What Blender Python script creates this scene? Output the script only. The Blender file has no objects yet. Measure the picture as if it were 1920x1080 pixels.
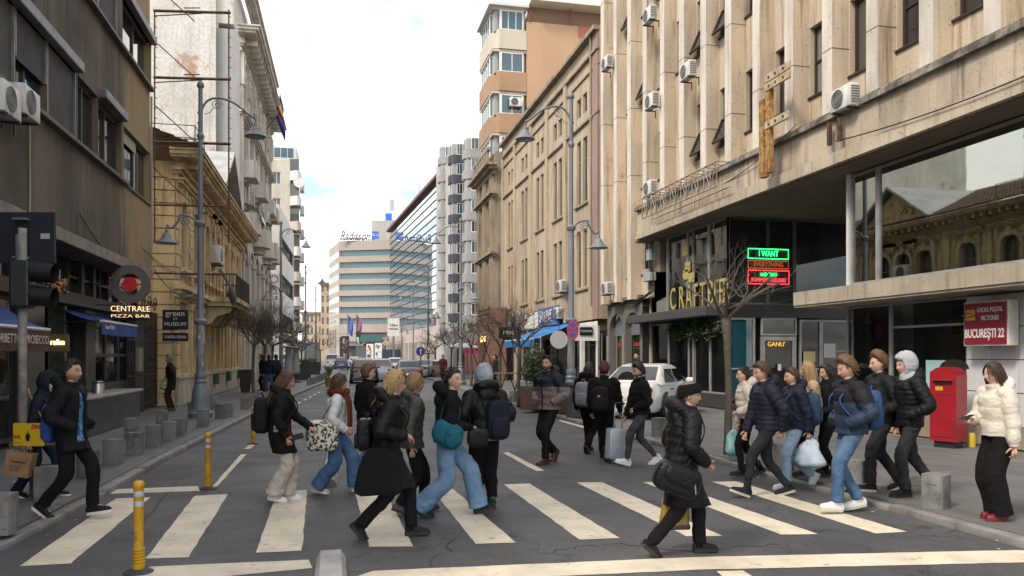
import bpy, bmesh, math, random
import numpy as np
from mathutils import Vector, Matrix, noise as mnoise
R = math.radians
rng = random.Random(7)
C = bpy.context.scene.collection
scene = bpy.context.scene

# ------------------------------------------------------------------ camera
F, H, HZ = 1500.0, 1.78, 666.0            # focal length and horizon in photo pixels, eye height in metres
TH = math.atan((960 - 625) / F)           # the lens is turned to the right of the street's direction
CT, ST = math.cos(TH), math.sin(TH)
camd = bpy.data.cameras.new('camera'); cam = bpy.data.objects.new('camera', camd); C.objects.link(cam)
camd.sensor_width = 36.0; camd.lens = 36.0 * F / 1920; camd.shift_y = (HZ - 540) / 1920
camd.clip_start = .1; camd.clip_end = 5000
cam.location = (0, 0, H); cam.rotation_euler = (R(90), 0, -TH)
scene.camera = cam

# ------------------------------------------------------------------ sky, sun, exposure
SUN_EL, SUN_AZ = 46, 238                  # azimuth clockwise from +Y (the street's direction)
world = bpy.data.worlds.new('World'); scene.world = world; world.use_nodes = True
wt = world.node_tree; wt.nodes.clear()
def wn(t, **k):
    n = wt.nodes.new(t)
    for a, b in k.items(): setattr(n, a, b)
    return n
sky = wn('ShaderNodeTexSky', sky_type='NISHITA', sun_disc=False, sun_elevation=R(SUN_EL), sun_rotation=R(SUN_AZ), altitude=80, air_density=1.0, dust_density=1.5, ozone_density=1.2)
tc = wn('ShaderNodeTexCoord')
sep = wn('ShaderNodeSeparateXYZ'); wt.links.new(tc.outputs['Generated'], sep.inputs[0])
def wm(op, a, b):
    n = wn('ShaderNodeMath', operation=op)
    for i, v in enumerate((a, b)):
        if isinstance(v, (int, float)): n.inputs[i].default_value = v
        else: wt.links.new(v, n.inputs[i])
    return n.outputs[0]
den = wm('ADD', wm('MAXIMUM', sep.outputs['Z'], 0.0), .22)
cmb = wn('ShaderNodeCombineXYZ'); wt.links.new(wm('DIVIDE', sep.outputs['X'], den), cmb.inputs[0]); wt.links.new(wm('DIVIDE', sep.outputs['Y'], den), cmb.inputs[1])
nz = wn('ShaderNodeTexNoise'); nz.inputs['Scale'].default_value = 2.1; nz.inputs['Detail'].default_value = 7; nz.inputs['Roughness'].default_value = .56
off = wn('ShaderNodeVectorMath', operation='ADD'); off.inputs[1].default_value = (3.1, .35, 0)
wt.links.new(cmb.outputs[0], off.inputs[0]); wt.links.new(off.outputs[0], nz.inputs['Vector'])
rp = wn('ShaderNodeValToRGB'); rp.color_ramp.elements[0].position = .36; rp.color_ramp.elements[1].position = .57
rp.color_ramp.elements[0].color = (.0, .0, .0, 1); rp.color_ramp.elements[1].color = (1, 1, 1, 1)
wt.links.new(nz.outputs['Fac'], rp.inputs[0])
mx = wn('ShaderNodeMix', data_type='RGBA'); wt.links.new(rp.outputs[0], mx.inputs['Factor'])
wt.links.new(sky.outputs[0], mx.inputs[6]); mx.inputs[7].default_value = (6.6, 6.3, 5.9, 1)
bg = wn('ShaderNodeBackground'); bg.inputs['Strength'].default_value = .15
wt.links.new(mx.outputs[2], bg.inputs['Color'])
wo = wn('ShaderNodeOutputWorld'); wt.links.new(bg.outputs[0], wo.inputs[0])
sund = bpy.data.lights.new('sun', 'SUN'); sund.energy = 1.5; sund.angle = R(11); sund.color = (1, .89, .74)
sun = bpy.data.objects.new('sun', sund); C.objects.link(sun)
sun.rotation_euler = (R(90 - SUN_EL), 0, R(180 - SUN_AZ))
vs = scene.view_settings
scene.display_settings.display_device = 'sRGB'
vs.view_transform = 'Standard'; vs.look = 'None'; vs.exposure = 1.15; vs.gamma = 1; vs.use_curve_mapping = False
scene.cycles.max_bounces = 8; scene.cycles.transparent_max_bounces = 12; scene.cycles.diffuse_bounces = 4; scene.cycles.glossy_bounces = 4
scene.cycles.caustics_reflective = False; scene.cycles.caustics_refractive = False

# ------------------------------------------------------------------ where a photo pixel lies in the place
def cam2w(xc, d, z=0.0): return Vector((xc * CT + d * ST, -xc * ST + d * CT, z))
def G(px, py, z=0.0):                      # point of the level z seen at the pixel
    d = F * (H - z) / (py - HZ); return cam2w((px - 960) / F * d, d, z)
def onX(px, X):                            # Y on the wall line X
    u = (px - 960) / F; d = X / (u * CT + ST); return d * (CT - u * ST)
def depth(X, Y): return X * ST + Y * CT
def Zof(py, d): return H - (py - HZ) * d / F

# ------------------------------------------------------------------ object bookkeeping
def link(o, parent=None):
    C.objects.link(o)
    if parent: o.parent = parent
    return o
def tag(o, label=None, cat=None, group=None, kind=None):
    for k, v in (('label', label), ('category', cat), ('group', group), ('kind', kind)):
        if v: o[k] = v
    return o
def empty(name, loc=(0, 0, 0), rz=0.0, label=None, cat=None, group=None, parent=None):
    o = bpy.data.objects.new(name, None); link(o, parent); o.location = loc; o.rotation_euler.z = rz; o.empty_display_size = .1
    return tag(o, label, cat, group)
KIDS = {}
def dup(o, parent=None, loc=None, rz=None, label=None, group=None):
    c = o.copy(); link(c)
    if parent: c.parent = parent
    if loc is not None: c.location = loc
    if rz is not None: c.rotation_euler.z = rz
    if label: c['label'] = label
    if group: c['group'] = group
    for ch in o.children[:]: dup(ch, c)
    return c
def inst(name, mesh, loc=(0, 0, 0), parent=None, rz=0.0, scale=None, rot=None):
    o = bpy.data.objects.new(name, mesh); link(o, parent); o.location = loc
    o.rotation_euler = rot if rot else (0, 0, rz)
    if scale: o.scale = scale
    return o

# ------------------------------------------------------------------ mesh builder
class MB:
    def __init__(s): s.v = []; s.f = []; s.m = []; s.mi = 0; s.T = None
    def add(s, vs_, fs_):
        b = len(s.v)
        if s.T is not None: vs_ = [s.T @ Vector(p) for p in vs_]
        s.v.extend([tuple(p) for p in vs_])
        for f in fs_: s.f.append(tuple(b + i for i in f)); s.m.append(s.mi)
        return s
    def box(s, x0, x1, y0, y1, z0, z1):
        if x0 > x1: x0, x1 = x1, x0
        if y0 > y1: y0, y1 = y1, y0
        if z0 > z1: z0, z1 = z1, z0
        return s.add([(x0,y0,z0),(x1,y0,z0),(x1,y1,z0),(x0,y1,z0),(x0,y0,z1),(x1,y0,z1),(x1,y1,z1),(x0,y1,z1)],
              [(0,3,2,1),(4,5,6,7),(0,1,5,4),(1,2,6,5),(2,3,7,6),(3,0,4,7)])
    def cbox(s, x0, x1, y0, y1, z0, z1, c=.01):      # box with chamfered edges
        bm = bmesh.new(); bmesh.ops.create_cube(bm, size=1)
        for v in bm.verts: v.co = Vector(((x0+x1)/2 + v.co.x*(x1-x0), (y0+y1)/2 + v.co.y*(y1-y0), (z0+z1)/2 + v.co.z*(z1-z0)))
        bmesh.ops.bevel(bm, geom=bm.edges[:], offset=c, segments=2, profile=.5, affect='EDGES')
        return s.bm(bm)
    def bm(s, bm):
        bm.verts.index_update()
        s.add([v.co.copy() for v in bm.verts], [[v.index for v in f.verts] for f in bm.faces]); bm.free(); return s
    def prism(s, pts, a, b, axis='z'):               # polygon (anticlockwise) pushed from a to b
        n = len(pts)
        def P(p, h): return {'z': (p[0], p[1], h), 'y': (p[0], h, p[1]), 'x': (h, p[0], p[1])}[axis]
        fl = (axis == 'y')
        fs = [tuple(range(n))[::-1], tuple(range(n, 2*n))] + [(i, (i+1) % n, n+(i+1) % n, n+i) for i in range(n)]
        if fl: fs = [f[::-1] for f in fs]
        return s.add([P(p, a) for p in pts] + [P(p, b) for p in pts], fs)
    def tube(s, pts, r, n=8, cap=True, ell=None):
        pts = [Vector(p) for p in pts]; k = len(pts); rs = r if hasattr(r, '__len__') else [r]*k
        T = [(pts[min(i+1, k-1)] - pts[max(i-1, 0)]).normalized() for i in range(k)]
        ref = Vector((0, 0, 1)) if abs(T[0].z) < .9 else Vector((1, 0, 0))
        nrm = T[0].cross(ref).normalized(); vs_ = []
        for i in range(k):
            nrm = (nrm - T[i] * nrm.dot(T[i]))
            nrm = nrm.normalized() if nrm.length > 1e-6 else T[i].orthogonal().normalized()
            bn = T[i].cross(nrm); ra = rs[i]; rb = ra if ell is None else ra * ell
            for j in range(n):
                a = 2*math.pi*j/n; vs_.append(pts[i] + nrm*(ra*math.cos(a)) + bn*(rb*math.sin(a)))
        fs = [(i*n+j, i*n+(j+1) % n, (i+1)*n+(j+1) % n, (i+1)*n+j) for i in range(k-1) for j in range(n)]
        if cap: fs += [tuple(range(n))[::-1], tuple(range((k-1)*n, k*n))]
        return s.add(vs_, fs)
    def lathe(s, prof, n=16, c=(0, 0, 0), a0=0, cap=True):     # prof: (radius, z) from the bottom up
        vs_ = [(c[0]+r*math.cos(2*math.pi*j/n+a0), c[1]+r*math.sin(2*math.pi*j/n+a0), c[2]+z) for r, z in prof for j in range(n)]
        k = len(prof); fs = [(i*n+j, i*n+(j+1) % n, (i+1)*n+(j+1) % n, (i+1)*n+j) for i in range(k-1) for j in range(n)]
        if cap: fs += [tuple(range(n))[::-1], tuple(range((k-1)*n, k*n))]
        return s.add(vs_, fs)
    def ball(s, c, r, n=10, m=7):
        r = r if hasattr(r, '__len__') else (r, r, r); vs_ = [(c[0], c[1], c[2]-r[2])]
        for i in range(1, m):
            t = math.pi*i/m
            vs_ += [(c[0]+r[0]*math.sin(t)*math.cos(2*math.pi*j/n), c[1]+r[1]*math.sin(t)*math.sin(2*math.pi*j/n), c[2]-r[2]*math.cos(t)) for j in range(n)]
        vs_.append((c[0], c[1], c[2]+r[2])); L = len(vs_)-1
        fs = [(0, 1+(j+1) % n, 1+j) for j in range(n)] + [(L, L-n+j, L-n+(j+1) % n) for j in range(n)]
        fs += [(1+i*n+j, 1+i*n+(j+1) % n, 1+(i+1)*n+(j+1) % n, 1+(i+1)*n+j) for i in range(m-2) for j in range(n)]
        return s.add(vs_, fs)
    def grid(s, fn, nu, nv, wrap=False):             # fn(u, v) -> point, u and v in 0..1
        vs_ = [fn(i/nu, j/nv) for j in range(nv+1) for i in range(nu+1)]; w = nu+1
        return s.add(vs_, [(j*w+i, j*w+i+1, (j+1)*w+i+1, (j+1)*w+i) for j in range(nv) for i in range(nu)])
    def plate(s, holes, x0, x1, z0, z1, y=0.0, rev=.25, back=False):   # wall plane at y with rectangular holes and reveals of depth rev (+y is inwards)
        xs = sorted({x0, x1, *[h[0] for h in holes], *[h[1] for h in holes]}); zs = sorted({z0, z1, *[h[2] for h in holes], *[h[3] for h in holes]})
        xs = [x for x in xs if x0-1e-6 <= x <= x1+1e-6]; zs = [z for z in zs if z0-1e-6 <= z <= z1+1e-6]
        def hole(a, b): return any(h[0]-1e-6 <= a and b[0] <= h[1]+1e-6 and h[2]-1e-6 <= b[1] and b[2] <= h[3]+1e-6 for h in holes)
        for j in range(len(zs)-1):
            i = 0
            while i < len(xs)-1:
                if hole(xs[i], (xs[i+1], zs[j], zs[j+1])): i += 1; continue
                k = i
                while k < len(xs)-1 and not hole(xs[k], (xs[k+1], zs[j], zs[j+1])): k += 1
                s.add([(xs[i], y, zs[j]), (xs[k], y, zs[j]), (xs[k], y, zs[j+1]), (xs[i], y, zs[j+1])], [(0, 1, 2, 3)]); i = k
        for a, b, c, d in holes:
            if rev:
                s.add([(a,y,c),(b,y,c),(b,y,d),(a,y,d),(a,y+rev,c),(b,y+rev,c),(b,y+rev,d),(a,y+rev,d)], [(0,4,5,1),(1,5,6,2),(2,6,7,3),(3,7,4,0)])
        return s
    def mesh(s, name, mats, smooth=False, ang=None):
        me = bpy.data.meshes.new(name); me.from_pydata(s.v, [], s.f)
        for m in (mats if isinstance(mats, (list, tuple)) else [mats]): me.materials.append(m)
        if any(s.m): me.polygons.foreach_set('material_index', s.m)
        if smooth or ang: me.polygons.foreach_set('use_smooth', [True]*len(s.f))
        me.update()
        if ang: me.set_sharp_from_angle(angle=R(ang))
        return me
    def build(s, name, mats, parent=None, loc=(0, 0, 0), rz=0.0, smooth=False, ang=None):
        return inst(name, s.mesh(name, mats, smooth, ang), loc, parent, rz)
def box(name, mat, parent, x0, x1, y0, y1, z0, z1, c=0):
    m = MB(); m.cbox(x0, x1, y0, y1, z0, z1, c) if c else m.box(x0, x1, y0, y1, z0, z1)
    return m.build(name, mat, parent)
def text(name, body, mat, parent, loc, size, rot=(R(90), 0, 0), align='CENTER', ext=.004, width=None, shear=0, bold=0, space=1.0):
    cu = bpy.data.curves.new(name, 'FONT'); cu.body = body; cu.size = size; cu.align_x = align; cu.align_y = 'CENTER'; cu.extrude = ext; cu.shear = shear; cu.offset = bold; cu.space_character = space; cu.resolution_u = 4
    t = bpy.data.objects.new('tmp', cu); me = bpy.data.meshes.new_from_object(t); bpy.data.objects.remove(t); bpy.data.curves.remove(cu)
    me.name = name; me.materials.clear(); me.materials.append(mat)
    o = inst(name, me, loc, parent, rot=rot)
    if width:
        xs = [v.co.x for v in me.vertices]
        if xs: o.scale.x = width/max(.001, max(xs)-min(xs))
    return o

# ------------------------------------------------------------------ materials
def mk(name):
    m = bpy.data.materials.new(name); m.use_nodes = True; return m, m.node_tree, m.node_tree.nodes['Principled BSDF']
def nd(t, ty, **k):
    n = t.nodes.new(ty)
    for a, b in k.items():
        if a in n.inputs: n.inputs[a].default_value = b
        else: setattr(n, a, b)
    return n
def rgba(c): return (c[0], c[1], c[2], 1)
MC = {}
def M(name, col, rough=.6, col2=None, scale=2.0, lo=.4, hi=.65, streak=0, grain=.15, gscale=60, bump=.15, bscale=None, metal=0, rnd=0, spec=.5, coat=0, obj=False, sheen=0, stain=None, sscale=.7, slo=.5, shi=.7, det=6, drip=None):
    if name in MC: return MC[name]
    m, t, b = mk(name); L = t.links.new
    geo = nd(t, 'ShaderNodeTexCoord').outputs['Object'] if obj else nd(t, 'ShaderNodeNewGeometry').outputs['Position']
    def noise(sc, vec=geo, detail=det, rough_=.6, st_=0):
        n = nd(t, 'ShaderNodeTexNoise', Scale=sc, Detail=detail, Roughness=rough_)
        if st_:
            mp = nd(t, 'ShaderNodeMapping'); mp.inputs['Scale'].default_value = (1, 1, st_); L(vec, mp.inputs['Vector']); vec = mp.outputs[0]
        L(vec, n.inputs['Vector']); return n.outputs['Fac']
    def ramp(fac, a, c):
        r = nd(t, 'ShaderNodeMapRange'); r.inputs['From Min'].default_value = a; r.inputs['From Max'].default_value = c; L(fac, r.inputs['Value']); return r.outputs[0]
    def mix(fac, a, c, blend='MIX'):
        x = nd(t, 'ShaderNodeMix', data_type='RGBA', blend_type=blend)
        for sl, v in ((0, fac), (6, a), (7, c)):
            if isinstance(v, (tuple, float, int)): x.inputs[sl].default_value = rgba(v) if isinstance(v, tuple) else v
            else: L(v, x.inputs[sl])
        return x.outputs[2]
    cur = tuple(col)
    if col2: cur = mix(ramp(noise(scale, st_=streak), lo, hi), cur, tuple(col2))
    if stain: cur = mix(ramp(noise(sscale), slo, shi), cur, tuple(stain))
    if drip:
        cur = mix(ramp(noise(4.5, detail=5, st_=.07), .52, .70), cur, tuple(drip)); cur = mix(ramp(noise(16, detail=4, rough_=.75), .61, .67), cur, tuple(v*.55 for v in drip))
    if grain:
        g = ramp(noise(gscale, detail=3), .25, .75); lo_, hi_ = 1-grain, 1+grain
        mr = nd(t, 'ShaderNodeMapRange'); mr.inputs['To Min'].default_value = lo_; mr.inputs['To Max'].default_value = hi_; L(g, mr.inputs['Value'])
        vm = nd(t, 'ShaderNodeVectorMath', operation='SCALE'); L(mr.outputs[0], vm.inputs['Scale'])
        if isinstance(cur, tuple): vm.inputs[0].default_value = cur
        else: L(cur, vm.inputs[0])
        cur = vm.outputs[0]
    if rnd:
        oi = nd(t, 'ShaderNodeObjectInfo'); mr = nd(t, 'ShaderNodeMapRange'); mr.inputs['To Min'].default_value = 1-rnd; mr.inputs['To Max'].default_value = 1+rnd; L(oi.outputs['Random'], mr.inputs['Value'])
        vm = nd(t, 'ShaderNodeVectorMath', operation='SCALE'); L(mr.outputs[0], vm.inputs['Scale'])
        if isinstance(cur, tuple): vm.inputs[0].default_value = cur
        else: L(cur, vm.inputs[0])
        cur = vm.outputs[0]
    if isinstance(cur, tuple): b.inputs['Base Color'].default_value = rgba(cur)
    else: L(cur, b.inputs['Base Color'])
    b.inputs['Roughness'].default_value = rough; b.inputs['Metallic'].default_value = metal; b.inputs['Specular IOR Level'].default_value = spec; b.inputs['Coat Weight'].default_value = coat
    if coat: b.inputs['Coat Roughness'].default_value = .06
    if sheen: b.inputs['Sheen Weight'].default_value = sheen
    if bump:
        bp = nd(t, 'ShaderNodeBump', Strength=bump, Distance=.02); L(noise(bscale or gscale, detail=5), bp.inputs['Height']); L(bp.outputs[0], b.inputs['Normal'])
    MC[name] = m; return m
def glass(name, tint=(.02, .025, .03), trans=0.0, rough=.02, ior=1.75, wav=.0, metal=0.0):
    if name in MC: return MC[name]
    m, t, b = mk(name); L = t.links.new
    b.inputs['Base Color'].default_value = rgba(tint); b.inputs['Roughness'].default_value = rough; b.inputs['IOR'].default_value = ior; b.inputs['Metallic'].default_value = metal
    if wav:
        n = nd(t, 'ShaderNodeTexNoise', Scale=.9, Detail=1.0); L(nd(t, 'ShaderNodeNewGeometry').outputs['Position'], n.inputs['Vector'])
        bp = nd(t, 'ShaderNodeBump', Strength=wav, Distance=.05); L(n.outputs['Fac'], bp.inputs['Height']); L(bp.outputs[0], b.inputs['Normal'])
    if trans:
        tr = nd(t, 'ShaderNodeBsdfTransparent'); tr.inputs[0].default_value = (.75, .82, .8, 1)
        fr = nd(t, 'ShaderNodeFresnel', IOR=ior); inv = nd(t, 'ShaderNodeMath', operation='SUBTRACT'); inv.inputs[0].default_value = 1; L(fr.outputs[0], inv.inputs[1])
        mu = nd(t, 'ShaderNodeMath', operation='MULTIPLY'); L(inv.outputs[0], mu.inputs[0]); mu.inputs[1].default_value = trans
        mxs = nd(t, 'ShaderNodeMixShader'); L(mu.outputs[0], mxs.inputs[0]); L(b.outputs[0], mxs.inputs[1]); L(tr.outputs[0], mxs.inputs[2])
        L(mxs.outputs[0], t.nodes['Material Output'].inputs['Surface'])
    MC[name] = m; return m
def glow(name, col, st_=3.0):
    if name in MC: return MC[name]
    m, t, b = mk(name); b.inputs['Base Color'].default_value = rgba(col); b.inputs['Emission Color'].default_value = rgba(col); b.inputs['Emission Strength'].default_value = st_
    MC[name] = m; return m
def plain(name, col, rough=.5, metal=0, grain=.12, **k): return M(name, col, rough, metal=metal, grain=grain, bump=k.pop('bump', .05), **k)
metal_grey = M('lamp_grey', (.175, .19, .215), .5, (.12, .135, .155), 3, streak=.3, metal=.1)
dark_metal = plain('dark_metal', (.018, .019, .021), .45)
black_paint = plain('black_paint', (.012, .012, .014), .4)
white_plastic = M('white_plastic', (.62, .62, .59), .45, (.42, .41, .37), 5, streak=.3)
white_paint = M('white_paint', (.72, .72, .69), .5, (.6, .59, .55), 2)
steel = plain('steel', (.45, .46, .48), .35, .9)
GL = glass('window_glass', (.018, .022, .025))
GLK = glass('curtained_glass', (.20, .19, .165)); GLK2 = glass('half_lit_glass', (.07, .068, .06))
GLB = glass('blue_window_glass', (.02, .07, .095), ior=1.7)
rust = M('rust', (.045, .028, .02), .8, (.14, .06, .025), 9, .45, .62, bump=.3)
# ------------------------------------------------------------------ ground, road, kerbs, pavements, markings
asph, t_, b_ = mk('asphalt'); L_ = t_.links.new
pos = nd(t_, 'ShaderNodeNewGeometry').outputs['Position']
def nz_(sc, d=4, r=.6):
    n = nd(t_, 'ShaderNodeTexNoise', Scale=sc, Detail=d, Roughness=r); L_(pos, n.inputs['Vector']); return n.outputs['Fac']
def mr_(f, a, b, c=0, d=1):
    n = nd(t_, 'ShaderNodeMapRange'); L_(f, n.inputs[0])
    for i, v in enumerate((a, b, c, d)): n.inputs[1+i].default_value = v
    return n.outputs[0]
vor = nd(t_, 'ShaderNodeTexVoronoi', Scale=95); L_(pos, vor.inputs['Vector'])
sp = nd(t_, 'ShaderNodeSeparateColor'); L_(vor.outputs['Color'], sp.inputs[0])
big = mr_(nz_(.55, 5), .3, .7, .70, 1.30); spk = mr_(sp.outputs[0], 0, 1, .62, 1.45)
patch = mr_(nz_(2.3, 6, .7), .35, .7, .88, 1.12)
def mul(a, b):
    n = nd(t_, 'ShaderNodeMath', operation='MULTIPLY'); L_(a, n.inputs[0]); L_(b, n.inputs[1]); return n.outputs[0]
# fine cracks
wv = nd(t_, 'ShaderNodeTexVoronoi', feature='DISTANCE_TO_EDGE', Scale=.42)
wob = nd(t_, 'ShaderNodeTexNoise', Scale=2.2, Detail=6); L_(pos, wob.inputs['Vector'])
wa = nd(t_, 'ShaderNodeVectorMath', operation='SCALE'); wa.inputs['Scale'].default_value = .8; L_(wob.outputs['Color'], wa.inputs[0])
wb = nd(t_, 'ShaderNodeVectorMath', operation='ADD'); L_(pos, wb.inputs[0]); L_(wa.outputs[0], wb.inputs[1]); L_(wb.outputs[0], wv.inputs['Vector'])
crk = mr_(wv.outputs['Distance'], 0, .008, .5, 1)
f_ = mul(mul(mul(big, spk), patch), crk)
cm = nd(t_, 'ShaderNodeVectorMath', operation='SCALE'); cm.inputs[0].default_value = (.062, .0637, .0675); L_(f_, cm.inputs['Scale'])
L_(cm.outputs[0], b_.inputs['Base Color'])
L_(mr_(nz_(.9, 5), .3, .7, .52, .78), b_.inputs['Roughness'])
bp_ = nd(t_, 'ShaderNodeBump', Strength=.5, Distance=.006); L_(sp.outputs[1], bp_.inputs['Height']); L_(bp_.outputs[0], b_.inputs['Normal'])
paint_road, t_, b_ = mk('road_paint'); L_ = t_.links.new
pos = nd(t_, 'ShaderNodeNewGeometry').outputs['Position']
vor = nd(t_, 'ShaderNodeTexVoronoi', Scale=90); L_(pos, vor.inputs['Vector']); sp = nd(t_, 'ShaderNodeSeparateColor'); L_(vor.outputs['Color'], sp.inputs[0])
mixp = nd(t_, 'ShaderNodeMix', data_type='RGBA'); mixp.inputs[6].default_value = (.62, .555, .43, 1); mixp.inputs[7].default_value = (.44, .395, .31, 1); L_(mr_(nz_(2.0, 6, .7), .42, .72), mixp.inputs[0])
mixq = nd(t_, 'ShaderNodeMix', data_type='RGBA'); L_(mixp.outputs[2], mixq.inputs[6]); mixq.inputs[7].default_value = (.09, .085, .08, 1)
wear = nd(t_, 'ShaderNodeMath', operation='ADD'); L_(mr_(nz_(7, 8, .75), .575, .67), wear.inputs[0])
w2 = nd(t_, 'ShaderNodeMath', operation='MULTIPLY'); L_(mr_(nz_(34, 4, .7), .62, .72), w2.inputs[0]); w2.inputs[1].default_value = .55; L_(w2.outputs[0], wear.inputs[1])
w3 = nd(t_, 'ShaderNodeMath', operation='MULTIPLY', use_clamp=True); L_(wear.outputs[0], w3.inputs[0]); w3.inputs[1].default_value = .75
L_(w3.outputs[0], mixq.inputs[0]); L_(mixq.outputs[2], b_.inputs['Base Color']); b_.inputs['Roughness'].default_value = .65
bp_ = nd(t_, 'ShaderNodeBump', Strength=.25, Distance=.004); L_(sp.outputs[1], bp_.inputs['Height']); L_(bp_.outputs[0], b_.inputs['Normal'])

slab_mat = M('paving_stone', (.135, .133, .132), .62, (.10, .099, .099), 1.6, grain=.22, gscale=120, rnd=.10, stain=(.075, .073, .07), sscale=1.1, slo=.6, shi=.8)
slab_left = M('paving_stone_left', (.115, .117, .122), .62, (.085, .087, .092), 1.2, grain=.2, gscale=110, rnd=.07, stain=(.07, .07, .07), sscale=.8, slo=.6, shi=.8)
kerb_mat = M('kerb_granite', (.215, .208, .20), .7, (.14, .135, .13), 4, grain=.25, gscale=140, rnd=.12)
bed_mat = M('joint_mortar', (.055, .053, .05), .9)
ground = MB(); ground.box(-500, 600, -60, 900, -1.2, -.03); tag(ground.build('ground', M('earth', (.07, .068, .065), .9)), kind='structure')
def kerbX(side, Y):                         # the two kerb lines; the street bends a little to the right in the distance
    if side < 0:
        return np.interp(Y, [-20, 5, 8, 11, 14, 20, 30, 55, 110, 230], [-3.1, -3.07, -2.95, -2.8, -2.75, -2.5, -2.04, -.35, 1.3, 4.0])
    return np.interp(Y, [-20, 6, 30, 60, 110, 230], [6.2, 6.2, 6.15, 6.9, 8.6, 12.5])
Ys = [-20, -10, -4, 0, 5, 8, 11, 14, 17, 20, 25, 30, 40, 55, 80, 110, 150, 190, 230]
road = MB()
for a, b in zip(Ys[:-1], Ys[1:]):
    n = 4
    for i in range(n):
        f0, f1 = i/n, (i+1)/n
        def pt(Y, f): return (kerbX(-1, Y) + (kerbX(1, Y)-kerbX(-1, Y))*f, Y, 0)
        road.add([pt(a, f0), pt(a, f1), pt(b, f1), pt(b, f0)], [(0, 1, 2, 3)])
road.add([(-60, 230, -.001), (60, 230, -.001), (60, 245, -.001), (-60, 245, -.001)], [(0, 1, 2, 3)])
road = tag(road.build('road', asph), kind='structure')
mk_lines = empty('crosswalk'); mk_lines['kind'] = 'structure'
def ragged(pts, step=.16, amp=.006):
    out = []
    for i, p in enumerate(pts):
        q = pts[(i+1) % len(pts)]; n = max(1, int((Vector(q)-Vector(p)).length/step))
        for k in range(n):
            w = Vector(p).lerp(Vector(q), k/n)
            out.append((w.x + rng.uniform(-amp, amp), w.y + rng.uniform(-amp, amp)))
    return out
def stripe(name, px, parent, z=.004):
    pts = ragged([tuple(G(*p).xy) for p in px][::-1])
    area = sum(pts[i][0]*pts[(i+1) % len(pts)][1] - pts[(i+1) % len(pts)][0]*pts[i][1] for i in range(len(pts)))
    if area < 0: pts = pts[::-1]
    m = MB(); m.add([(x, y, z) for x, y in pts], [tuple(range(len(pts)))]); return m.build(name, paint_road, parent)
for q in ([(217,935),(282,933),(133,1057),(38,1062)], [(365,930),(428,927),(353,1046),(273,1048)], [(520,923),(576,919),(566,1033),(480,1037)], [(666,924),(722,922),(774,1025),(693,1026)],
          [(807,914),(843,912),(968,1018),(893,1020.5)], [(944,908.6),(992,907),(1162,1009.6),(1087,1012.5)], [(1080,905),(1129,904.6),(1354,1005.6),(1287,1006)],
          [(1206,904.7),(1243,903),(1534,1002),(1464,1003)], [(1335,903.6),(1380,903),(1702,998),(1640.6,1000.7)]): stripe('zebra_stripe', q, mk_lines)
rm = empty('road_marking'); rm['kind'] = 'structure'
stripe('stop_line', [(660,1085),(700,1071),(1310,1045),(1905,1032),(1960,1034),(1925,1055),(1310,1069),(1000,1083)], rm)
stripe('stop_line', [(240,1085),(285,1063),(580,1050),(585,1066),(330,1090)], rm)
stripe('stop_line', [(186,919),(370,912),(375,921),(182,927)], rm)
stripe('edge_line', [(1344,1072),(1394,1071),(1500,1140),(1420,1140)], rm, .0055)
for q in ([(396,915),(409,911),(462,852),(452,852)], [(457,842),(470,832),(481,832),(469,842)], [(944,850),(953,848),(1021,883),(1006,884)], [(1046,789),(1052,788),(1120,806),(1113,808)]): stripe('lane_line', q, rm)
for i in range(9):
    Y = 22 + i*2.1; X = .75 + kerbX(-1, Y)
    stripe_ = MB(); stripe_.add([(X-.05, Y, .004), (X+.05, Y, .004), (X+.05+.03, Y+1.1, .004), (X-.05+.03, Y+1.1, .004)], [(0, 1, 2, 3)]); stripe_.build('lane_dash', paint_road, rm)
# kerbs: one stone after the other
KH = .095
ks = MB(); ks.cbox(-.075, .075, 0, .985, -.02, KH, .014); ks = ks.mesh('kerb_stone', kerb_mat, ang=40)
for side in (-1, 1):
    kb = empty('kerb'); kb['kind'] = 'structure'
    Y = -4.0
    while Y < 95:
        x0, x1 = kerbX(side, Y), kerbX(side, Y+1)
        drop = -.045 if (7.0 < Y < 10.6 and side > 0) or (6.6 < Y < 10.2 and side < 0) else (-.02 if 5 < Y < 12.2 else 0)
        o = inst('kerb_stone', ks, (x0 + side*.075, Y, drop + rng.uniform(-.004, .004)), kb, -math.atan(x1-x0)); Y += 1.0
    m = MB()
    for a, b in zip(range(95, 225, 10), range(105, 235, 10)):
        xa, xb = kerbX(side, a), kerbX(side, b); lo_, hi_ = (min(0, side*.15), max(0, side*.15))
        m.add([(xa+lo_, a, KH), (xa+hi_, a, KH), (xb+hi_, b, KH), (xb+lo_, b, KH), (xa+(lo_ if side > 0 else hi_), a, 0), (xb+(lo_ if side > 0 else hi_), b, 0)], [(0, 1, 2, 3), (0, 3, 5, 4) if side > 0 else (1, 4, 5, 2)])
    m.build('far_kerb', kerb_mat, kb)
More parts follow.
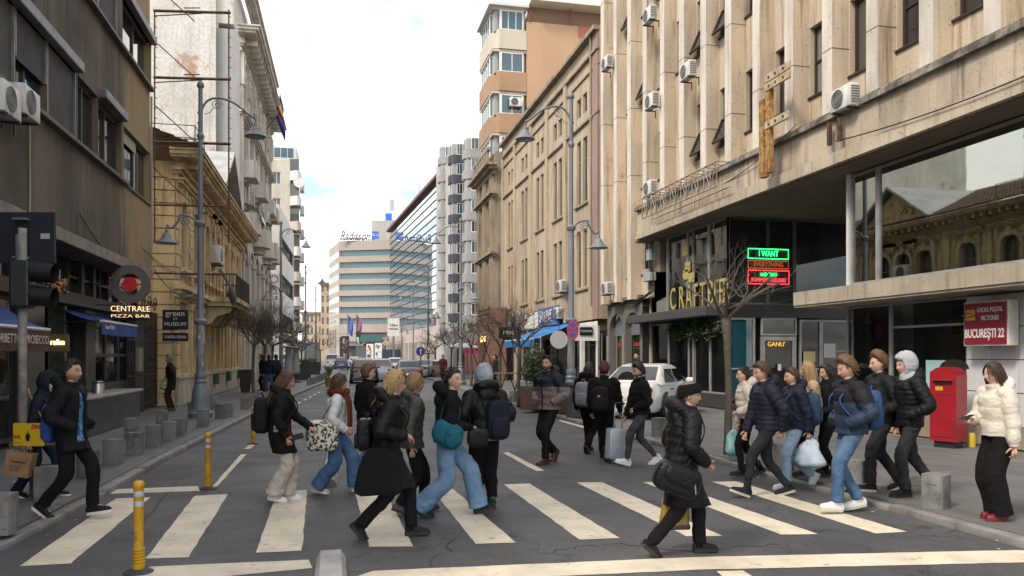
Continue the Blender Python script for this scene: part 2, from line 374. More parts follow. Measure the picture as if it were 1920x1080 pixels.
# pavements: bed sheet, and single slabs where the photo lets them be told apart
PZ = .085
for side, back, mat in ((-1, -7.2, slab_left), (1, 17, slab_mat)):
    pv = MB()
    for a, b in zip(Ys[:-1], Ys[1:]):
        xa, xb = kerbX(side, a)+side*.15, kerbX(side, b)+side*.15; far = 60 if b > 120 else 12
        ba, bb = (back-(far if side < 0 and a > 50 else 0), ) * 2 if side < 0 else (back+(far if a > 50 else 0), )*2
        q = [(xa, a, PZ-.012), (ba, a, PZ-.012), (bb, b, PZ-.012), (xb, b, PZ-.012)]
        pv.add(q+[(xa, a, -.05), (xb, b, -.05)], [(0, 3, 2, 1) if side < 0 else (0, 1, 2, 3), (0, 4, 5, 3)])
    pv = tag(pv.build('pavement', M('paving_far', (.125, .124, .122), .7, (.10, .1, .1), .8) if side > 0 else mat), kind='structure')
    # slabs laid in courses
    if side > 0: cw, ln, y0, y1 = .62, 1.02, 5.5, 34
    else: cw, ln, y0, y1 = .62, 1.1, 4.5, 36
    protos = []
    for k in range(3):
        m = MB(); m.cbox(0, cw-.012, 0, ln-.012, -.03, .012, .004); protos.append(m.mesh('paving_slab', mat))
    row = 0
    Y = y0
    while Y < y1:
        xk = kerbX(side, Y+ln/2) + side*.16; end = 11.85 if side > 0 else -5.55
        nn = int(abs(end-xk)/cw)
        for i in range(nn):
            yy = Y + (.5*ln if i % 2 else 0)
            if side > 0: x = end-(i+1)*cw
            else: x = end+i*cw
            inst('paving_slab', protos[(i+row) % 3], (x, yy, PZ-.012+rng.uniform(-.002, .002)), pv)
        gap = abs(end-xk)-nn*cw
        if gap > .06: inst('paving_slab', protos[row % 3], (end-nn*cw-gap+.01 if side > 0 else end+nn*cw, Y, PZ-.012), pv, scale=((gap-.01)/cw, 1, 1))
        Y += ln; row += 1
# raised median strip
mp = MB()
med_mat = M('median_concrete', (.33, .325, .315), .75, (.22, .215, .21), 3, grain=.2, gscale=110, rnd=.1)
md = tag(empty('median_kerb'), kind='structure')
prof = [(-.125, 0), (-.125, .03), (-.085, .10), (.085, .10), (.125, .03), (.125, 0)]
ms = MB(); ms.prism([(a, b) for a, b in prof], 0, .98, 'y'); ms = ms.mesh('median_stone', med_mat)
for Y in [3.1, 4.1, 5.1, 6.1]: inst('median_stone', ms, (-.02, Y, 0), md)
Y = 11.1
while Y < 90:
    x = np.interp(Y, [11, 42, 81], [-.08, .64, 1.6]); inst('median_stone', ms, (x, Y, rng.uniform(-.006, .004)), md, -.02); Y += 1.0
# repair patches and manhole covers in the carriageway
pm = M('asphalt_patch', (.043, .044, .046), .8, (.06, .06, .062), 5, grain=.35, gscale=130, bump=.3); seam = M('tar_seam', (.02, .02, .021), .5)
for pts in ([(860, 800), (930, 797), (945, 822), (862, 826)], [(1180, 940), (1230, 938), (1262, 960), (1200, 964)]):
    q = ragged([tuple(G(*p).xy) for p in pts][::-1], .1, .02); m = MB(); m.add([(x, y, .0025) for x, y in q], [tuple(range(len(q)))]); tag(m.build('asphalt_patch', pm), kind='structure')
for pts in ([(800, 1062), (870, 1000), (905, 930), (960, 880)], [(250, 1000), (330, 900), (420, 870)], [(1000, 1040), (1130, 1020), (1300, 1035), (1480, 1018)]):
    P_ = [G(*p) for p in pts]; m = MB(); pp_ = []
    for a, b in zip(P_[:-1], P_[1:]): pp_ += [a.lerp(b, k/9)+Vector((rng.gauss(0, .03), rng.gauss(0, .03), 0)) for k in range(9)]
    m.add([v for p in pp_ for v in ((p.x-.012, p.y, .003), (p.x+.012, p.y+.01, .003))], [(2*i, 2*i+1, 2*i+3, 2*i+2) for i in range(len(pp_)-1)]); tag(m.build('tar_seam', seam), kind='structure')
for px, py, lb in ((1388, 838, 'round iron manhole cover by the right kerb near the bare tree'), (840, 772, 'round iron manhole cover far up the right lane')):
    p = G(px, py); e = empty('manhole_cover', (p.x, p.y, 0), .3, lb, 'manhole cover'); m = MB(); m.lathe([(.0, .003), (.30, .003), (.31, .006), (.34, .006), (.345, .002)], 28); m.build('rim', M('cast_iron', (.05, .047, .045), .5, (.08, .07, .06), 12, metal=.5, bump=.3), e); m = MB()
    for k in range(-4, 5):
        w = math.sqrt(.28**2-(k*.06)**2); m.box(-w, w, k*.06-.012, k*.06+.012, .006, .011)
    o = m.build('tread', MC['cast_iron'], e); o['kind'] = 'stuff'
lit_ = MB()
for k in range(150):
    sd = rng.choice((-1, 1)); Y = rng.uniform(5.5, 32); X = kerbX(sd, Y)-sd*rng.uniform(.02, .5)**1.3 if k % 3 else kerbX(sd, Y)+sd*rng.uniform(.2, 2.2); z = .006 if k % 3 else PZ+.006; a = rng.uniform(0, 6); r = rng.uniform(.006, .022)
    lit_.mi = k % 2; lit_.add([(X+r*math.cos(a+q*1.57)*rng.uniform(.5, 1.3), Y+r*math.sin(a+q*1.57), z+rng.uniform(0, .008)) for q in range(4)], [(0, 1, 2, 3)])
tag(lit_.build('litter', [plain('litter_pale', (.5, .48, .44)), plain('litter_leaf', (.12, .075, .035))]), kind='stuff')
# ------------------------------------------------------------------ building toolkit (local frame: x along the front, y inwards, z up)
def bld(name, label, X, Y, rz, cat='building', group=None): return empty(name, (X, Y, 0), rz, label, cat, group)
WIN = {}; wrng = random.Random(3)
def wmesh(w, h, fr=.06, nx=2, rows=(), dep=.07, bar=.05):
    k = (round(w, 2), round(h, 2), fr, nx, tuple(rows), dep, bar)
    if k not in WIN:
        m = MB()
        m.box(0, fr, 0, dep, 0, h); m.box(w-fr, w, 0, dep, 0, h); m.box(fr, w-fr, 0, dep, 0, fr); m.box(fr, w-fr, 0, dep, h-fr, h)
        for i in range(1, nx): x = w*i/nx; m.box(x-bar/2, x+bar/2, .004, dep-.004, fr, h-fr)
        for r in rows: m.box(fr, w-fr, .006, dep-.006, h*r-bar/2, h*r+bar/2)
        p = MB(); p.add([(fr*.5, dep*.6, fr*.5), (w-fr*.5, dep*.6, fr*.5), (w-fr*.5, dep*.6, h-fr*.5), (fr*.5, dep*.6, h-fr*.5)], [(0, 1, 2, 3)])
        WIN[k] = (m, p, {})
    return WIN[k]
def window(parent, x, z, w, h, y=.2, fm=None, gm=None, fr=.06, nx=2, rows=(), sill=None, name='window', label=None, dep=.07, curtain=None, bar=.05):
    if gm is None and name == 'window': q_ = wrng.random(); gm = GLK if q_ < .16 else GLK2 if q_ < .4 else GL
    m, p, cache = wmesh(w, h, fr, nx, rows, dep, bar); fm = fm or white_paint; gm = gm or GL
    if fm.name not in cache: cache[fm.name] = m.mesh('window_frame', fm)
    if 'p'+gm.name not in cache: cache['p'+gm.name] = p.mesh('pane', gm)
    o = inst(name, cache[fm.name], (x, y, z), parent); inst('pane', cache['p'+gm.name], (0, 0, 0), o)
    if sill:
        s = MB(); s.cbox(-.08, w+.08, -y-.09, 0, -.08, 0, .012); inst('sill', s.mesh('sill', sill), (0, 0, 0), o)
    if label: o['label'] = label
    return o
def arch_pts(w, rise, n=10):
    return [(w/2-w/2*math.cos(math.pi*i/n), rise*math.sin(math.pi*i/n)) for i in range(n+1)]
def arch_fill(mb, x, z, w, rise, y0, y1, top=.0):     # closes the corners above an arch
    a = arch_pts(w, rise); mid = len(a)//2
    for half in (a[:mid+1]+[(w/2, rise+top), (0, rise+top)], [(w/2, rise+top)]+a[mid:]+[(w, rise+top)]):
        pts = [(x+p[0], z+p[1]) for p in half]
        ded = [pts[0]]
        for q in pts[1:]:
            if abs(q[0]-ded[-1][0])+abs(q[1]-ded[-1][1]) > 1e-5: ded.append(q)
        mb.prism(ded, y0, y1, 'y')
    return mb
def arch_band(mb, x, z, w, rise, t, y0, y1, n=12):    # moulded ring round an arch
    a = arch_pts(w, rise, n); b = [(w/2+(p[0]-w/2)*(1+2*t/w), p[1]*(1+t/rise)) for p in a]
    for i in range(n):
        mb.prism([(x+q[0], z+q[1]) for q in (a[i], b[i], b[i+1], a[i+1])], y1, y0, 'y')
    return mb
def cornice(mb, x0, x1, z, steps, end=True):          # steps: (height, projection)
    for hgt, pr in steps:
        mb.box(x0-(pr if end else 0), x1+(pr if end else 0), -pr, .02, z, z+hgt); z += hgt
    return z
_ac = {}
def make_ac(loc, rz, label, scale=1.0, group='air conditioning units hung on the facades'):
    if not _ac:
        b = MB(); b.cbox(-.42, .42, -.15, .15, 0, .58, .03); _ac['body'] = b.mesh('casing', white_plastic, ang=40)
        f = MB()
        for r in (.06, .12, .18, .235): 
            f.tube([(-.1+r*math.cos(a*math.pi/10), -.165, .29+r*math.sin(a*math.pi/10)) for a in range(21)], .006, 4, cap=False)
        for a in range(8):
            q = a*math.pi/8; f.tube([(-.1-.235*math.cos(q), -.162, .29-.235*math.sin(q)), (-.1+.235*math.cos(q), -.162, .29+.235*math.sin(q))], .004, 4)
        _ac['grille'] = f.mesh('fan_grille', plain('ac_grille', (.25, .26, .27)))
        d = MB(); d.lathe([(.0, 0), (.235, 0), (.235, .012)], 20); _ac['fan'] = d.mesh('fan_opening', plain('ac_fan', (.035, .037, .04)))
        g = MB()
        for i in range(7): g.box(.424, .43, -.12, .12, .08+i*.065, .11+i*.065)
        _ac['vent'] = g.mesh('side_vent', plain('ac_vent', (.12, .12, .125)))
        k = MB()
        x = 0; k.prism([(-.17, -.05), (.27, -.05), (.27, -.3), (.3, -.3), (.3, -.01), (-.17, -.01)], -.02, .02, 'x')
        _ac['bracket'] = k.mesh('bracket', dark_metal)
    e = empty('air_conditioner', loc, rz, label, 'air conditioner', group)
    inst('casing', _ac['body'], (0, 0, 0), e); inst('fan_grille', _ac['grille'], (0, 0, 0), e)
    inst('fan_opening', _ac['fan'], (-.1, -.152, .29), e, rot=(R(90), 0, 0)); inst('side_vent', _ac['vent'], (0, 0, 0), e); inst('bracket', _ac['bracket'], (-.3, 0, 0), e); inst('bracket', _ac['bracket'], (.3, 0, 0), e)
    if scale != 1: e.scale = (scale,)*3
    return e

# ================================================================== LEFT SIDE
# ---- dark stucco block at the near left
def stucco_dark():
    m = M('dark_stucco', (.085, .072, .058), .9, (.15, .122, .09), .8, .42, .62, streak=.25, grain=.3, gscale=70, bump=.5, stain=(.045, .04, .036), sscale=.5, slo=.52, shi=.72, drip=(.05, .042, .035))
    t = m.node_tree; L = t.links.new; b = t.nodes['Principled BSDF']; src = b.inputs['Base Color'].links[0].from_socket
    p = nd(t, 'ShaderNodeNewGeometry').outputs['Position']; s = nd(t, 'ShaderNodeSeparateXYZ'); L(p, s.inputs[0])
    n = nd(t, 'ShaderNodeTexNoise', Scale=.45, Detail=6.0, Roughness=.65); mp = nd(t, 'ShaderNodeMapping'); mp.inputs['Scale'].default_value = (1, 1.5, .35); L(p, mp.inputs[0]); L(mp.outputs[0], n.inputs['Vector'])
    r = nd(t, 'ShaderNodeMapRange'); L(s.outputs['Y'], r.inputs[0]); r.inputs[1].default_value = 19.0; r.inputs[2].default_value = 24.5; r.inputs[3].default_value = -.32; r.inputs[4].default_value = .42
    ad = nd(t, 'ShaderNodeMath', operation='ADD'); L(r.outputs[0], ad.inputs[0]); L(n.outputs['Fac'], ad.inputs[1])
    r2 = nd(t, 'ShaderNodeMapRange'); L(ad.outputs[0], r2.inputs[0]); r2.inputs[1].default_value = .52; r2.inputs[2].default_value = .68
    x = nd(t, 'ShaderNodeMix', data_type='RGBA'); L(r2.outputs[0], x.inputs[0]); L(src, x.inputs[6]); x.inputs[7].default_value = (.30, .225, .125, 1)
    L(x.outputs[2], b.inputs['Base Color']); return m
sd = stucco_dark()
alum = M('aluminium_trim', (.20, .205, .215), .45, (.13, .13, .14), 3, metal=.4)
brown_frame = plain('brown_window_frame', (.035, .03, .028), .5)
YA0, YA1 = 3.0, 24.0
A = bld('apartment_house', 'dark stucco apartment house with roller shutters and pizza bar below, nearest on the left', -5.0, YA0, R(90))
def sA(px, X=-5.0): return onX(px, X) - YA0
LA = YA1 - YA0
w1 = [(2, 6.6), (7.2, sA(29)), (sA(29), sA(89)), (sA(89), sA(143)), (sA(146), sA(184)), (sA(184), sA(228)), (sA(232), sA(284))]
z1, z2 = (6.0, 7.4), (9.2, 10.5)
w2 = [(2, 8), (8.5, sA(118)), (sA(128), sA(181)), (sA(184), sA(219)), (sA(230), sA(284))]
holes = [(a, b-.02, z1[0], z1[1]) for a, b in w1] + [(a, b-.02, z2[0], z2[1]) for a, b in w2] + [(a, b-.02, 12.4, 13.7) for a, b in w2]
m = MB(); m.plate(holes, 0, LA, 4.1, 15, 0, .28); m.box(0, LA, .9, 9, 4.1, 15.0); m.box(0, LA, 0, 9, 15.0, 15.3)
m.add([(LA, 0, 4.1), (LA, .9, 4.1), (LA, .9, 15), (LA, 0, 15)], [(0, 1, 2, 3)])
m.build('wall', sd, A)
box('soffit', M('soffit_concrete', (.12, .11, .095), .9, (.07, .065, .06), 1.5), A, 0, LA, -.05, 3.0, 3.93, 4.1)
box('edge_strip', M('edge_concrete', (.26, .235, .20), .85, (.15, .135, .115), 2), A, 0, LA-.01, -.09, -.052, 3.9, 4.14, .01)
shut = MB(); n = 46
for i in range(n): z = i/n; shut.add([(0, 0, z), (1, 0, z), (1, -.018, z+.35/n), (0, -.018, z+.35/n), (0, -.018, z+.75/n), (1, -.018, z+.75/n), (1, 0, z+1/n), (0, 0, z+1/n)], [(0, 1, 2, 3), (3, 2, 5, 4), (4, 5, 6, 7)])
sh_mat = M('shutter_grey', (.135, .135, .138), .6, (.095, .095, .098), 2)
shm = shut.mesh('roller_shutter', sh_mat)
def shutter(a, b, z0, z1_):
    o = inst('roller_shutter', shm, (a+.04, .06, z0), A, scale=(b-a-.08, 1, z1_-z0)); o['label'] = 'grey slatted roller shutter'; o['kind'] = 'stuff'
    for x in (a, b-.06): box('shutter_rail', alum, A, x, x+.05, .0, .1, z0, z1_)
def boxhead(a, b, z): box('shutter_box', alum, A, a, b, -.16, .1, z, z+.2, .02)
for (a, b), st in zip(w1, ('S', 'S', 'H', 'S', 'W', 'W', 'B')):
    if st != 'S': window(A, a, z1[0], b-a-.02, z1[1]-z1[0], .12, brown_frame, GLB if st == 'H' else GL, .08, 2 if st != 'B' else 2, () if st != 'H' else (.5,), bar=.08)
    if st == 'S': shutter(a, b, *z1)
    if st == 'H': shutter(a, b, z1[0]+.62, z1[1])
    if st == 'B': box('blind', M('cream_blind', (.36, .33, .26), .7), A, a+.1, (a+b)/2+.1, .09, .115, z1[1]-.32, z1[1]-.05)
boxhead(0, sA(143), 7.4); boxhead(sA(186), sA(228), 7.42)
for (a, b), st in zip(w2, ('S', 'W', 'W', 'S', 'W')):
    if st == 'S': shutter(a, b, *z2)
    else: window(A, a, z2[0], b-a-.02, z2[1]-z2[0], .12, brown_frame, GL, .08, 2, bar=.08)
boxhead(0, sA(219), 10.5); boxhead(sA(230), sA(284), 10.5)
ledge = M('ledge_metal', (.075, .07, .065), .6, (.14, .12, .10), 3)
box('window_ledge', ledge, A, 0, sA(232), -.14, .1, 5.92, 6.0, .01); box('window_ledge', ledge, A, sA(232), LA, -.05, .1, 5.94, 6.0, .01); box('window_ledge', ledge, A, 0, LA, -.14, .1, 9.12, 9.2, .01)
m = MB(); m.tube([(sA(52), -.03, 5.8), (sA(51), -.04, 5.2), (sA(52.5), -.03, 4.6), (sA(52), -.03, 4.15)], .018, 6); m.tube([(sA(281), -.04, 9), (sA(281), -.04, 4.2)], .03, 6); m.build('drain_hose', plain('pale_hose', (.3, .27, .22)), A)
# ground-floor shop front, set back
XS = -5.72; ys = .72
green_marble = M('green_marble', (.022, .034, .028), .3, (.05, .065, .055), 6, grain=.3, spec=.6)
blackf = plain('shop_black', (.011, .012, .012), .45)
def sS(px): return onX(px, XS) - YA0
GLS = glass('shop_glass', (.012, .016, .016), .45, ior=1.55)
inter = M('dim_interior', (.10, .085, .06), .9, (.05, .04, .03), 1.2)
m = MB(); m.box(0, LA, ys+2.6, ys+2.8, 0, 3.93); m.box(LA-.25, LA-.05, ys+.1, ys+2.6, 0, 3.93); m.build('inner_wall', inter, A)
m = MB(); m.add([(0, ys, 2.86), (sS(263), ys, 2.86), (sS(263), ys-.22, 2.86), (0, ys-.22, 2.86)], [(0, 1, 2, 3)]); m.build('lintel_soffit', blackf, A)
box('lintel', M('lintel_grey', (.055, .054, .052), .6), A, 0, sS(263), ys-.24, ys+.02, 2.87, 3.14, .01)
# transom lights above the lintel with rounded black frames
tx = [0, 3, 6, 8.5, sS(18), sS(78), sS(103), sS(126), sS(148), sS(170), sS(186), sS(202), sS(220), sS(255)]
for x in tx:
    w = .1 if x in (tx[8], tx[9]) else .03; box('transom_post', blackf, A, x-w, x+w, ys-w*.9, ys+.08, 3.14, 3.93)
box('transom_bar', blackf, A, sS(126), sS(255), ys-.03, ys+.03, 3.5, 3.56)
for x0, x1 in ((sS(126), sS(148)-.1), (sS(170)+.1, sS(202))):
    for zc, sg in ((3.5, -1), (3.56, 1)):
        for xe, sx in ((x0, 1), (x1, -1)):
            r = .16; pts = [(xe, zc)] + [(xe+sx*(r-r*math.sin(a*math.pi/10)), zc+sg*(r-r*math.cos(a*math.pi/10))) for a in range(6)]
            tm = MB(); tm.prism(pts, ys-.028, ys+.028, 'y'); tm.build('corner_fillet', blackf, A)
for a, b in zip(tx[:-1], tx[1:]):
    p = MB(); p.add([(a+.03, ys+.05, 3.14), (b-.03, ys+.05, 3.14), (b-.03, ys+.05, 3.93), (a+.03, ys+.05, 3.93)], [(0, 1, 2, 3)]); p.build('pane', GL, A)
for a, b in ((0, 1), (4.5, 5.2), (sS(42), sS(80)), (sS(118), sS(122)), (sS(158), sS(176))): box('pillar', green_marble, A, a, b, ys-.04, ys+.3, .1, 2.86, .008)
box('pillar', blackf, A, sS(248), sS(266), ys-.08, ys+.3, .1, 2.9, .02)
box('door', M('dark_door', (.012, .02, .019), .35), A, sS(122), sS(157), ys+.25, ys+.3, .12, 2.86)
for a, b, nx in ((1, 4.5, 3), (5.2, sS(42), 4)): window(A, a, .2, b-a, 2.66, ys+.05, brown_frame, GLS, .07, nx, (.8,), name='shop_window')
window(A, sS(176), 1.0, sS(248)-sS(176), 1.86, ys+.05, plain('shop_frame', (.05, .055, .055)), GLS, .07, 3, (.42,), name='shop_window', bar=.09)
box('stall_riser', green_marble, A, sS(176), sS(248), ys, ys+.2, .1, 1.0)
t = M('warm_wall', (.40, .25, .05), .8, (.25, .15, .04), 1.5); box('entrance_wall', t, A, sS(82), sS(118), ys+1.3, ys+1.4, .1, 2.8)
box('lightbox', glow('amber_light', (.9, .55, .12), .5), A, sS(80)+.1, sS(118)-.1, ys+1.22, ys+1.29, 2.2, 2.55)
text('house_number', '122', plain('number_grey', (.5, .5, .48)), A, ((sS(140)+sS(156))/2-.2, ys-.02+.26, 2.05), .26)
# granite counter outside the pizza bar
ctr = empty('counter', (onX(200, -5.35), 0, 0)); ctr.location = (-5.25, onX(172, -4.85), 0); ctr.rotation_euler.z = R(90); tag(ctr, 'low green stone counter with pale marble top under pizza bar window', 'counter')
Lc = onX(262, -4.9) - onX(172, -4.85)
box('base', green_marble, ctr, 0, Lc, -.35, .3, .1, .86, .01); box('top', M('pale_marble', (.42, .40, .36), .4, (.30, .28, .25), 3), ctr, -.05, Lc+.05, -.42, .3, .86, .92, .012)
cn = empty('cooker_pot', (-5.2, onX(184, -5.2), .92)); tag(cn, 'small metal heat lamp pot standing on the stone counter', 'pot'); m = MB(); m.lathe([(.13, 0), (.13, .22), (.1, .27), (.03, .29)], 14); m.build('pot_body', steel, cn, ang=40)
m = MB(); m.lathe([(.135, .225), (.14, .24), (.135, .255)], 14); m.build('pot_rim', dark_metal, cn)
# awnings
blue_cloth = M('blue_awning', (.022, .075, .27), .75, (.015, .05, .19), 2, grain=.1)
brown_cloth = M('brown_awning', (.09, .045, .03), .8, (.06, .03, .022), 2)
def awning(name, label, X0, Y0, Y1, z_hi, z_lo, proj, cloth, val, vh, side=-1, words=None, tsize=.16, bar=True, scal=True):
    e = empty(name, (X0, Y0 if side < 0 else Y1, 0), R(90) if side < 0 else R(-90), label, 'awning'); Lw = Y1-Y0
    m = MB(); nu, nv = 16, 6
    m.grid(lambda u, v: (u*Lw, -proj*v, z_hi+(z_lo-z_hi)*v-.05*math.sin(math.pi*v)-.012*math.cos(u*Lw*9)*v), nu*2, nv); o = m.build('cloth', cloth, e, smooth=True)
    m = MB(); m.grid(lambda u, v: (u*Lw, -proj-.012-.012*math.sin(u*Lw*14)*v, z_lo-vh*v-(.02*abs(math.sin(u*Lw*6)) if v == 1 and scal else 0)), 60, 3); m.build('valance', val, e, smooth=True)
    if bar: m = MB(); m.tube([(0, -proj, z_lo), (Lw, -proj, z_lo)], .035, 8); m.build('front_bar', M('awning_bar', (.5, .51, .53), .4, metal=.3), e)
    for x in (.05, Lw-.05): m = MB(); m.tube([(x, 0, z_lo-.05), (x, -proj*.5, z_lo+.0), (x, -proj, z_lo)], .02, 6); m.build('arm', dark_metal, e)
    if words: text('lettering', words, plain('awning_print', (.55, .5, .44)), e, (Lw/2, -proj-.04, z_lo-vh*.52), tsize, ext=.002, width=Lw*.92)
    return e
Ye = onX(92, -4.85)
awning('awning', 'brown ice cream awning with blue top at the left edge', -5.7, Ye-3.6, Ye, 2.72, 2.22, .85, blue_cloth, brown_cloth, .36, words='GELATO / SORBETTO / PROSECCO', tsize=.2)
Ye = onX(268, -4.75); Ys_ = onX(190, -4.9)
AW = awning('awning', 'blue cloth awning over the pizza bar counter', -5.7, Ys_, Ye, 2.78, 2.52, .8, blue_cloth, blue_cloth, .28, words=None)
text('lettering', 'Sapori FOOD', plain('awning_print2', (.6, .6, .62)), AW, (.55, -.84, 2.4), .13, ext=.002)
# serafim lightbox
e = empty('shop_sign', (-5.1, onX(100, -5.1), 2.0), 0, 'small amber lit sign reading serafim beside the entrance', 'sign'); box('panel', M('sign_ochre', (.10, .065, .02), .6), e, -.17, .27, -.03, .03, -.16, .17, .008)
text('lettering', 'serafim', glow('lit_letters', (1, .62, .25), 3), e, (.03, -.04, .02), .15, ext=.004, width=.34)
# little gold lantern sign above the lintel
e = empty('hanging_sign', (-5.0, onX(106, -5.0), 3.05), 0, 'small square gold filigree sign above the lintel', 'sign'); m = MB()
for i in range(70): a, b = rng.uniform(-.15, .15), rng.uniform(-.13, .13); m.tube([(a, rng.uniform(-.03, .03), b), (a+rng.uniform(-.07, .07), rng.uniform(-.03, .03), b+rng.uniform(-.07, .07))], .005, 4)
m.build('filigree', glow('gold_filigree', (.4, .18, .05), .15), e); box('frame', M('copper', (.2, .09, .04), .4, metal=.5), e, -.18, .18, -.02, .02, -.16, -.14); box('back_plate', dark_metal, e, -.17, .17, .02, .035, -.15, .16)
# Centrale ring sign
Yr = onX(245, -4.72); e = empty('ring_sign', (-4.72, Yr, 3.47), 0, 'round red centred ring sign with lit words CENTRALE PIZZA BAR', 'sign')
m = MB(); m.lathe([(.26, -.06), (.44, -.06), (.44, .06), (.26, .06), (.26, -.06)], 40, cap=False)
o = m.build('ring', plain('ring_grey', (.10, .095, .095)), e, ang=40); o.rotation_euler = (R(90), 0, 0)
for r in (.445, .255):
    m = MB(); m.tube([(r*math.cos(a*math.pi/24), -.065, r*math.sin(a*math.pi/24)) for a in range(49)], .008, 5, cap=False); m.build('neon_edge', plain('ring_red', (.25, .03, .025)), e)
m = MB(); m.lathe([(.0, 0), (.15, 0), (.165, .03), (.165, .12), (0, .12)], 28); o = m.build('red_disc', M('disc_red', (.55, .015, .03), .3, coat=.5, bump=0), e, ang=40); o.rotation_euler = (R(90), 0, 0); o.location = (0, .02, 0)
for q_ in ([(-.95, 0, -.02), (-.25, 0, -.02)], [(.16, 0, 0), (.28, 0, 0)], [(-.95, 0, -.5), (.5, 0, -.5)]): m = MB(); m.tube(q_, .015, 6); m.build('bracket', dark_metal, e)
lit = glow('lit_cream_letters', (1, .66, .34), .9)
text('lettering', 'CENTRALE', lit, e, (.0, -.03, -.59), .19, ext=.008, width=.86, bold=-.004); text('lettering', 'PIZZA BAR', lit, e, (.0, -.03, -.76), .11, ext=.008, width=.84, bold=-.003)
# AC pair at far left edge
make_ac((-4.72, onX(8, -4.72), Zof(218, depth(-4.72, onX(8, -4.72)))), R(90), 'left white air conditioner below the grey shutters at the photo edge', .8)
make_ac((-4.72, onX(46, -4.72), Zof(222, depth(-4.72, onX(46, -4.72)))), R(90), 'second white air conditioner below the grey shutters, beside the half open shutter', .8)

# ---- iron gate and passage between the two left houses
gt = empty('iron_gate', (-5.65, 24.25, 0), R(90), 'black wrought iron gate with scrolls in the narrow passage', 'gate')
iron = plain('wrought_iron', (.02, .018, .016), .6)
Lg = 3.9
for i in range(22):
    x = Lg*i/21; m = MB(); m.box(x-.014, x+.014, -.014, .014, .15, 3.1); m.build('bar', iron, gt)
for z in (.3, 1.15, 2.2, 3.1): box('rail', iron, gt, 0, Lg, -.02, .02, z, z+.05)
def scroll(r0, turns, n=18): return [((r0*(1-i/n*.85))*math.cos(i/n*turns*2*math.pi), 0, (r0*(1-i/n*.85))*math.sin(i/n*turns*2*math.pi)) for i in range(n+1)]
sm = MB(); sm.tube(scroll(.2, 1.6), .016, 5); sm = sm.mesh('scroll', iron)
for i in range(9):
    for z in (.72, 1.65, 2.65): inst('scroll', sm, (.22+i*.43, 0, z), gt, rot=(0, rng.uniform(0, 6), 0))
for i in range(5): inst('scroll', sm, (.4+i*.8, 0, 3.4), gt, scale=(1.6, 1, 1.3))
m = MB(); m.box(0, Lg, .5, .7, .1, 3.2); m.build('backing_board', M('gate_rust', (.05, .032, .02), .9, (.09, .06, .035), 3), gt)
m = MB(); m.box(.95, 1.5, -.1, .0, 1.3, 2.0); m.build('meter_box', M('meter_box', (.22, .20, .15), .7), gt)
def flat_sign(name, label, X, px, y0, y1, wpx, words, bgm, fg, cat='sign', dpt=.06):
    Y = onX(px, X); d = depth(X, Y); e = empty(name, (X, Y, Zof((y0+y1)/2, d)), -TH*.4, label, cat); w = wpx*d/F; h = (y1-y0)*d/F
    box('panel', bgm, e, -w/2, w/2, -dpt/2, dpt/2, -h/2, h/2, .006)
    for s_, yy, sz, ww in words: text('lettering', s_, fg, e, (0, -dpt/2-.006, h/2-(yy-y0)*d/F), sz*d/F, ext=.003, width=ww*d/F if ww else None)
    return e
off_white_print = plain('sign_white_print', (.62, .62, .6))
flat_sign('hanging_sign', 'black hanging sign reading green hours museum beside the lamp post', -4.55, 329, 581, 618, 46, [('green', 588, 15, 34), ('22', 598, 6, 8), ('MUSEUM', 608, 10, 38)], blackf, off_white_print)
flat_sign('hanging_sign', 'lower black hanging sign reading TANKERIA URBANA', -4.55, 329, 624, 640, 46, [('TANKERIA URBANA', 632, 8, 40)], blackf, off_white_print)

# ---- ornate yellow two-storey house
ochre = M('ochre_plaster', (.64, .48, .25), .85, (.50, .375, .205), .9, .42, .66, streak=.35, grain=.14, gscale=50, bump=.25, stain=(.20, .16, .11), sscale=1.4, slo=.58, shi=.78, drip=(.24, .185, .115))
ochre_trim = M('ochre_trim', (.68, .545, .335), .85, (.46, .36, .22), 1.4, .42, .66, streak=.4, grain=.14, bump=.2, stain=(.15, .12, .09), sscale=2.2, slo=.58, shi=.76, drip=(.22, .18, .12))
plinth_m = M('plinth_cream', (.50, .47, .39), .85, (.34, .31, .25), 1.2, streak=.4, stain=(.2, .18, .15), slo=.6)
tile_m = M('roof_tile', (.15, .085, .05), .8, (.09, .06, .045), 2.5, grain=.3, rnd=.15)
zinc = M('zinc_roof', (.42, .42, .41), .5, (.30, .30, .30), 1.2, metal=.2)
YF0, YF1 = 28.3, 47.0; LF = YF1-YF0
Fb = bld('ornate_house', 'ornate ochre two storey house with arched windows, balcony and gable', -5.1, YF0, R(90))
up = [(1.2, 1.05), (3.6, 1.05), (6.4, 1.15), (8.0, 1.15), (9.6, 1.15), (12.3, 1.05), (14.6, 1.05), (16.8, 1.05)]
lo = [(1.15, 1.15), (3.55, 1.15), (6.3, 1.3), (8.0, 1.3), (9.7, 1.3), (12.25, 1.15), (14.55, 1.15), (16.75, 1.15)]
zu0, zuh, zl0, zlh = 4.75, 2.35, 1.15, 2.45
hl = [(x-w/2, x+w/2, zu0, zu0+zuh) for x, w in up] + [(x-w/2, x+w/2, zl0, zl0+zlh) for x, w in lo]
m = MB(); m.plate(hl, 0, LF, .1, 8.2, 0, .32); m.box(0, LF, .6, 11, .1, 8.2)
m.add([(0, 0, .1), (0, .6, .1), (0, .6, 8.2), (0, 0, 8.2)], [(0, 3, 2, 1)])
m.build('wall', ochre, Fb)
tr = MB()
for x, w in up:
    arch_fill(tr, x-w/2, zu0+zuh-.42, w, .42, -.002, .3)
tr.build('arch_head', ochre, Fb)
wf = M('wood_frame_grey', (.22, .205, .17), .6, (.15, .135, .11), 3)
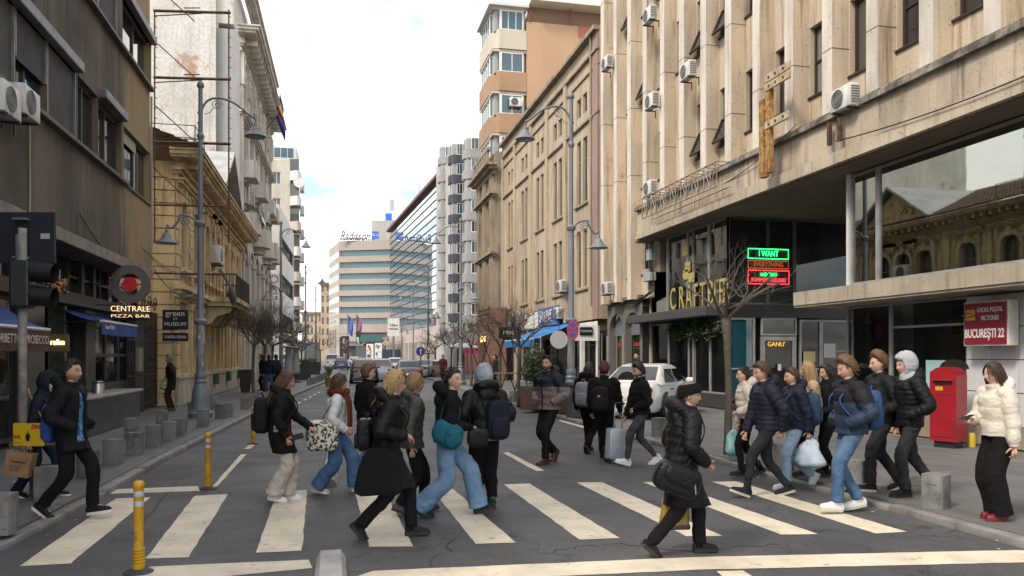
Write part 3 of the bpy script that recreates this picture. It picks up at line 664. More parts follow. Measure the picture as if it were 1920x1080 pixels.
for i, (x, w) in enumerate(up):
    o = window(Fb, x-w/2, zu0, w, zuh, .2, wf, None, .07, 2, (.66,))
    s = MB(); s.cbox(-.16, w+.16, -.42, -.18, -.14, 0, .02); s.build('sill', ochre_trim, o)
    s = MB()
    s.box(-.2, -.02, -.28, -.2, 0, zuh-.45); s.box(w+.02, w+.2, -.28, -.2, 0, zuh-.45); arch_band(s, 0, zuh-.45, w, .45, .2, -.29, -.2); s.build('surround', ochre_trim, o)
    s = MB(); cornice(s, -.3, w+.3, zuh+.32, ((.08, .3), (.1, .42), (.06, .5))); 
    s.box(-.28, -.12, -.34, -.2, zuh-.2, zuh+.32); s.box(w+.12, w+.28, -.34, -.2, zuh-.2, zuh+.32); s.box(w/2-.1, w/2+.1, -.36, -.2, zuh-.06, zuh+.32)
    ob = s.build('hood', ochre_trim, o)
for i, (x, w) in enumerate(lo):
    o = window(Fb, x-w/2, zl0, w, zlh, .22, wf, GL, .08, 2, (.7,))
    s = MB(); s.cbox(-.12, w+.12, -.36, -.2, -.12, 0, .02); s.build('sill', ochre_trim, o)
    s = MB(); s.box(-.18, -.02, -.27, -.215, 0, zlh+.16); s.box(w+.02, w+.18, -.27, -.215, 0, zlh+.16); s.box(-.02, w+.02, -.27, -.215, zlh, zlh+.16); s.build('surround', ochre_trim, o)
    if i % 2 == 1:
        b = MB(); b.box(x-.35, x+.35, -.28, -.02, .55, 1.0); b.build('green_box', M('green_bin', (.02, .06, .03), .5), Fb)
# rusticated pilasters, banded corner
for z in np.arange(.1, 8.0, .42):
    m = MB(); m.cbox(-.03, .42, -.06, .0, z, z+.38, .012); 
    m.cbox(-.06, -.001, .02, 1.9, z, z+.38, .012); m.build('corner_block', ochre, Fb)
for x in (2.4, 4.9, 11.0, 13.4, 15.7, 18.3):
    m = MB(); m.box(x-.22, x+.22, -.1, 0, 4.6, 7.4); m.box(x-.28, x+.28, -.15, 0, 4.3, 4.6); m.box(x-.28, x+.28, -.16, 0, 7.4, 7.65)
    for q in range(6): m.box(x-.24, x+.24, -.125, -.1, 4.72+q*.45, 5.06+q*.45)
    m.build('pilaster', ochre_trim, Fb)
    m = MB(); m.box(x-.24, x+.24, -.12, 0, 1.0, 3.4); m.box(x-.3, x+.3, -.17, 0, 3.4, 3.6); m.build('pilaster', ochre_trim, Fb)
m = MB(); m.box(-.05, LF, -.1, 0, .1, .98); m.box(-.08, LF, -.14, 0, .98, 1.06); m.build('plinth', plinth_m, Fb)
m = MB(); cornice(m, 0, LF-.02, 3.72, ((.1, .1), (.14, .22), (.06, .34), (.1, .28), (.12, .12))); m.build('string_course', ochre_trim, Fb)
m = MB(); z = cornice(m, 0, LF-.02, 7.62, ((.16, .1), (.1, .2), (.12, .32)));  z0c = z; z = cornice(m, 0, LF-.02, z+.2, ((.08, .78), (.12, .88), (.06, .95)))
m.box(0, LF-.02, -.3, 0, z0c, z0c+.2); m.build('main_cornice', ochre_trim, Fb)
br = MB(); br.box(-.06, .06, -.74, -.3, 0, .18); br = br.mesh('bracket', ochre_trim)
for i in range(40): inst('bracket', br, (.2+i*.465, 0, z0c+.01), Fb)
# roof with rows of tiles, dormer gable in the middle
zr = z; 
def slope(v): return (-.95+v*6.0, zr+.02+v*2.2)
rib = MB(); rib.grid(lambda u, v: (-.9+u*(LF+.8), slope(v)[0], slope(v)[1]), 2, 1); rib.build('roof', tile_m, Fb)
rt = MB(); 
rt.prism([(.0, 0), (.1, .05), (.16, .05), (.2, 0)], 0, 1, 'x')
tl = MB(); k = 14
for q in range(k):
    a, b = slope(q/k), slope((q+1)/k); tl.add([(0, a[0], a[1]+.05), (.1, a[0], a[1]+.09), (.2, a[0], a[1]+.05), (0, b[0], b[1]+.02), (.1, b[0], b[1]+.055), (.2, b[0], b[1]+.02)], [(0, 1, 4, 3), (1, 2, 5, 4), (0, 2, 1)])
tl = tl.mesh('tile_row', tile_m)
for i in range(90): inst('tile_row', tl, (-.85+i*.215, 0, rng.uniform(0, .008)), Fb)
gd = MB(); gd.prism([(5.4, zr), (10.7, zr), (8.05, zr+1.75)], -.55, -.2, 'y'); gd.build('gable', ochre, Fb)
m = MB()
for s_ in (1, -1):
    x0, x1 = (5.1, 8.05) if s_ > 0 else (11.0, 8.05)
    m.add([(x0, -.95, zr+.0), (x1, -.95, zr+1.95), (x1, 5.2, zr+1.95), (x0, 5.2, zr+.0), (x0, -.95, zr+.14), (x1, -.95, zr+2.09), (x1, 5.2, zr+2.09), (x0, 5.2, zr+.14)], [(0, 1, 2, 3), (7, 6, 5, 4), (0, 4, 5, 1), (3, 2, 6, 7)])
m.build('gable_roof', zinc, Fb)
m = MB()
for i in range(16): a = rng.uniform(6.6, 9.5); hh = 1.2*(1-abs(a-8.05)/2.4); m.ball((a, -.57, zr+.25+rng.uniform(0, max(.1, hh))), (.14, .07, .12), 7, 5)
m.build('gable_relief', ochre_trim, Fb, smooth=True)
# arcade arches over the central windows, second (curved) cornice
m = MB()
for x in (6.4, 8.0, 9.6): arch_band(m, x-.72, 7.05, 1.44, .62, .16, -.2, 0)
m.build('blind_arch', ochre_trim, Fb)
# balcony
bal = MB(); bal.box(5.4, 10.7, -1.35, -.1, 3.92, 4.1); bal.box(5.5, 10.6, -1.2, -.1, 3.75, 3.92); bal.build('balcony_slab', ochre_trim, Fb)
for x in (5.9, 7.3, 8.8, 10.2):
    m = MB(); m.prism([(-.02, 3.0), (-.02, 3.72), (-1.1, 3.72), (-1.0, 3.5), (-.5, 3.35), (-.3, 3.05)][::-1], x-.14, x+.14, 'x'); m.build('balcony_console', ochre_trim, Fb)
m = MB()
for x in np.arange(5.45, 10.7, .13): m.box(x-.012, x+.012, -1.3, -1.276, 4.1, 5.0)
for y in np.arange(-1.2, -.1, .13):
    for x in (5.45, 10.65): m.box(x-.012, x+.012, y, y+.024, 4.1, 5.0)
m.box(5.42, 10.68, -1.31, -1.26, 5.0, 5.05); m.box(5.42, 5.48, -1.3, -.1, 5.0, 5.05); m.box(10.62, 10.68, -1.3, -.1, 5.0, 5.05)
for x in np.arange(5.6, 10.6, .39): m.T = Matrix.Translation((x, -1.29, 4.55)); m.tube(scroll(.14, 1.3, 12), .011, 4); m.T = None
m.build('balcony_railing', iron, Fb)['kind'] = 'stuff'
e = empty('tarpaulin', (-3.8, onX(418, -3.75), 0), R(90), 'dark rolled tarpaulin sagging from the ochre house balcony', 'tarpaulin'); m = MB()
m.grid(lambda u, v: (u*2.4-.6, -.05-.25*math.sin(v*2.6), 4.72-1.0*v+.12*math.sin(u*5)*v-.35*u*(1-v)), 14, 8); m.build('sheet', plain('tarp_dark', (.03, .028, .027), .7), e, smooth=True); m = MB(); m.tube([(-.6, 0, 4.75), (1.8, 0, 4.4)], .04, 6); m.build('roll', plain('tarp_roll', (.35, .35, .34)), e)
make_ac((-4.85, onX(407, -4.85), Zof(495, depth(-4.85, onX(407, -4.85)))), R(90), 'white air conditioner between the ochre house arched windows', 1.3)
m = MB()
for x in (-.6, 1.3): m.tube([(x, -.7, zr), (x, -.7, zr+.8)], .02, 5)
for z in (zr+.4, zr+.8): m.tube([(-.6, -.7, z), (1.3, -.7, z)], .015, 5); m.tube([(-.6, -.7, z), (-.6, 1.5, z)], .015, 5)
m.build('roof_railing', dark_metal, Fb)

# ---- tall pale ornate block behind the ochre house
pale = M('pale_plaster', (.56, .535, .485), .85, (.44, .415, .37), .6, .42, .66, streak=.25, grain=.12, gscale=40, bump=.2, stain=(.27, .25, .22), sscale=1.1, slo=.6, shi=.8, drip=(.33, .31, .275))
pale_trim = M('pale_trim', (.58, .55, .49), .85, (.42, .395, .345), 1.2, streak=.3, grain=.14, stain=(.22, .205, .18), sscale=1.8, slo=.6, shi=.8, drip=(.30, .28, .25))
peel = M('peeling_whitewash', (.60, .585, .55), .9, (.46, .445, .41), .55, .4, .66, streak=.5, grain=.2, gscale=9, bump=.6, bscale=14, stain=(.42, .26, .18), sscale=.34, slo=.585, shi=.62, drip=(.40, .385, .355))
YG = 47.05; gdir = R(-.75)
Gb = bld('ornate_apartment_block', 'tall pale ornate apartment block with peeling side wall and heavy cornice', -5.1, YG, R(90)+gdir)
LG = 18.5
bays = [1.6+i*3.0 for i in range(6)]
hG = []
for x in bays:
    hG += [(x-.6, x+.6, 16.0, 18.4), (x-.55, x+.55, 12.3, 14.9), (x-.55, x+.55, 9.6, 11.4), (x-.95, x+.95, 4.6, 8.1), (x-.8, x+.8, .3, 3.3)]
m = MB(); m.plate(hG, 0, LG, .1, 19.7, 0, .35); m.box(0, LG, .8, 10, .1, 19.7); m.add([(0, 0, .1), (0, .8, .1), (0, .8, 19.7), (0, 0, 19.7)], [(0, 3, 2, 1)]); m.build('wall', pale, Gb)
m = MB(); m.box(0, LG, .35, 10, 20.3, 23.2); m.build('attic_wall', pale, Gb)
m = MB(); cornice(m, 0.3, LG, 22.6, ((.2, .1), (.25, .5), (.12, .65)), end=True); m.build('attic_cornice', pale_trim, Gb)
m = MB(); m.box(-.25, 9, 1.25, 13.5, .1, 24.6); m.build('side_wall', peel, Gb)
m = MB(); m.box(-.02, 2, .02, 1.25, .1, 20); m.build('set_back_wall', M('grey_blue_plaster', (.33, .34, .345), .9, (.27, .275, .28), 1, streak=.3), Gb)
cz = MB(); zc = cornice(cz, 0.05, LG, 18.85, ((.25, .1), (.12, .2), (.35, .28))); zc = cornice(cz, 0.05, LG, zc, ((.12, .95), (.16, 1.1), (.08, 1.2))); cz.build('main_cornice', pale_trim, Gb)
mod = MB(); mod.box(-.12, .12, -.9, -.2, -.3, 0); mod = mod.mesh('modillion', pale_trim)
for i in range(20): inst('modillion', mod, (.4+i*.92, 0, 19.57), Gb)
tr = MB(); bn = MB()
for x in bays:
    arch_fill(tr, x-.6, 17.8, 1.2, .6, -.002, .3); arch_fill(tr, x-.95, 7.2, 1.9, .9, -.002, .33)
    arch_band(bn, x-.6, 17.8, 1.2, .6, .18, -.1, 0); bn.box(x-.8, x-.62, -.1, 0, 16.0, 17.8); bn.box(x+.62, x+.8, -.1, 0, 16, 17.8); bn.box(x-.9, x+.9, -.2, 0, 15.8, 16.0)
    arch_band(bn, x-.95, 7.2, 1.9, .9, .25, -.16, 0)
tr.build('arch_head', pale, Gb); bn.build('arch_moulding', pale_trim, Gb)
for x in bays:
    window(Gb, x-.6, 16.0, 1.2, 2.4, .25, wf, None, .07, 2, (.72,))
    o = window(Gb, x-.55, 12.3, 1.1, 2.6, .25, wf, None, .07, 2, (.7,))
    s = MB(); s.box(-.2, -.02, -.35, -.25, 0, 2.7); s.box(1.12, 1.3, -.35, -.25, 0, 2.7); cornice(s, -.2, 1.3, 2.75, ((.12, .38), (.12, .5), (.1, .62), (.06, .7))); s.box(-.2, 1.3, -.45, -.25, -.18, 0); s.box(-.15, .05, -.5, -.25, -.6, -.18); s.box(1.05, 1.25, -.5, -.25, -.6, -.18); s.build('hood', pale_trim, o)
    window(Gb, x-.55, 9.6, 1.1, 1.8, .25, wf, None, .07, 2, (.7,), sill=pale_trim)
    window(Gb, x-.95, 4.6, 1.9, 3.5, .3, wf, None, .08, 3, (.7,))
    window(Gb, x-.8, .3, 1.6, 3.0, .3, wf, GL, .08, 2, (.75,), name='shop_window')
for i, x in enumerate(bays):
    if i % 2 == 0 or i == 5:
        m = MB(); pts = [(x-1.1, 0)]+[(x+1.1*-math.cos(a*math.pi/8), -1.0*math.sin(a*math.pi/8)) for a in range(1, 8)]+[(x+1.1, 0)]
        m.prism(pts[::-1], 8.75, 8.95, 'z'); m.prism([(a*.6+x*.4, b*.6) for a, b in pts][::-1], 8.35, 8.75, 'z'); m.prism([(p[0], p[1]) for p in pts][::-1], 8.95, 9.9, 'z'); m.build('balcony', pale_trim, Gb)
        m = MB(); m.box(x-1.0, x+1.0, -.8, 0, 11.9, 12.05); m.box(x-1.0, x+1.0, -.8, -.74, 12.05, 12.9); m.box(x-1, x-.94, -.74, 0, 12.05, 12.9); m.box(x+.94, x+1, -.74, 0, 12.05, 12.9); m.build('balcony', pale_trim, Gb)
for x in [0.35]+[b+1.5 for b in bays]:
    m = MB(); m.box(x-.25, x+.25, -.14, 0, 9.2, 17.0); m.box(x-.32, x+.32, -.22, 0, 17.0, 18.8)
    for q in range(9): m.ball((x+rng.uniform(-.22, .22), -.24, 17.2+q*.17), (.1, .07, .09), 6, 4)
    m.build('pilaster', pale_trim, Gb)
    m = MB(); m.box(x-.3, x+.3, -.2, 0, .1, 7.2); m.box(x-.36, x+.36, -.26, 0, 7.2, 7.5); m.build('pilaster', pale_trim, Gb)
m = MB(); cornice(m, 0, LG, 3.6, ((.15, .15), (.12, .3), (.1, .4))); cornice(m, 0, LG, 9.0, ((.1, .15), (.1, .25))); cornice(m, 0, LG, 15.3, ((.1, .12), (.1, .24))); m.build('string_course', pale_trim, Gb)
m = MB(); m.grid(lambda u, v: (.9+u*2.4, -.05-1.05*math.sin(v*math.pi/2), 10.6-1.0*(1-math.cos(v*math.pi/2))-.1), 6, 6); m.build('curved_canopy', glass('canopy_glass', (.22, .22, .21), .25, .3, 1.45), Gb, smooth=True)
m = MB(); m.tube([(.06, 1.22, 9), (.06, 1.22, 24)], .07, 8); m.build('drainpipe', M('pipe_pale', (.5, .49, .47), .6), Gb)
make_ac((-4.55, 58.5, 11.0), R(90), 'white air conditioner on the pale ornate block above the balcony', 1.3)
# flags on the pale block
for i, (label, cols, yaw) in enumerate((('romanian tricolour flag drooping from the ornate block', [(.02, .05, .32), (.62, .45, .03), (.45, .02, .03)], -.35), ('plain blue flag drooping from the ornate block', [(.045, .05, .2)]*3, .25))):
    p = Vector((-4.4, 60.2+i*.9, Zof(205+18*i, depth(-4.4, 60.2)))); e = empty('flag', p, yaw, label, 'flag', 'flags on the ornate block')
    m = MB(); m.tube([(-.7, 0, -1.0), (.0, 0, 0), (.75, 0, 1.05)], .03, 6); m.build('flagpole', dark_metal, e)
    for k, c in enumerate(cols):
        m = MB(); m.grid(lambda u, v: (.7-.0+(.05+.55*v)*(.4+.9*(u+k)/3)-.5*((u+k)/3), .12*math.sin(6*(u+k)/3+2*v), 1.0-.55*((u+k)/3)-1.75*v*(.6+.4*(u+k)/3)), 4, 10); m.build('cloth', plain('flag_%d_%d' % (i, k), c, .8), e, smooth=True)

# ---- steel lattice sign frame in front of the peeling wall
def PX(px, py, d): return cam2w((px-960)/F*d, d, Zof(py, d))
fr = empty('steel_sign_frame', tuple(PX(288, 420, 25.6).xy)+(0,), 0, 'rusty steel lattice frame with wires projecting above the gate', 'frame')
Wl = lambda px, py, d=25.6: PX(px, py, d) - Vector(fr.location)
for py in (20, 145, 266):
    m = MB(); a, b = Wl(288, py), Wl(432, py+4); m.tube([a, b], .045, 6); m.build('crossbeam', rust, fr)
    m = MB(); m.tube([Wl(288, py+10), Wl(380, py+5)], .02, 5); m.build('brace', rust, fr); m = MB(); m.tube([Wl(345, py-5), Wl(375, py-5)], .02, 5); m.build('bracket', rust, fr)
for px in (290, 429):
    m = MB(); m.tube([Wl(px, 18), Wl(px, 455)], .025, 5); m.build('upright', rust, fr)
    pg = MB()
    for q in range(22): z = 30+q*19; pg.tube([Wl(px, z), Wl(px+5, z+3)], .012, 4)
    pg.build('pegs', rust, fr)
for py in (-30, 75, 195, 315): m = MB(); m.tube([Wl(288, py), Wl(365, py+70)], .018, 5); m.build('stay', dark_metal, fr)
for py in (384, 512): m = MB(); m.tube([Wl(288, py), Wl(420, py+3)], .035, 6); m.build('crossbeam', rust, fr)

# ---- white modern block, pale tower, far end of the street
whitew = M('white_render', (.66, .655, .63), .8, (.58, .57, .54), 1, streak=.3)
p0 = PX(523, 700, 70); Hb = bld('white_block', 'white modern block with three dark ribbon windows', p0.x, p0.y, R(90)-.026)
LH = 17.5; rb = [(3.9, 5.6), (7.6, 9.2), (11.2, 12.6)]
m = MB(); m.plate([(.6, LH-.4, a, b) for a, b in rb], 0, LH, .1, 15.0, 0, .3); m.box(0, LH, .5, 8, .1, 15.0); m.box(-.02, 0, 0, .5, .1, 15); m.build('wall', whitew, Hb)
for a, b in rb: window(Hb, .6, a, LH-1.0, b-a, .15, blackf, GL, .1, 12, ())
box('shop_window', GL, Hb, .4, LH, -.02, .05, .3, 3.2); box('fascia', blackf, Hb, 0, LH, -.4, .0, 3.2, 3.6)
sgn = empty('vertical_sign', tuple(PX(514, 700, 69.0).xy)+(0,), 0, 'vertical sign with letters A G I R on the white block corner', 'sign')
box('panel', whitew, sgn, -.5, .45, -.12, .12, Zof(592, 69), Zof(512, 69), .02)
for ch, py in (('A', 541), ('G', 556), ('I', 571), ('R', 585)): text('lettering', ch, plain('agir_grey', (.12, .12, .13)), sgn, (0, -.14, Zof(py, 69)), .85, ext=.02)
m = MB(); m.lathe([(.28, -.02), (.34, -.02), (.34, .02), (.28, .02), (.28, -.02)], 20, cap=False); o = m.build('emblem', plain('agir_grey', (.12, .12, .13)), sgn); o.rotation_euler = (R(90), 0, 0); o.location = (0, -.14, Zof(523, 69))
tower_m = M('tower_plaster', (.50, .465, .40), .85, (.40, .37, .31), 1, streak=.3, stain=(.3, .28, .25), slo=.6)
p0 = PX(544, 700, 92); Ib = bld('balcony_tower', 'pale apartment tower with round corner balconies behind the white block', p0.x, p0.y, -.02)
m = MB(); m.plate([(-3.2+i*1.25, -2.3+i*1.25, z, z+1.4) for i in range(2) for z in (21.4, 18.4, 15.6)], -8, 0, .1, 24.2, 0, .25); m.box(-8, 0, .4, 14, .1, 24.2); m.add([(0, 0, .1), (0, .4, .1), (0, .4, 24.2), (0, 0, 24.2)], [(0, 1, 2, 3)]); m.build('wall', tower_m, Ib)
for i in range(2):
    for z in (21.4, 18.4, 15.6): window(Ib, -3.2+i*1.25, z, .9, 1.4, .15, white_paint, GLB, .07, 2)
for z in np.arange(4.5, 22, 2.9):
    m = MB(); m.prism([(0, 2), (0, 0)]+[(1.15*math.sin(a*math.pi/16), -.0-1.0*math.sin(a*math.pi/8)*.6) for a in range(1, 8)]+[(1.15, 2), ], z, z+1.05, 'z'); m.build('balcony', whitew if int(z) % 2 else tower_m, Ib)
    m = MB(); m.box(-.1, 1.0, .1, 1.8, z+1.05, z+2.5); m.build('balcony_window', GLK2, Ib)
    m = MB(); m.prism([(0, 7.5), (0, 5.5), (1.2, 5.5), (1.2, 7.5)], z, z+1.05, 'z'); m.build('balcony', whitew, Ib)
box('penthouse', whitew, Ib, -3.6, .6, 1.0, 9, 24.2, 26.2); window(Ib, -3.4, 24.6, 3.8, 1.3, .95, white_paint, GLB, .08, 5)
m = MB(); m.lathe([(.0, 0), (.5, .1), (.62, .25)], 14); o = m.build('satellite_dish', whitew, Ib); o.location = (.9, -.4, 21.5); o.rotation_euler = (R(80), 0, R(20))
far_m = M('far_stone', (.50, .43, .31), .85, (.40, .34, .25), .5)
def far_block(label, px0, px1, ytop, d, dep, floors, nx, mat, name='far_building', ang=0.0):
    a, b = PX(px0, 700, d), PX(px1, 700, d); W = (b-a).length; e = bld(name, label, a.x, a.y, -TH+ang); Ht = Zof(ytop, d)
    hs = [];  fh = (Ht-4)/floors; bw = W/nx
    for f_ in range(floors):
        for i in range(nx): hs.append((i*bw+bw*.28, i*bw+bw*.72, 4+f_*fh+fh*.2, 4+f_*fh+fh*.8))
    m = MB(); m.plate(hs, 0, W, 0, Ht, 0, .25); m.box(0, W, .5, dep, 0, Ht); m.add([(0, 0, 0), (0, .5, 0), (0, .5, Ht), (0, 0, Ht)], [(0, 3, 2, 1)]); m.add([(W, 0, 0), (W, .5, 0), (W, .5, Ht), (W, 0, Ht)], [(0, 1, 2, 3)]); m.build('wall', mat, e)
    for a_, b_, c_, d_ in hs: window(e, a_, c_, b_-a_, d_-c_, .15, wf, GL, .08, 2)
    m = MB(); cornice(m, 0, W, Ht-.9, ((.3, .2), (.4, .6), (.25, .9))); m.build('cornice', mat, e); return e
far_block('distant yellow stone building closing the street at left', 566, 604, 585, 255, 20, 3, 5, far_m)
far_block('distant tan building beside the hotel left edge', 601, 619, 530, 250, 40, 6, 2, M('far_tan', (.47, .36, .26), .85, (.40, .31, .22), .5))
e = far_block('dull grey shop block hidden behind the left street trees', 556, 570, 640, 118, 10, 1, 2, M('far_grey', (.3, .28, .26), .85))
# ================================================================== RIGHT SIDE
conc = M('stained_concrete', (.50, .425, .325), .9, (.35, .295, .225), .8, .4, .66, streak=.3, grain=.2, gscale=45, bump=.4, stain=(.17, .15, .125), sscale=.9, slo=.53, shi=.72, drip=(.13, .11, .09))
fin_m = M('fin_plaster', (.58, .48, .36), .88, (.47, .385, .285), .9, .42, .68, streak=.25, grain=.1, gscale=40, bump=.15, stain=(.36, .245, .155), sscale=1.1, slo=.6, shi=.75, rnd=.04, drip=(.27, .205, .145))
fin_front = M('fin_skylit_face', (.66, .61, .53), .85, (.44, .41, .36), 1.2, streak=.25, grain=.1, drip=(.36, .32, .27))  # sky light on the fin fronts, put in as a paler plaster
pan_m = M('spandrel_panel', (.56, .475, .365), .88, (.45, .375, .28), 1, streak=.3, grain=.1, drip=(.25, .195, .145))
umber = plain('umber_frame', (.035, .02, .018), .55)
YP1, YP0 = 33.2, 1.0
Pb = bld('office_building', 'long cream office building with tall fins above the post office and craft beer shop', 11.9, YP1, R(-90))
def sP(Y): return YP1 - Y
LP = YP1-YP0; sF0 = sP(28.4)
# upper storeys: fins, spandrels and windows bay by bay
yb = -.2                                     # plane of the recessed back wall
finY = [32.62-i*1.6 for i in range(20)]
sills = [7.75+3.05*k for k in range(4)]       # bottoms of the window slots
prng = random.Random(11)
zbase = lambda Y: 7.3 if Y < 28.6 else 3.9
fins = {}
for kind in ('long', 'short'):
    z0 = 3.95 if kind == 'long' else 7.34
    m = MB(); m.box(-.185, .185, -.64, yb+.02, z0, 21); m.mi = 1; m.box(-.19, .19, -.66, -.64, z0, 21)
    fins[kind] = m.mesh('fin', [fin_m, fin_front])
for Y in finY:
    o = inst('fin', fins['long' if Y > 28.6 else 'short'], (sP(Y), 0, 0), Pb)
jl = MB(); jl.box(-.195, .195, -.668, yb, 0, .012); jl = jl.mesh('joint_line', plain('joint_dark', (.2, .165, .13)))
for Y in finY[:16]:
    for z in (8.9, 11.5, 14.1, 16.7, 19.3): inst('joint_line', jl, (sP(Y), 0, z+.15*math.sin(Y*7)), Pb)
win_bays = []
for i in range(len(finY)-1):
    s0, s1 = sP(finY[i])+.185, sP(finY[i+1])-.185; zb = 3.95 if finY[i] > 28.6 else 7.34
    slots = [(8.25+(i % 3)*.0, 10.0), (11.6, 13.4), (14.9, 16.7), (18.2, 20.0)] if zb > 5 else [(4.9, 6.5), (8.25, 10.0), (11.6, 13.4), (14.9, 16.7), (18.2, 20.0)]
    if i in (0, 1, 4): slots = slots[1:] if zb > 5 else [slots[0]]+slots[2:]
    m = MB(); m.plate([(s0+.02, s1-.02, a, b) for a, b in slots], s0, s1, zb, 21, yb, .3); m.box(s0, s1, yb+.5, 2, zb, 21); m.build('spandrel', pan_m, Pb)
    for a, b in slots:
        window(Pb, s0+.04, a, s1-s0-.08, b-a, yb+.12, umber, None, .07, 1, (.5,) if (i+int(a)) % 2 else ())
        m = MB(); m.box(s0, s1, yb-.05, yb+.02, a-.05, a); m.build('sill', umber, Pb)
        if prng.random() < .3:       # a top-hung sash pushed open
            o = window(Pb, s0+.1, a+.05, s1-s0-.2, .85, yb+.02, umber, GL, .06, 1, (), name='open_sash'); o.rotation_euler = (R(-24), 0, 0); o.location.y = yb-.33
    if i in (8, 9, 10, 11, 12, 13, 14): box('brown_strip', umber, Pb, s1-.16, s1-.03, yb-.14, yb-.003, zb, 21)
m = MB(); m.box(sF0+.3, LP, 1.9, 10, 6.13, 21.3); m.box(0, sF0+.3, 1.9, 10, 3.95, 21.3); m.box(0, LP, -.7, 2, 21, 21.5); m.build('core_wall', pan_m, Pb)
# long fascia with dirty concrete face, its mouldings and soffit

box('fascia', conc, Pb, sF0, LP, -.72, 1.2, 6.42, 7.18)
m = MB(); m.box(sF0-.02, LP, -.84, -.2, 7.18, 7.3); m.box(sF0-.02, LP, -.78, -.2, 7.3, 7.36); m.build('fascia_coping', M('coping', (.30, .27, .23), .9, (.09, .08, .07), 1.6, .42, .6, grain=.25, drip=(.06, .055, .05)), Pb)
m = MB(); m.box(sF0, LP, -.80, .3, 6.12, 6.4); m.build('fascia_band', M('band_cream', (.50, .43, .33), .85, (.38, .32, .24), 1.2, stain=(.1, .09, .08), sscale=2.6, slo=.64, shi=.7, drip=(.25, .21, .155)), Pb)
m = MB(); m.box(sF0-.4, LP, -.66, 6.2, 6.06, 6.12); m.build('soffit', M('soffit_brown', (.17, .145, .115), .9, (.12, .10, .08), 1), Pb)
m = MB()
for Y in np.arange(4, 27, 1.55): m.box(sP(Y)-.012, sP(Y)+.012, -.728, -.715, 6.42, 7.18)
m.build('fascia_joint', plain('fascia_joint', (.42, .37, .30)), Pb)
tb = empty('rusted_bracket', (11.05, onX(1556, 11.05), 6.55), R(-90), 'two short rusted steel stubs left on the fascia', 'bracket'); 
for x in (0, .38): box('stub', rust, tb, x, x+.09, -.08, .0, 0, .52)
# steel lattice of a removed sign at the far end of the fascia
lt = empty('sign_lattice', (11.0, onX(1365, 10.9), 0), R(-90), 'bare steel lattice of a removed sign in front of the fascia', 'frame')
x0l, x1l = -(onX(1222, 10.9)-onX(1365, 10.9)), 0
lm = M('lattice_steel', (.32, .29, .25), .7, (.16, .10, .06), 8)
for z in (6.55, 7.25):
    for y in (-.05, -.45): m = MB(); m.tube([(x0l, y, z), (x1l, y, z)], .022, 5); m.build('rail', lm, lt)
for i in range(15):
    x = x0l+(x1l-x0l)*i/14
    m = MB(); m.tube([(x, -.45, 6.55), (x, -.45, 7.25)], .02, 5); m.tube([(x, -.05, 7.25), (x, -.45, 7.25)], .016, 4); m.build('upright', lm, lt)
    if i < 14: x2 = x0l+(x1l-x0l)*(i+1)/14; m = MB(); m.tube([(x, -.45, 6.55), (x2, -.45, 7.25)] if i % 2 else [(x, -.45, 7.25), (x2, -.45, 6.55)], .016, 4); m.build('diagonal', lm, lt)
# rusty bracket structure on the fins
rb_ = empty('rusty_sign_bracket', (11.0, onX(1462, 11.0), 0), R(-90), 'rusty yellow steel sign bracket bolted to the fins', 'frame')
yel = M('rusty_yellow', (.42, .25, .08), .8, (.20, .09, .03), 6, .4, .6, bump=.3); crm = M('cream_plate', (.47, .40, .28), .8, (.30, .22, .13), 5)
dq = depth(11.0, onX(1462, 11.0)); zq = lambda py: Zof(py, dq)
box('channel', yel, rb_, -.5, -.28, -.3, -.12, zq(328), zq(180), .01); box('channel', yel, rb_, -.12, .06, -.34, -.2, zq(325), zq(145), .01)
for a, b in ((142, 156), (158, 172), (229, 243)): box('bolt_plate', crm, rb_, -.12, 1.0 if a != 229 else .95, -.36, -.3, zq(b), zq(a), .01)
for a in (195, 240, 262): box('rung', yel, rb_, -.5, 0, -.28, -.22, zq(a+8), zq(a), .01)
bm_ = MB()
for a in (149, 165, 236):
    for x in (.1, .4, .75): bm_.ball((x, -.365, zq(a)), .035, 6, 4)
bm_.build('bolts', rust, rb_)
def ac_on(px, py, label, X=11.02, sc=.86): 
    Y = onX(px, X); make_ac((X, Y, Zof(py, depth(X, Y))), R(-90), label, sc)
ac_on(1584, 206, 'white air conditioner standing on the fascia coping')
ac_on(1290, 148, 'white air conditioner between cream fins, just left of the rusty bracket'); ac_on(1222, 203, 'white air conditioner on cream fins, middle of the three stacked ones')
ac_on(1218, 42, 'white air conditioner near the top of the cream fins'); ac_on(1219, 366, 'white air conditioner just above the bare sign lattice'); ac_on(1138, 130, 'white air conditioner at the far end of the cream fins, high up'); ac_on(1138, 552, 'white air conditioner low on the far end of the cream fins')
# -- craft beer shop: two glazed storeys, corner into the recess
alu = M('alu_frame', (.33, .34, .34), .5, (.24, .25, .25), 3, metal=.3)
GLC = glass('upper_shop_glass', (.44, .475, .45), .34, ior=1.5, wav=.02, metal=1.0)
YC0, YC1 = 22.7, 29.0
ub = [29.0, 27.3, 25.6, 24.0, 22.7]
GLT = glass('clear_shop_glass', (.01, .014, .014), .8, ior=1.75, wav=.012)
for a, b in zip(ub[:-1], ub[1:]):
    window(Pb, sP(a), 3.35, a-b, 2.72, 0, alu, GLC, .05, 1, ()); window(Pb, sP(a), .55, a-b, 2.4, 0.05, alu, GLT, .05, 1, (), name='shop_window')
box('plinth', plain('dark_plinth', (.035, .034, .034), .5), Pb, sP(YC1), sP(YC0), -.03, .3, .1, .55, .01)
box('canopy', M('canopy_dark', (.05, .05, .052), .5), Pb, sP(29.4), sP(YC0)+.02, -.75, .1, 3.0, 3.3, .02)
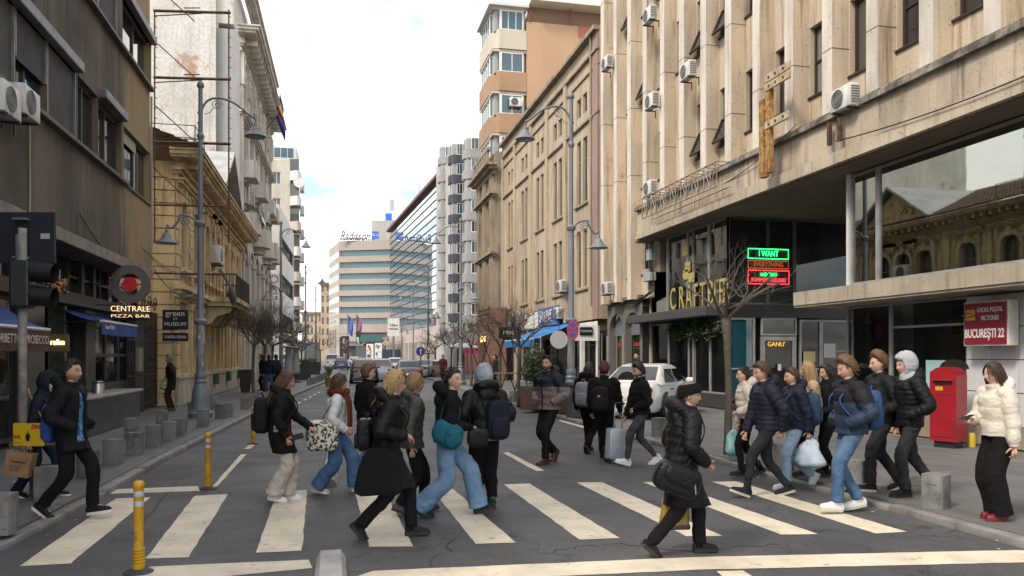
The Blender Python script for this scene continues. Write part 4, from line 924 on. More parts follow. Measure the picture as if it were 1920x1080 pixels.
m = MB(); m.box(sP(29), sP(29)+.1, 0, 3, .1, 6.05); m.build('side_wall', conc, Pb)
dark_in = M('dark_interior', (.035, .036, .037), .9, (.02, .02, .02), .8); mid_in = M('shop_interior', (.22, .22, .205), .9, (.13, .13, .122), 1.4)
m = MB(); m.box(sP(29), sP(YC0)-.1, 3.2, 3.3, .1, 6.05); m.box(sP(29), sP(YC0)-.1, .12, 3.2, 3.05, 3.3); m.build('inner_wall', mid_in, Pb)
m = MB()
for i in range(9): a = prng.uniform(sP(28.5), sP(23.4)); m.box(a, a+prng.uniform(.3, .9), 1.2+prng.random(), 1.9+prng.random()*.5, .12, prng.uniform(.7, 1.5))
m.build('furniture', plain('shop_furniture', (.12, .09, .06), .6), Pb)
yl = plain('yellow_letters', (.42, .34, .12))
for s_, px, w in (('C', 1262, .32), ('R', 1278, .36), ('A', 1292, .34), ('F', 1305, .32), ('T', 1318, .3), ('B', 1333, .32), ('E', 1343, .3), ('E', 1353, .3), ('R', 1362, .32)):
    Y = onX(px, 11.88); o = text('letter', s_, yl, Pb, (sP(Y), -.03, 3.75), 1.12, ext=.012); o.scale.x = .62
for px, py in ((1285, 470), (1290, 500), (1297, 520), (1286, 515)):
    Y = onX(px, 11.88); box('yellow_vinyl', yl, Pb, sP(Y)-.25, sP(Y)+.2, -.03, -.02, Zof(py+9, depth(11.88, Y)), Zof(py-9, depth(11.88, Y)))
# -- recess wall that carries the neon sign
XR = 19.0
rec = empty('recess', (11.9, YC0, 0), 0, parent=None); tag(rec, 'dark recessed entrance wall with neon signs and glazed door', 'entrance')
sR = lambda px: (lambda u: (YC0*(u*CT+ST)/(CT-u*ST)) - 11.9)((px-960)/F)
zR = lambda px, py: Zof(py, depth(11.9+sR(px), YC0))
GLD = glass('dark_recess_glass', (.02, .028, .027), .25, ior=1.7)
for a, b in ((0, sR(1440)), (sR(1440), sR(1490)), (sR(1490), 7)):
    window(rec, a, 3.35, b-a, 2.7, 0, plain('recess_frame', (.06, .062, .06)), GLD, .06, 1, ())
box('transom', blackf, rec, 0, 7, -.02, .3, 2.95, 3.35); m = MB(); m.box(0, 7, 2.4, 2.5, .1, 6); m.build('inner_wall', mid_in, rec)
xs = [0.05, sR(1416), sR(1428), sR(1494), sR(1500), sR(1540), sR(1600)]
window(rec, xs[0], .3, xs[1]-xs[0], 2.65, 0, alu, glass('teal_glass', (.015, .075, .10), .25), .06, 1, (.4,))
dr = window(rec, xs[2], .12, xs[3]-xs[2], 2.25, .02, alu, GLS, .13, 1, (), name='door', label='aluminium framed glass door'); window(rec, xs[2], 2.4, xs[3]-xs[2], .55, 0, alu, GLD, .05, 1, ())
m = MB(); m.tube([(.18, -.06, .8), (.18, -.06, 1.3)], .015, 6); m.build('handle', steel, dr)
text('lettering', "GANU'", glow('orange_letters', (.75, .4, .05), .5), rec, ((xs[2]+xs[3])/2-.12, -.03, 2.12), .2, ext=.004)
window(rec, xs[4], .3, xs[5]-xs[4], 2.6, 0, alu, GLS, .06, 1, (.4,)); window(rec, xs[5], .3, xs[6]-xs[5], 2.6, 0, alu, GLS, .06, 1, (.62, .3,))
box('notice', plain('paper_yellow', (.42, .38, .16)), rec, sR(1506), sR(1528), -.02, -.01, 1.55, 1.9); box('notice', plain('paper_white', (.55, .56, .55)), rec, sR(1544), sR(1566), -.02, -.01, 1.7, 2.15); box('notice', plain('paper_white', (.55, .56, .55)), rec, sR(1458), sR(1464), -.02, -.01, 1.3, 1.5)
ne = empty('neon_sign', (11.9+sR(1437), YC0-.12, 0), 0, 'green and red neon sign reading I WANT and THAT SUMMER FEELING', 'sign')
ng, nr, no = glow('neon_green', (.02, .75, .16), 2.2), glow('neon_red', (.9, .03, .04), 1.8), glow('neon_orange', (.6, .12, .02), .35)
def frame_tube(x0, x1, z0, z1, mat, nm): m = MB(); m.tube([(x0, 0, z0), (x1, 0, z0), (x1, 0, z1), (x0, 0, z1), (x0, 0, z0)], .014, 6); m.build(nm, mat, ne)
hw = (sR(1475)-sR(1400))/2
frame_tube(-hw, hw, zR(1437, 486), zR(1437, 468), ng, 'green_frame'); frame_tube(-hw, hw+.02, zR(1437, 533), zR(1437, 508), nr, 'red_frame'); frame_tube(-hw, hw, zR(1437, 504), zR(1437, 490), no, 'orange_frame')
text('lettering', 'I WANT', ng, ne, (0, -.01, zR(1437, 477)), .26, ext=.006, width=.66); text('lettering', 'AND THAT', ng, ne, (0, -.01, zR(1437, 516)), .17, ext=.006, width=.64); text('lettering', 'SUMMER FEELING', nr, ne, (0, -.01, zR(1437, 526)), .17, ext=.006, width=1.18)
text('lettering', 'EVERYTHING', no, ne, (0, -.01, zR(1437, 497)), .2, ext=.004, width=1.0); box('back_plate', blackf, ne, -hw-.05, hw+.05, .03, .06, zR(1437, 536), zR(1437, 465))
# -- post office: glazed box nearest the camera
YB = 16.7
for a, b in ((YB, 15.75), (15.75, 8.0), (8.0, 1.0)):
    window(Pb, sP(a), 3.42, a-b, 2.6, 0.02, alu if a != YB else alu, GLC if a > 9 else GLC, .06, 1, ())
box('corner_post', M('white_post', (.55, .56, .56), .5), Pb, sP(YB)-.09, sP(YB), -.03, .12, 3.3, 6.06)
m = MB(); m.box(sP(YB), LP, 3.8, 4.0, .1, 6.0); m.box(sP(YB), LP, .2, 3.8, 3.2, 3.4); m.box(sP(YB), sP(YB)+.03, .05, 4, .1, 3.2); m.build('inner_wall', mid_in, Pb)
m = MB(); m.box(sP(YB)-.06, sP(YB)-.03, 0.05, 6, 3.4, 6.0); m.build('box_side', GLD, Pb)
m = MB(); m.box(sP(14.9)+.1, sP(14.9)+.9, .6, .9, 3.4, 6.0); m.build('interior_column', plain('pale_column', (.5, .5, .46)), Pb)
m = MB(); m.box(sP(17.5), LP, -.95, .05, 2.93, 3.2); m.box(sP(17.5), LP, -.98, -.9, 2.98, 3.3); m.build('canopy', M('canopy_cream', (.40, .35, .27), .85, (.30, .26, .2), 1.1, stain=(.09, .08, .07), sscale=3.0, slo=.66, shi=.7, drip=(.20, .17, .13)), Pb)
box('sill_band', M('white_post', (.55, .56, .56), .5), Pb, sP(YB)-.05, LP, -.06, .04, 3.31, 3.42)
Yq = [16.9, 15.35, 13.15]
window(Pb, sP(Yq[0]), .5, Yq[0]-Yq[1], 2.42, .05, alu, GLT, .05, 1, (), name='shop_window'); window(Pb, sP(Yq[1]), .5, Yq[1]-Yq[2], 2.42, .05, alu, GLT, .05, 1, (.78,), name='shop_window')
box('plinth', M('plinth_tan', (.33, .27, .19), .8, (.24, .2, .14), 3), Pb, sP(Yq[0]), LP, -.04, .3, .1, .5, .01)
box('column', whitew, Pb, sP(15.9), sP(15.55), .5, .8, .1, 3)
pr = plain('paper_white', (.55, .56, .55)); box('counter', plain('post_counter', (.3, .1, .06)), Pb, sP(15), sP(13.3), 1.6, 2.0, .1, 1.15)
wt_mat = M('white_wall_tile', (.60, .60, .62), .3, (.52, .52, .54), 1.5, grain=.05, rnd=.03, stain=(.42, .38, .33), sscale=2.2, slo=.68, shi=.8)
tl = MB(); tl.cbox(.008, .592, -.03, .0, .008, .592, .005); tl = tl.mesh('wall_tile', wt_mat)
for i in range(18):
    for k in range(4): inst('wall_tile', tl, (sP(13.1)+i*.6, .0, .5+k*.6), Pb)
box('tile_backing', plain('grout', (.1, .1, .1)), Pb, sP(13.1), LP, 0, .3, .5, 2.95)
po = empty('post_office_sign', (11.75, onX(1813, 11.6), 0), R(-90), 'dark red post office sign reading OFICIUL POSTAL VICTORIEI BUCURESTI 22', 'sign')
Yn = onX(1895, 11.6); wS = onX(1813, 11.6)-Yn
dS = depth(11.6, (Yn+onX(1813, 11.6))/2); zs0, zs1 = Zof(612, dS)-.38, Zof(612, dS)+.60
box('casing', white_plastic, po, 0, wS+.02, -.22, .0, 1.95, 2.76, .01); box('red_panel', M('sign_red', (.20, .012, .03), .4, bump=0, grain=.03), po, .03, wS-.01, -.235, -.22, 1.98, 2.73)
text('lettering', 'BUCUREȘTI 22', off_white_print, po, (wS/2, -.24, 2.17), .22, ext=.003, width=wS*.9, bold=.006); text('lettering', 'OFICIUL POȘTAL', off_white_print, po, (wS*.63, -.24, 2.6), .12, ext=.003, width=wS*.58); text('lettering', 'VICTORIEI', off_white_print, po, (wS*.63, -.24, 2.45), .12, ext=.003, width=wS*.40)
gold = plain('post_yellow', (.50, .30, .04)); box('emblem_panel', gold, po, wS*.07, wS*.29, -.243, -.236, 2.42, 2.62)
m = MB(); m.tube([(wS*.12+.08*math.cos(a*.5)*(1+.1*a), -.247, 2.52+.04*math.sin(a*.5)) for a in range(14)], .01, 5); m.build('post_horn', M('sign_red', (.2, .01, .03)), po)
ys_ = empty('yellow_sign', (11.98, onX(1760, 11.98), 0), R(-90), 'yellow sign hung inside the post office window', 'sign'); box('panel', M('sign_yellow', (.42, .33, .02), .5), ys_, 0, onX(1760, 11.98)-onX(1806, 11.98), .25, .28, 2.0, 2.5)
text('lettering', 'WESTERN UNION\nMONEY TRANSFER', blackf, ys_, (.38, .24, 2.28), .1, ext=.002, width=.62)
ps = empty('window_poster', (11.97, onX(1740, 11.97), 0), R(-90), 'pale blue poster with a red delivery truck in post office window', 'poster'); wq = onX(1740, 11.97)-onX(1776, 11.97)
box('sheet', M('poster_blue', (.33, .52, .56), .4, bump=0), ps, 0, wq, -.05, -.03, .62, 1.68); m = MB(); m.prism([(.12, 1.25), (.5, 1.25), (.5, 1.33), (.42, 1.42), (.36, 1.42), (.36, 1.46), (.12, 1.46)], -.062, -.05, 'y'); m.build('truck_print', M('truck_red', (.5, .08, .04), .5), ps)
m = MB(); m.prism([(.2+.05*math.cos(a), 1.25+.05*math.sin(a)) for a in np.arange(0, 6.2, .7)], -.065, -.05, 'y'); m.prism([(.42+.05*math.cos(a), 1.25+.05*math.sin(a)) for a in np.arange(0, 6.2, .7)], -.065, -.05, 'y'); m.build('wheel_print', blackf, ps)
# -- arched grey shop fronts at the far end
arcm = M('grey_arch_stone', (.16, .15, .135), .85, (.11, .105, .095), 1.2, streak=.4, grain=.2)
tile_grey = M('grey_cladding', (.22, .215, .20), .7, (.17, .165, .155), 2)
m = MB(); s0, s1 = sP(33.1), sP(29.05); mid = (s0+s1)/2
bay = [(s0+.28, mid-.15), (mid+.15, s1-.28)]
m.plate([(a, b, .1, 3.5) for a, b in bay], s0, s1, .1, 4.0, -.25, .3)
for a, b in bay: arch_fill(m, a, 2.85, b-a, .65, -.25, -.1)
m.box(s0, s1, -.4, .2, 4.0, 4.12); m.build('arcade', arcm, Pb)
for a, b in bay:
    arc = MB(); pts = arch_pts(b-a, .65, 12); arc.prism([(a+p[0], 2.85+p[1]) for p in pts][::-1], -.0, .06, 'y'); arc.box(a, b, 0, .06, 2.6, 2.85); arc.build('arch_panel', M('blue_grey_panel', (.14, .165, .20), .6, (.11, .13, .16), 5), Pb)
    window(Pb, a, .15, (b-a)*.5, 2.45, .1, plain('shop_frame', (.05, .055, .055)), GLT, .06, 1, (.78,), name='shop_window'); box('dark_door', blackf, Pb, a+(b-a)*.5, b, .1, .2, .15, 2.6)
    box('red_strip', plain('red_vinyl', (.3, .03, .03)), Pb, a+.1, a+(b-a)*.48, .09, .12, 2.15, 2.3)
    box('pilaster_cladding', tile_grey, Pb, a-.27, a-.02, -.3, -.25, .1, 2.6, .005)
m = MB(); m.box(s0, s1, 1.4, 1.5, .1, 3.9); m.build('inner_wall', dark_in, Pb)
eb = empty('electrical_boxes', (11.7, onX(1222, 11.7), 0), R(-90), 'grey electrical cabinets with cables beside the sign lattice', 'electrical box'); dE = depth(11.7, onX(1222, 11.7))
for a, b, x0, x1 in ((469, 490, .05, .35), (505, 528, -.28, .15), (512, 528, .15, .42)): box('cabinet', M('cabinet_grey', (.30, .33, .34), .6), eb, x0, x1, -.25, 0, Zof(b, dE), Zof(a, dE), .015)
for q in range(6): m = MB(); m.tube([(.1+q*.06, -.1, Zof(455, dE)), (.15+q*.05, -.14, Zof(500, dE)), (.0+q*.1, -.12, Zof(548, dE)), (-.4-q*.3, -.1, Zof(552+q*4, dE)), (-2-q*.5, -.1, Zof(556+q*2, dE)+.15), (-4.2-q*.1, -.08, 3.95-.05*q)], .014, 5); m.build('cable', black_paint, eb)

# ---- old tan building with paired windows
tan = M('old_tan_plaster', (.45, .37, .27), .9, (.335, .275, .20), .7, .4, .66, streak=.3, grain=.15, gscale=35, bump=.35, stain=(.46, .40, .31), sscale=1.2, slo=.6, shi=.72, drip=(.21, .175, .13))
tan_d = M('tan_weathered_trim', (.30, .245, .18), .9, (.17, .145, .115), 1.2, streak=.3, drip=(.12, .10, .08))
YT1, YT0 = 54.5, 33.7
Tb = bld('old_tan_building', 'weathered tan building with paired narrow windows beside the cream fins', 11.5, YT1, R(-90))
sT = lambda Y: YT1-Y; LT = YT1-YT0; HT = 16.4
bx = [36.3, 40.5, 44.2, 48.0, 51.9]
hT = []
for Y in bx:
    for dx in (-.48, .48):
        a = sT(Y)+dx-.32; hT += [(a, a+.64, 13.15, 14.05), (a, a+.64, 9.0, 12.0), (a, a+.64, 5.0, 7.7)]
m = MB(); m.plate(hT, 0, LT, 3.4, HT, 0, .22); m.box(0, LT, .5, 12, 0, HT); m.box(LT-.01, LT, 0, .5, 3.4, HT); m.build('wall', tan, Tb)
for a, b, c, d in hT: window(Tb, a, c, b-a, d-c, .1, plain('old_wood_frame', (.17, .14, .11), .7), None, .06, 1, (.68,) if d-c > 1.5 else ())
for Y in bx:
    for z in (8.9, 4.9): box('sill', tan_d, Tb, sT(Y)-1.0, sT(Y)+1.0, -.1, .02, z-.08, z+.02, .01)
m = MB()
for Y in (38.8, 42.4, 46.1, 50.4, 54.2): m.box(sT(Y)-.2, sT(Y)+.2, -.14, 0, 3.4, 15.4)
m.build('pilaster', tan, Tb)
for z, h, p in ((12.55, .1, .12), (14.7, .07, .08), (15.35, .12, .16), (16.2, .2, .3)): box('moulding', tan_d, Tb, 0, LT, -p, 0, z, z+h, .01)
m = MB(); m.box(LT-.75, LT-.05, -.08, .0, 3.4, 16.2); m.build('pink_end_strip', M('faded_pink', (.30, .20, .17), .9, (.24, .17, .145), 1.5, streak=.3), Tb)
m = MB(); m.tube([(sT(34.6), -.12, 4), (sT(34.6), -.12, 16.2)], .06, 8); m.build('drainpipe', tan_d, Tb)
make_ac((11.2, onX(1053, 11.2), Zof(548, depth(11.2, onX(1053, 11.2)))), R(-90), 'white air conditioner on tan wall beside the right lamp post', 1.05)
make_ac((11.2, onX(1050, 11.2)+.3, Zof(575, depth(11.2, onX(1050, 11.2)))-.6), R(-90), 'lower old air conditioner on tan wall beside the right lamp post', 1.0)
# shop fronts under the tan building
def shopfront(label, Y0, Y1, z1_, wall, X=11.5, cat='shop', door=True):
    e = empty('cafe_house', (X, Y1, 0), R(-90), label, cat); L = Y1-Y0
    m = MB(); m.plate([(.25, L-.25, .2, 2.75)], 0, L, .1, z1_, -.08, .3); m.build('surround', wall, e)
    window(e, .25, .2, L-.5, 2.55, .1, blackf, GLT, .07, 3, (.8,), name='shop_window'); m = MB(); m.box(.2, L-.2, .42, .46, .1, 2.9); m.build('inner_wall', dark_in, e)
    return e
e = shopfront('white fronted cafe with hanging round sign, beside the lamp post', 33.75, 36.4, 3.3, white_paint)
sg = empty('hanging_sign', (10.9, onX(1099, 10.9), Zof(621, depth(10.9, onX(1099, 10.9)))), 0, 'black rounded sign reading TUCANO on white panel beside the lamp post', 'sign')
box('white_panel', white_paint, sg, -.5, .62, .02, .06, -.42, .25); box('black_plate', blackf, sg, -.3, .3, -.02, .02, -.18, .18, .05); text('lettering', 'TUCANO', off_white_print, sg, (0, -.03, 0), .13, ext=.003)
e = shopfront('dark grey cafe front under the blue awning', 36.5, 43.5, 3.4, plain('cafe_grey', (.07, .07, .072), .7))
e = shopfront('pale grey shop front left of the blue shop sign', 43.6, 50.0, 3.4, plain('cafe_pale', (.30, .29, .28), .7))
bs = empty('shop_sign', (11.3, 43.4, 0), R(-90), 'blue and white shop fascia sign reading SALINE', 'sign'); box('blue_panel', M('sign_blue', (.06, .12, .33), .5, (.04, .09, .26), 3), bs, 0, 4.0, -.12, .0, 3.35, 4.35, .01); box('white_panel', white_paint, bs, -3.2, -.02, -.12, 0, 3.3, 4.2, .01); text('lettering', 'SALINE', off_white_print, bs, (1.7, -.14, 3.85), .9, ext=.01, width=2.6)
bs2 = empty('shop_sign', (11.3, 50.4, 0), R(-90), 'grey shop fascia sign behind the bare street tree', 'sign'); box('panel', plain('grey_sign', (.16, .155, .16)), bs2, 0, 3.5, -.12, 0, 3.3, 4.3, .01); text('lettering', 'Cafe', off_white_print, bs2, (1.8, -.14, 3.8), .7, ext=.008)
awning('awning', 'bright blue awning over the dark cafe on the right', 11.35, 36.8, 43.2, 3.35, 2.55, 2.1, M('bright_blue_awning', (.012, .16, .42), .7, (.01, .12, .34), 2), M('bright_blue_awning', (.012, .16, .42)), .35, side=1, scal=False)
wd = empty('hanging_sign', (10.3, onX(1048, 10.3), Zof(637, depth(10.3, onX(1048, 10.3)))), 0, 'round pale sign hanging under the blue awning', 'sign'); m = MB(); m.lathe([(0, -.03), (.42, -.03), (.42, .03), (0, .03)], 24); o = m.build('disc', plain('disc_grey', (.4, .4, .41)), wd, ang=40); o.rotation_euler.x = R(90); m = MB(); m.tube([(0, 0, .42), (0, 0, .8)], .02, 5); m.build('rod', dark_metal, wd)
# ---- carved stone corner house and red brick portal
Cb = bld('carved_stone_house', 'narrow carved stone corner house with pilasters beside the orange tower', 11.0, 61.0, R(-90)); stone = M('carved_stone', (.335, .28, .205), .9, (.24, .20, .15), 1.2, streak=.35, grain=.2, stain=(.14, .12, .095), sscale=1.4, slo=.6, shi=.8, drip=(.15, .125, .095))
LCc = 6.3; hC = [(1.2, 2.4, 5.0, 8.2), (3.6, 5.0, 5.0, 8.2), (1.2, 2.4, 9.6, 12.4), (3.6, 5.0, 9.6, 12.4)]
m = MB(); m.plate(hC, 0, LCc, .1, 16.0, 0, .3); m.box(0, LCc-.02, .6, 6, .1, 16.0); m.box(LCc-.02, LCc, 0, 6, .1, 16.0); m.build('wall', stone, Cb)
for a, b, c, d in hC: window(Cb, a, c, b-a, d-c, .15, wf, GL, .07, 2, (.66,))
m = MB()
for x in (.3, .9, 2.7, 3.3, 5.4, 6.0): m.box(x-.15, x+.15, -.22, 0, 4.4, 14.4)
for y in (.3, 1.2, 2.1): m.box(LCc, LCc+.15, y-.15, y+.2, 4.4, 14.4)
m.build('pilaster', stone, Cb)
for z, st__ in ((14.4, ((.3, .2), (.2, .5), (.2, .8))), (8.7, ((.15, .2), (.15, .4))), (12.8, ((.2, .2), (.15, .45))), (4.0, ((.2, .2), (.2, .4)))): m = MB(); cornice(m, 0, LCc, z, st__); m.build('cornice', stone, Cb)
m = MB()
for i in range(9): m.box(.3+i*.66, .55+i*.66, -.5, -.3, 15.1, 16.1)
m.box(.1, 6.2, -.52, -.28, 16.1, 16.3); m.build('balustrade', stone, Cb)
brick_m = M('red_brick', (.19, .105, .08), .85, (.135, .075, .058), 3, grain=.25, gscale=60, rnd=.2)
pe = empty('brick_portal', (10.2, 57.0, 0), R(-90), 'red brick portal projecting from the pavement front with arched light', 'portal')
m = MB(); m.plate([(.9, 3.2, .1, 3.0)], 0, 4.2, .1, 5.0, 0, .5); m.box(0, 4.2, .5, 1.2, .1, 5.0); m.box(4.18, 4.2, 0, .5, .1, 5); m.build('wall', brick_m, pe)
bk = MB(); bk.cbox(0, .44, -.03, .0, 0, .13, .006); bk = bk.mesh('brick', brick_m)
for r_ in range(12):
    for c_ in range(9):
        z = .2+r_*.41
        x = c_*.47+(.2 if r_ % 2 else 0)
        if x < 3.75 and not (.6 < x < 3.2 and z < 3.1): inst('brick', bk, (x, 0, z), pe, scale=(1, 1, 2.6))
for z in (4.3, 4.6, 4.9): box('band', brick_m, pe, -.05, 4.25, -.08, 0, z, z+.12)
box('lit_sign', glow('amber_sign', (.8, .55, .2), .8), pe, 1.2, 3.0, -.05, -.01, 2.7, 3.1); box('void', dark_in, pe, .9, 3.2, .5, .55, .1, 3)
# ---- orange apartment tower
org = M('orange_render', (.42, .275, .175), .85, (.37, .24, .155), .5, grain=.08, gscale=30, bump=.1, streak=.4); orgb = M('brown_render', (.34, .215, .13), .85, (.29, .18, .11), .6)
beige = M('beige_render', (.47, .43, .36), .85, (.40, .365, .3), .8, streak=.3)
p0 = PX(988, 700, 58.3); Db = bld('orange_tower', 'orange rendered apartment tower with white glazed balconies', p0.x, p0.y, 0)
m = MB(); m.box(0, 16, 0, 14, .1, 26.1); m.build('firewall', org, Db); box('top_wall', beige, Db, 0.3, 16, .3, 14, 26.1, 27.3)
m = MB(); m.box(3.9, 16, -.02, 0, 25.25, 26.1); m.build('red_patch', M('red_patch', (.35, .12, .08), .9), Db)
m = MB(); m.box(0.1, 16, -1.0, .3, 27.3, 27.48); m.build('terrace_roof', whitew, Db); box('terrace_void', M('terrace_brown', (.2, .13, .09), .9), Db, .1, 16, .28, .3, 26.12, 27.3)
for x in (.1, 3.3, 6.6): box('terrace_post', M('terrace_red', (.2, .07, .06), .7), Db, x, x+.1, -.1, 0, 26.1, 27.3)
wb = 2.05; ws_ = 3.6
for k in range(10):
    z = 25.75-3.05*k
    if z < 2: break
    mat = beige if k == 0 else (orgb if k < 7 else M('brown_panel', (.22, .12, .07), .8))
    bv = MB(); pts = [(-wb, .05), (-.05, .05), (-.05, 1.2), (-wb, 1.2)]
    bv.box(-wb, -.02, -.02, 1.0, z-1.75, z-.35); bv.box(-wb-.0, -wb+.02, .98, ws_+1, z-1.75, z-.35); bv.add([(-wb, -.02, z-1.75), (-wb-.55, 1.4, z-1.75), (-wb-.55, 1.4, z-.35), (-wb, -.02, z-.35)], [(0, 3, 2, 1)])
    bv.box(-wb-.55, -wb, 1.4, ws_+1.6, z-1.75, z-.35); bv.build('balcony_parapet', mat, Db)
    sl = MB(); sl.box(-wb-.5, 0, .1, ws_+1.5, z-1.78, z-1.752); sl.box(-wb-.5, 0, .1, ws_+1.5, z+1.1, z+1.3); sl.build('balcony_slab', beige, Db)
    window(Db, -wb+.12, z-.35, wb-.35, 1.45, .12, white_paint, GLB, .09, 3 if k == 0 else 2, (), dep=.08)
    e2 = window(Db, -wb-.48, z-.35, ws_-.2, 1.45, 0, white_paint, GLB, .09, 4, ()); e2.location = (-wb-.43, ws_+1.3, z-.35); e2.rotation_euler.z = R(-90)
    e3 = window(Db, 0, z-.35, 1.4, 1.45, 0, white_paint, GLB, .09, 2, ()); e3.location = (-wb-.46, 1.4, z-.35); e3.rotation_euler.z = R(-68)
    m = MB(); m.box(-wb-.3, -.05, .35, ws_+1.2, z-.4, z+1.1); m.build('balcony_room', plain('balcony_inside', (.3, .3, .3)), Db)
m = MB(); m.box(-wb-.8, .1, -.3, 5, 27.0, 27.2); m.build('balcony_roof', M('glazed_roof', (.5, .53, .53), .4), Db)
m = MB(); m.box(-2.3, 0, 2, 4.6, .1, 26.9); m.build('street_wall', beige, Db)
make_ac(tuple(PX(967, 200, 58.0).xy)+(Zof(200, 58),), 0, 'white air conditioner on the orange tower balcony', 1.1)
# ---- grey and navy apartment block
greyr = M('grey_render', (.27, .268, .265), .85, (.23, .228, .225), 1); navy = M('navy_render', (.045, .05, .07), .8, (.035, .04, .055), 1); palew = M('pale_render', (.36, .355, .34), .85, (.31, .305, .29), 1, streak=.3)
def bay_tower(label, px0, px1, d, ytop, fh, par, nbay, name, side_px, Zw=1.35):
    a, b = PX(px0, 700, d), PX(px1, 700, d); W = (b-a).length; e = bld(name, label, a.x, a.y, -.03); Ht = Zof(ytop, d)
    box('wall', palew, e, .2, W+6, .6, 14, .1, Ht); z = Ht-1.2; k = 0
    while z > 5:
        m = MB(); pts = [(-.7, 2.2), (-.7, .9), (-.25, .15), (0.3, -.1), (W-.3, -.1), (W, .2), (W, 1), (W, 2.2)]; m.prism(pts, z-1.3-Zw+1.35, z-.1, 'z'); m.build('balcony_parapet', par[k % len(par)], e)
        m = MB(); m.box(-.3, W, .2, 2, z-1.5, z+1.5); m.build('balcony_room', plain('balcony_inside', (.3, .3, .3)), e)
        window(e, .35, z-.1, W-.6, fh-1.25, .0, white_paint, GLB if k % 2 else GL, .09, nbay, ())
        o = window(e, 0, z-.1, 1.3, fh-1.25, 0, white_paint, GL, .09, 2, ()); o.location = (-.5, 1.5, z-.1); o.rotation_euler.z = R(-75); z -= fh; k += 1
    return e
bay_tower('grey apartment block with rounded glazed balconies', 879, 908, 112, 262, 2.9, [greyr], 3, 'grey_apartment_block', 0)
bay_tower('apartment block with dark navy balcony panels', 852, 876, 117, 273, 2.9, [navy], 3, 'navy_apartment_block', 0)
bay_tower('plain grey apartment block next to the glass hotel wing', 831, 845, 131, 278, 2.9, [greyr], 2, 'slim_apartment_block', 0)
# ---- big hotel closing the view
hs_ = M('hotel_stone', (.385, .335, .30), .8, (.34, .295, .265), .25, grain=.06, gscale=8, bump=0); roof_br = M('roof_brown', (.13, .055, .042), .7)
a, b = PX(635, 700, 220), PX(732, 700, 217); Hh = bld('hotel', 'tan hotel with blue ribbon windows closing the end of the street', a.x, a.y, math.atan2(b.y-a.y, b.x-a.x)); W = (b-a).length
HHt = Zof(454, 220); hz = [(Zof(y1, 220), Zof(y0, 220)) for y0, y1 in ((470, 481), (492, 503), (513, 524), (534, 545), (555, 566), (576, 587), (597, 608))]
ch_a = PX(617, 700, 237)
M_ = Matrix.Translation(Hh.location) @ Matrix.Rotation(Hh.rotation_euler.z, 4, 'Z'); cl = M_.inverted() @ Vector((ch_a.x, ch_a.y, 0))
m = MB(); m.plate([(0.02, W-.02, c, d) for c, d in hz]+[(6, 14, 0, 8)], 0, W, 0, HHt, 0, .9); m.box(0, W, 1.0, 20, 0, HHt); m.build('wall', hs_, Hh)
chl = math.hypot(cl.x, cl.y); cha = math.atan2(-cl.y, -cl.x)
m = MB(); m.plate([(.02, chl-.02, c, d) for c, d in hz]+[(1+q*3.6, 3.2+q*3.6, 0, 9) for q in range(4)], 0, chl, 0, HHt, 0, .6); o = m.build('chamfer_wall', hs_, Hh); o.location = (cl.x, cl.y, 0); o.rotation_euler.z = cha
for c, d in hz:
    window(Hh, 0, c, W, d-c, .5, plain('hotel_frame', (.12, .15, .17)), glass('hotel_glass', (.045, .13, .165), ior=1.7), .15, 14, (), bar=.12); q = window(Hh, 0, c, chl, d-c, .3, white_paint, glass('hotel_glass_pale', (.35, .38, .38), ior=1.7), .12, 8, ()); q.location = (cl.x, cl.y, c); q.rotation_euler.z = cha
box('roof_slab', hs_, Hh, 0, W+4, .2, 22, HHt, HHt+.3); box('lift_house', palew, Hh, W-8.5, W-2, 8, 14, HHt, HHt+7)
box('entrance_band', GLB, Hh, 14, 32, -.1, .0, Zof(640, 220), Zof(629, 220))
for a_, b_, y0_, y1_, mt in ((638, 655, 676, 632, dark_in), (657, 672, 678, 640, plain('hotel_foot', (.10, .10, .10))), (672, 729, 677, 645, GLB), (679, 722, 641, 628, plain('teal_band', (.03, .10, .10)))):
    box('foot_glazing', mt, Hh, (a_-635)*220/F*.99, (b_-635)*220/F*.99, -.35, -.1, max(.1, Zof(y0_, 220)), Zof(y1_, 220))
box('entrance_canopy', metal_grey, Hh, 2.5, 8.5, -3, 0, Zof(649, 220), Zof(645, 220))
sgh = empty('roof_sign', tuple(PX(665, 450, 219).xy)+(0,), -.05, 'dark script roof sign reading Radisson with blue BLU box', 'sign')
zz = lambda py: Zof(py, 219)
text('lettering', 'Radisson', plain('sign_ink', (.05, .035, .045)), sgh, (0, 0, zz(443)), 3.4, ext=.15, shear=.35, width=8.0, bold=.04); m = MB(); m.tube([(-3.5, 0, zz(450)), (-1, 0, zz(447)), (3.5, 0, zz(446))], .12, 5); m.build('underline', plain('sign_violet', (.25, .12, .25)), sgh)
xb = (703-665)*219/F; box('blue_box', M('sign_bright_blue', (.03, .14, .62), .4, bump=0), sgh, xb-1.0, xb+1.0, -.3, .3, zz(447), zz(433)); text('lettering', 'BLU', white_paint, sgh, (xb, -.35, zz(440)), 1.0, ext=.03)
m = MB()
for x in np.arange(-4, 5.5, 1.2): m.tube([(x, .2, HHt), (x, .2, zz(447))], .07, 4)
m.tube([(-4, .2, zz(448)), (5.4, .2, zz(448))], .07, 4); m.build('sign_truss', dark_metal, sgh)
an = empty('roof_antenna', tuple(PX(735, 430, 221).xy)+(0,), 0, 'mobile phone antenna mast with blue box on hotel roof', 'antenna'); box('blue_box', M('sign_bright_blue', (.03, .14, .62)), an, -1.8, 0, 0, 1, Zof(412, 221), Zof(400, 221)); m = MB(); m.tube([(0, 0, Zof(440, 221)), (0, 0, Zof(373, 221))], .14, 6)
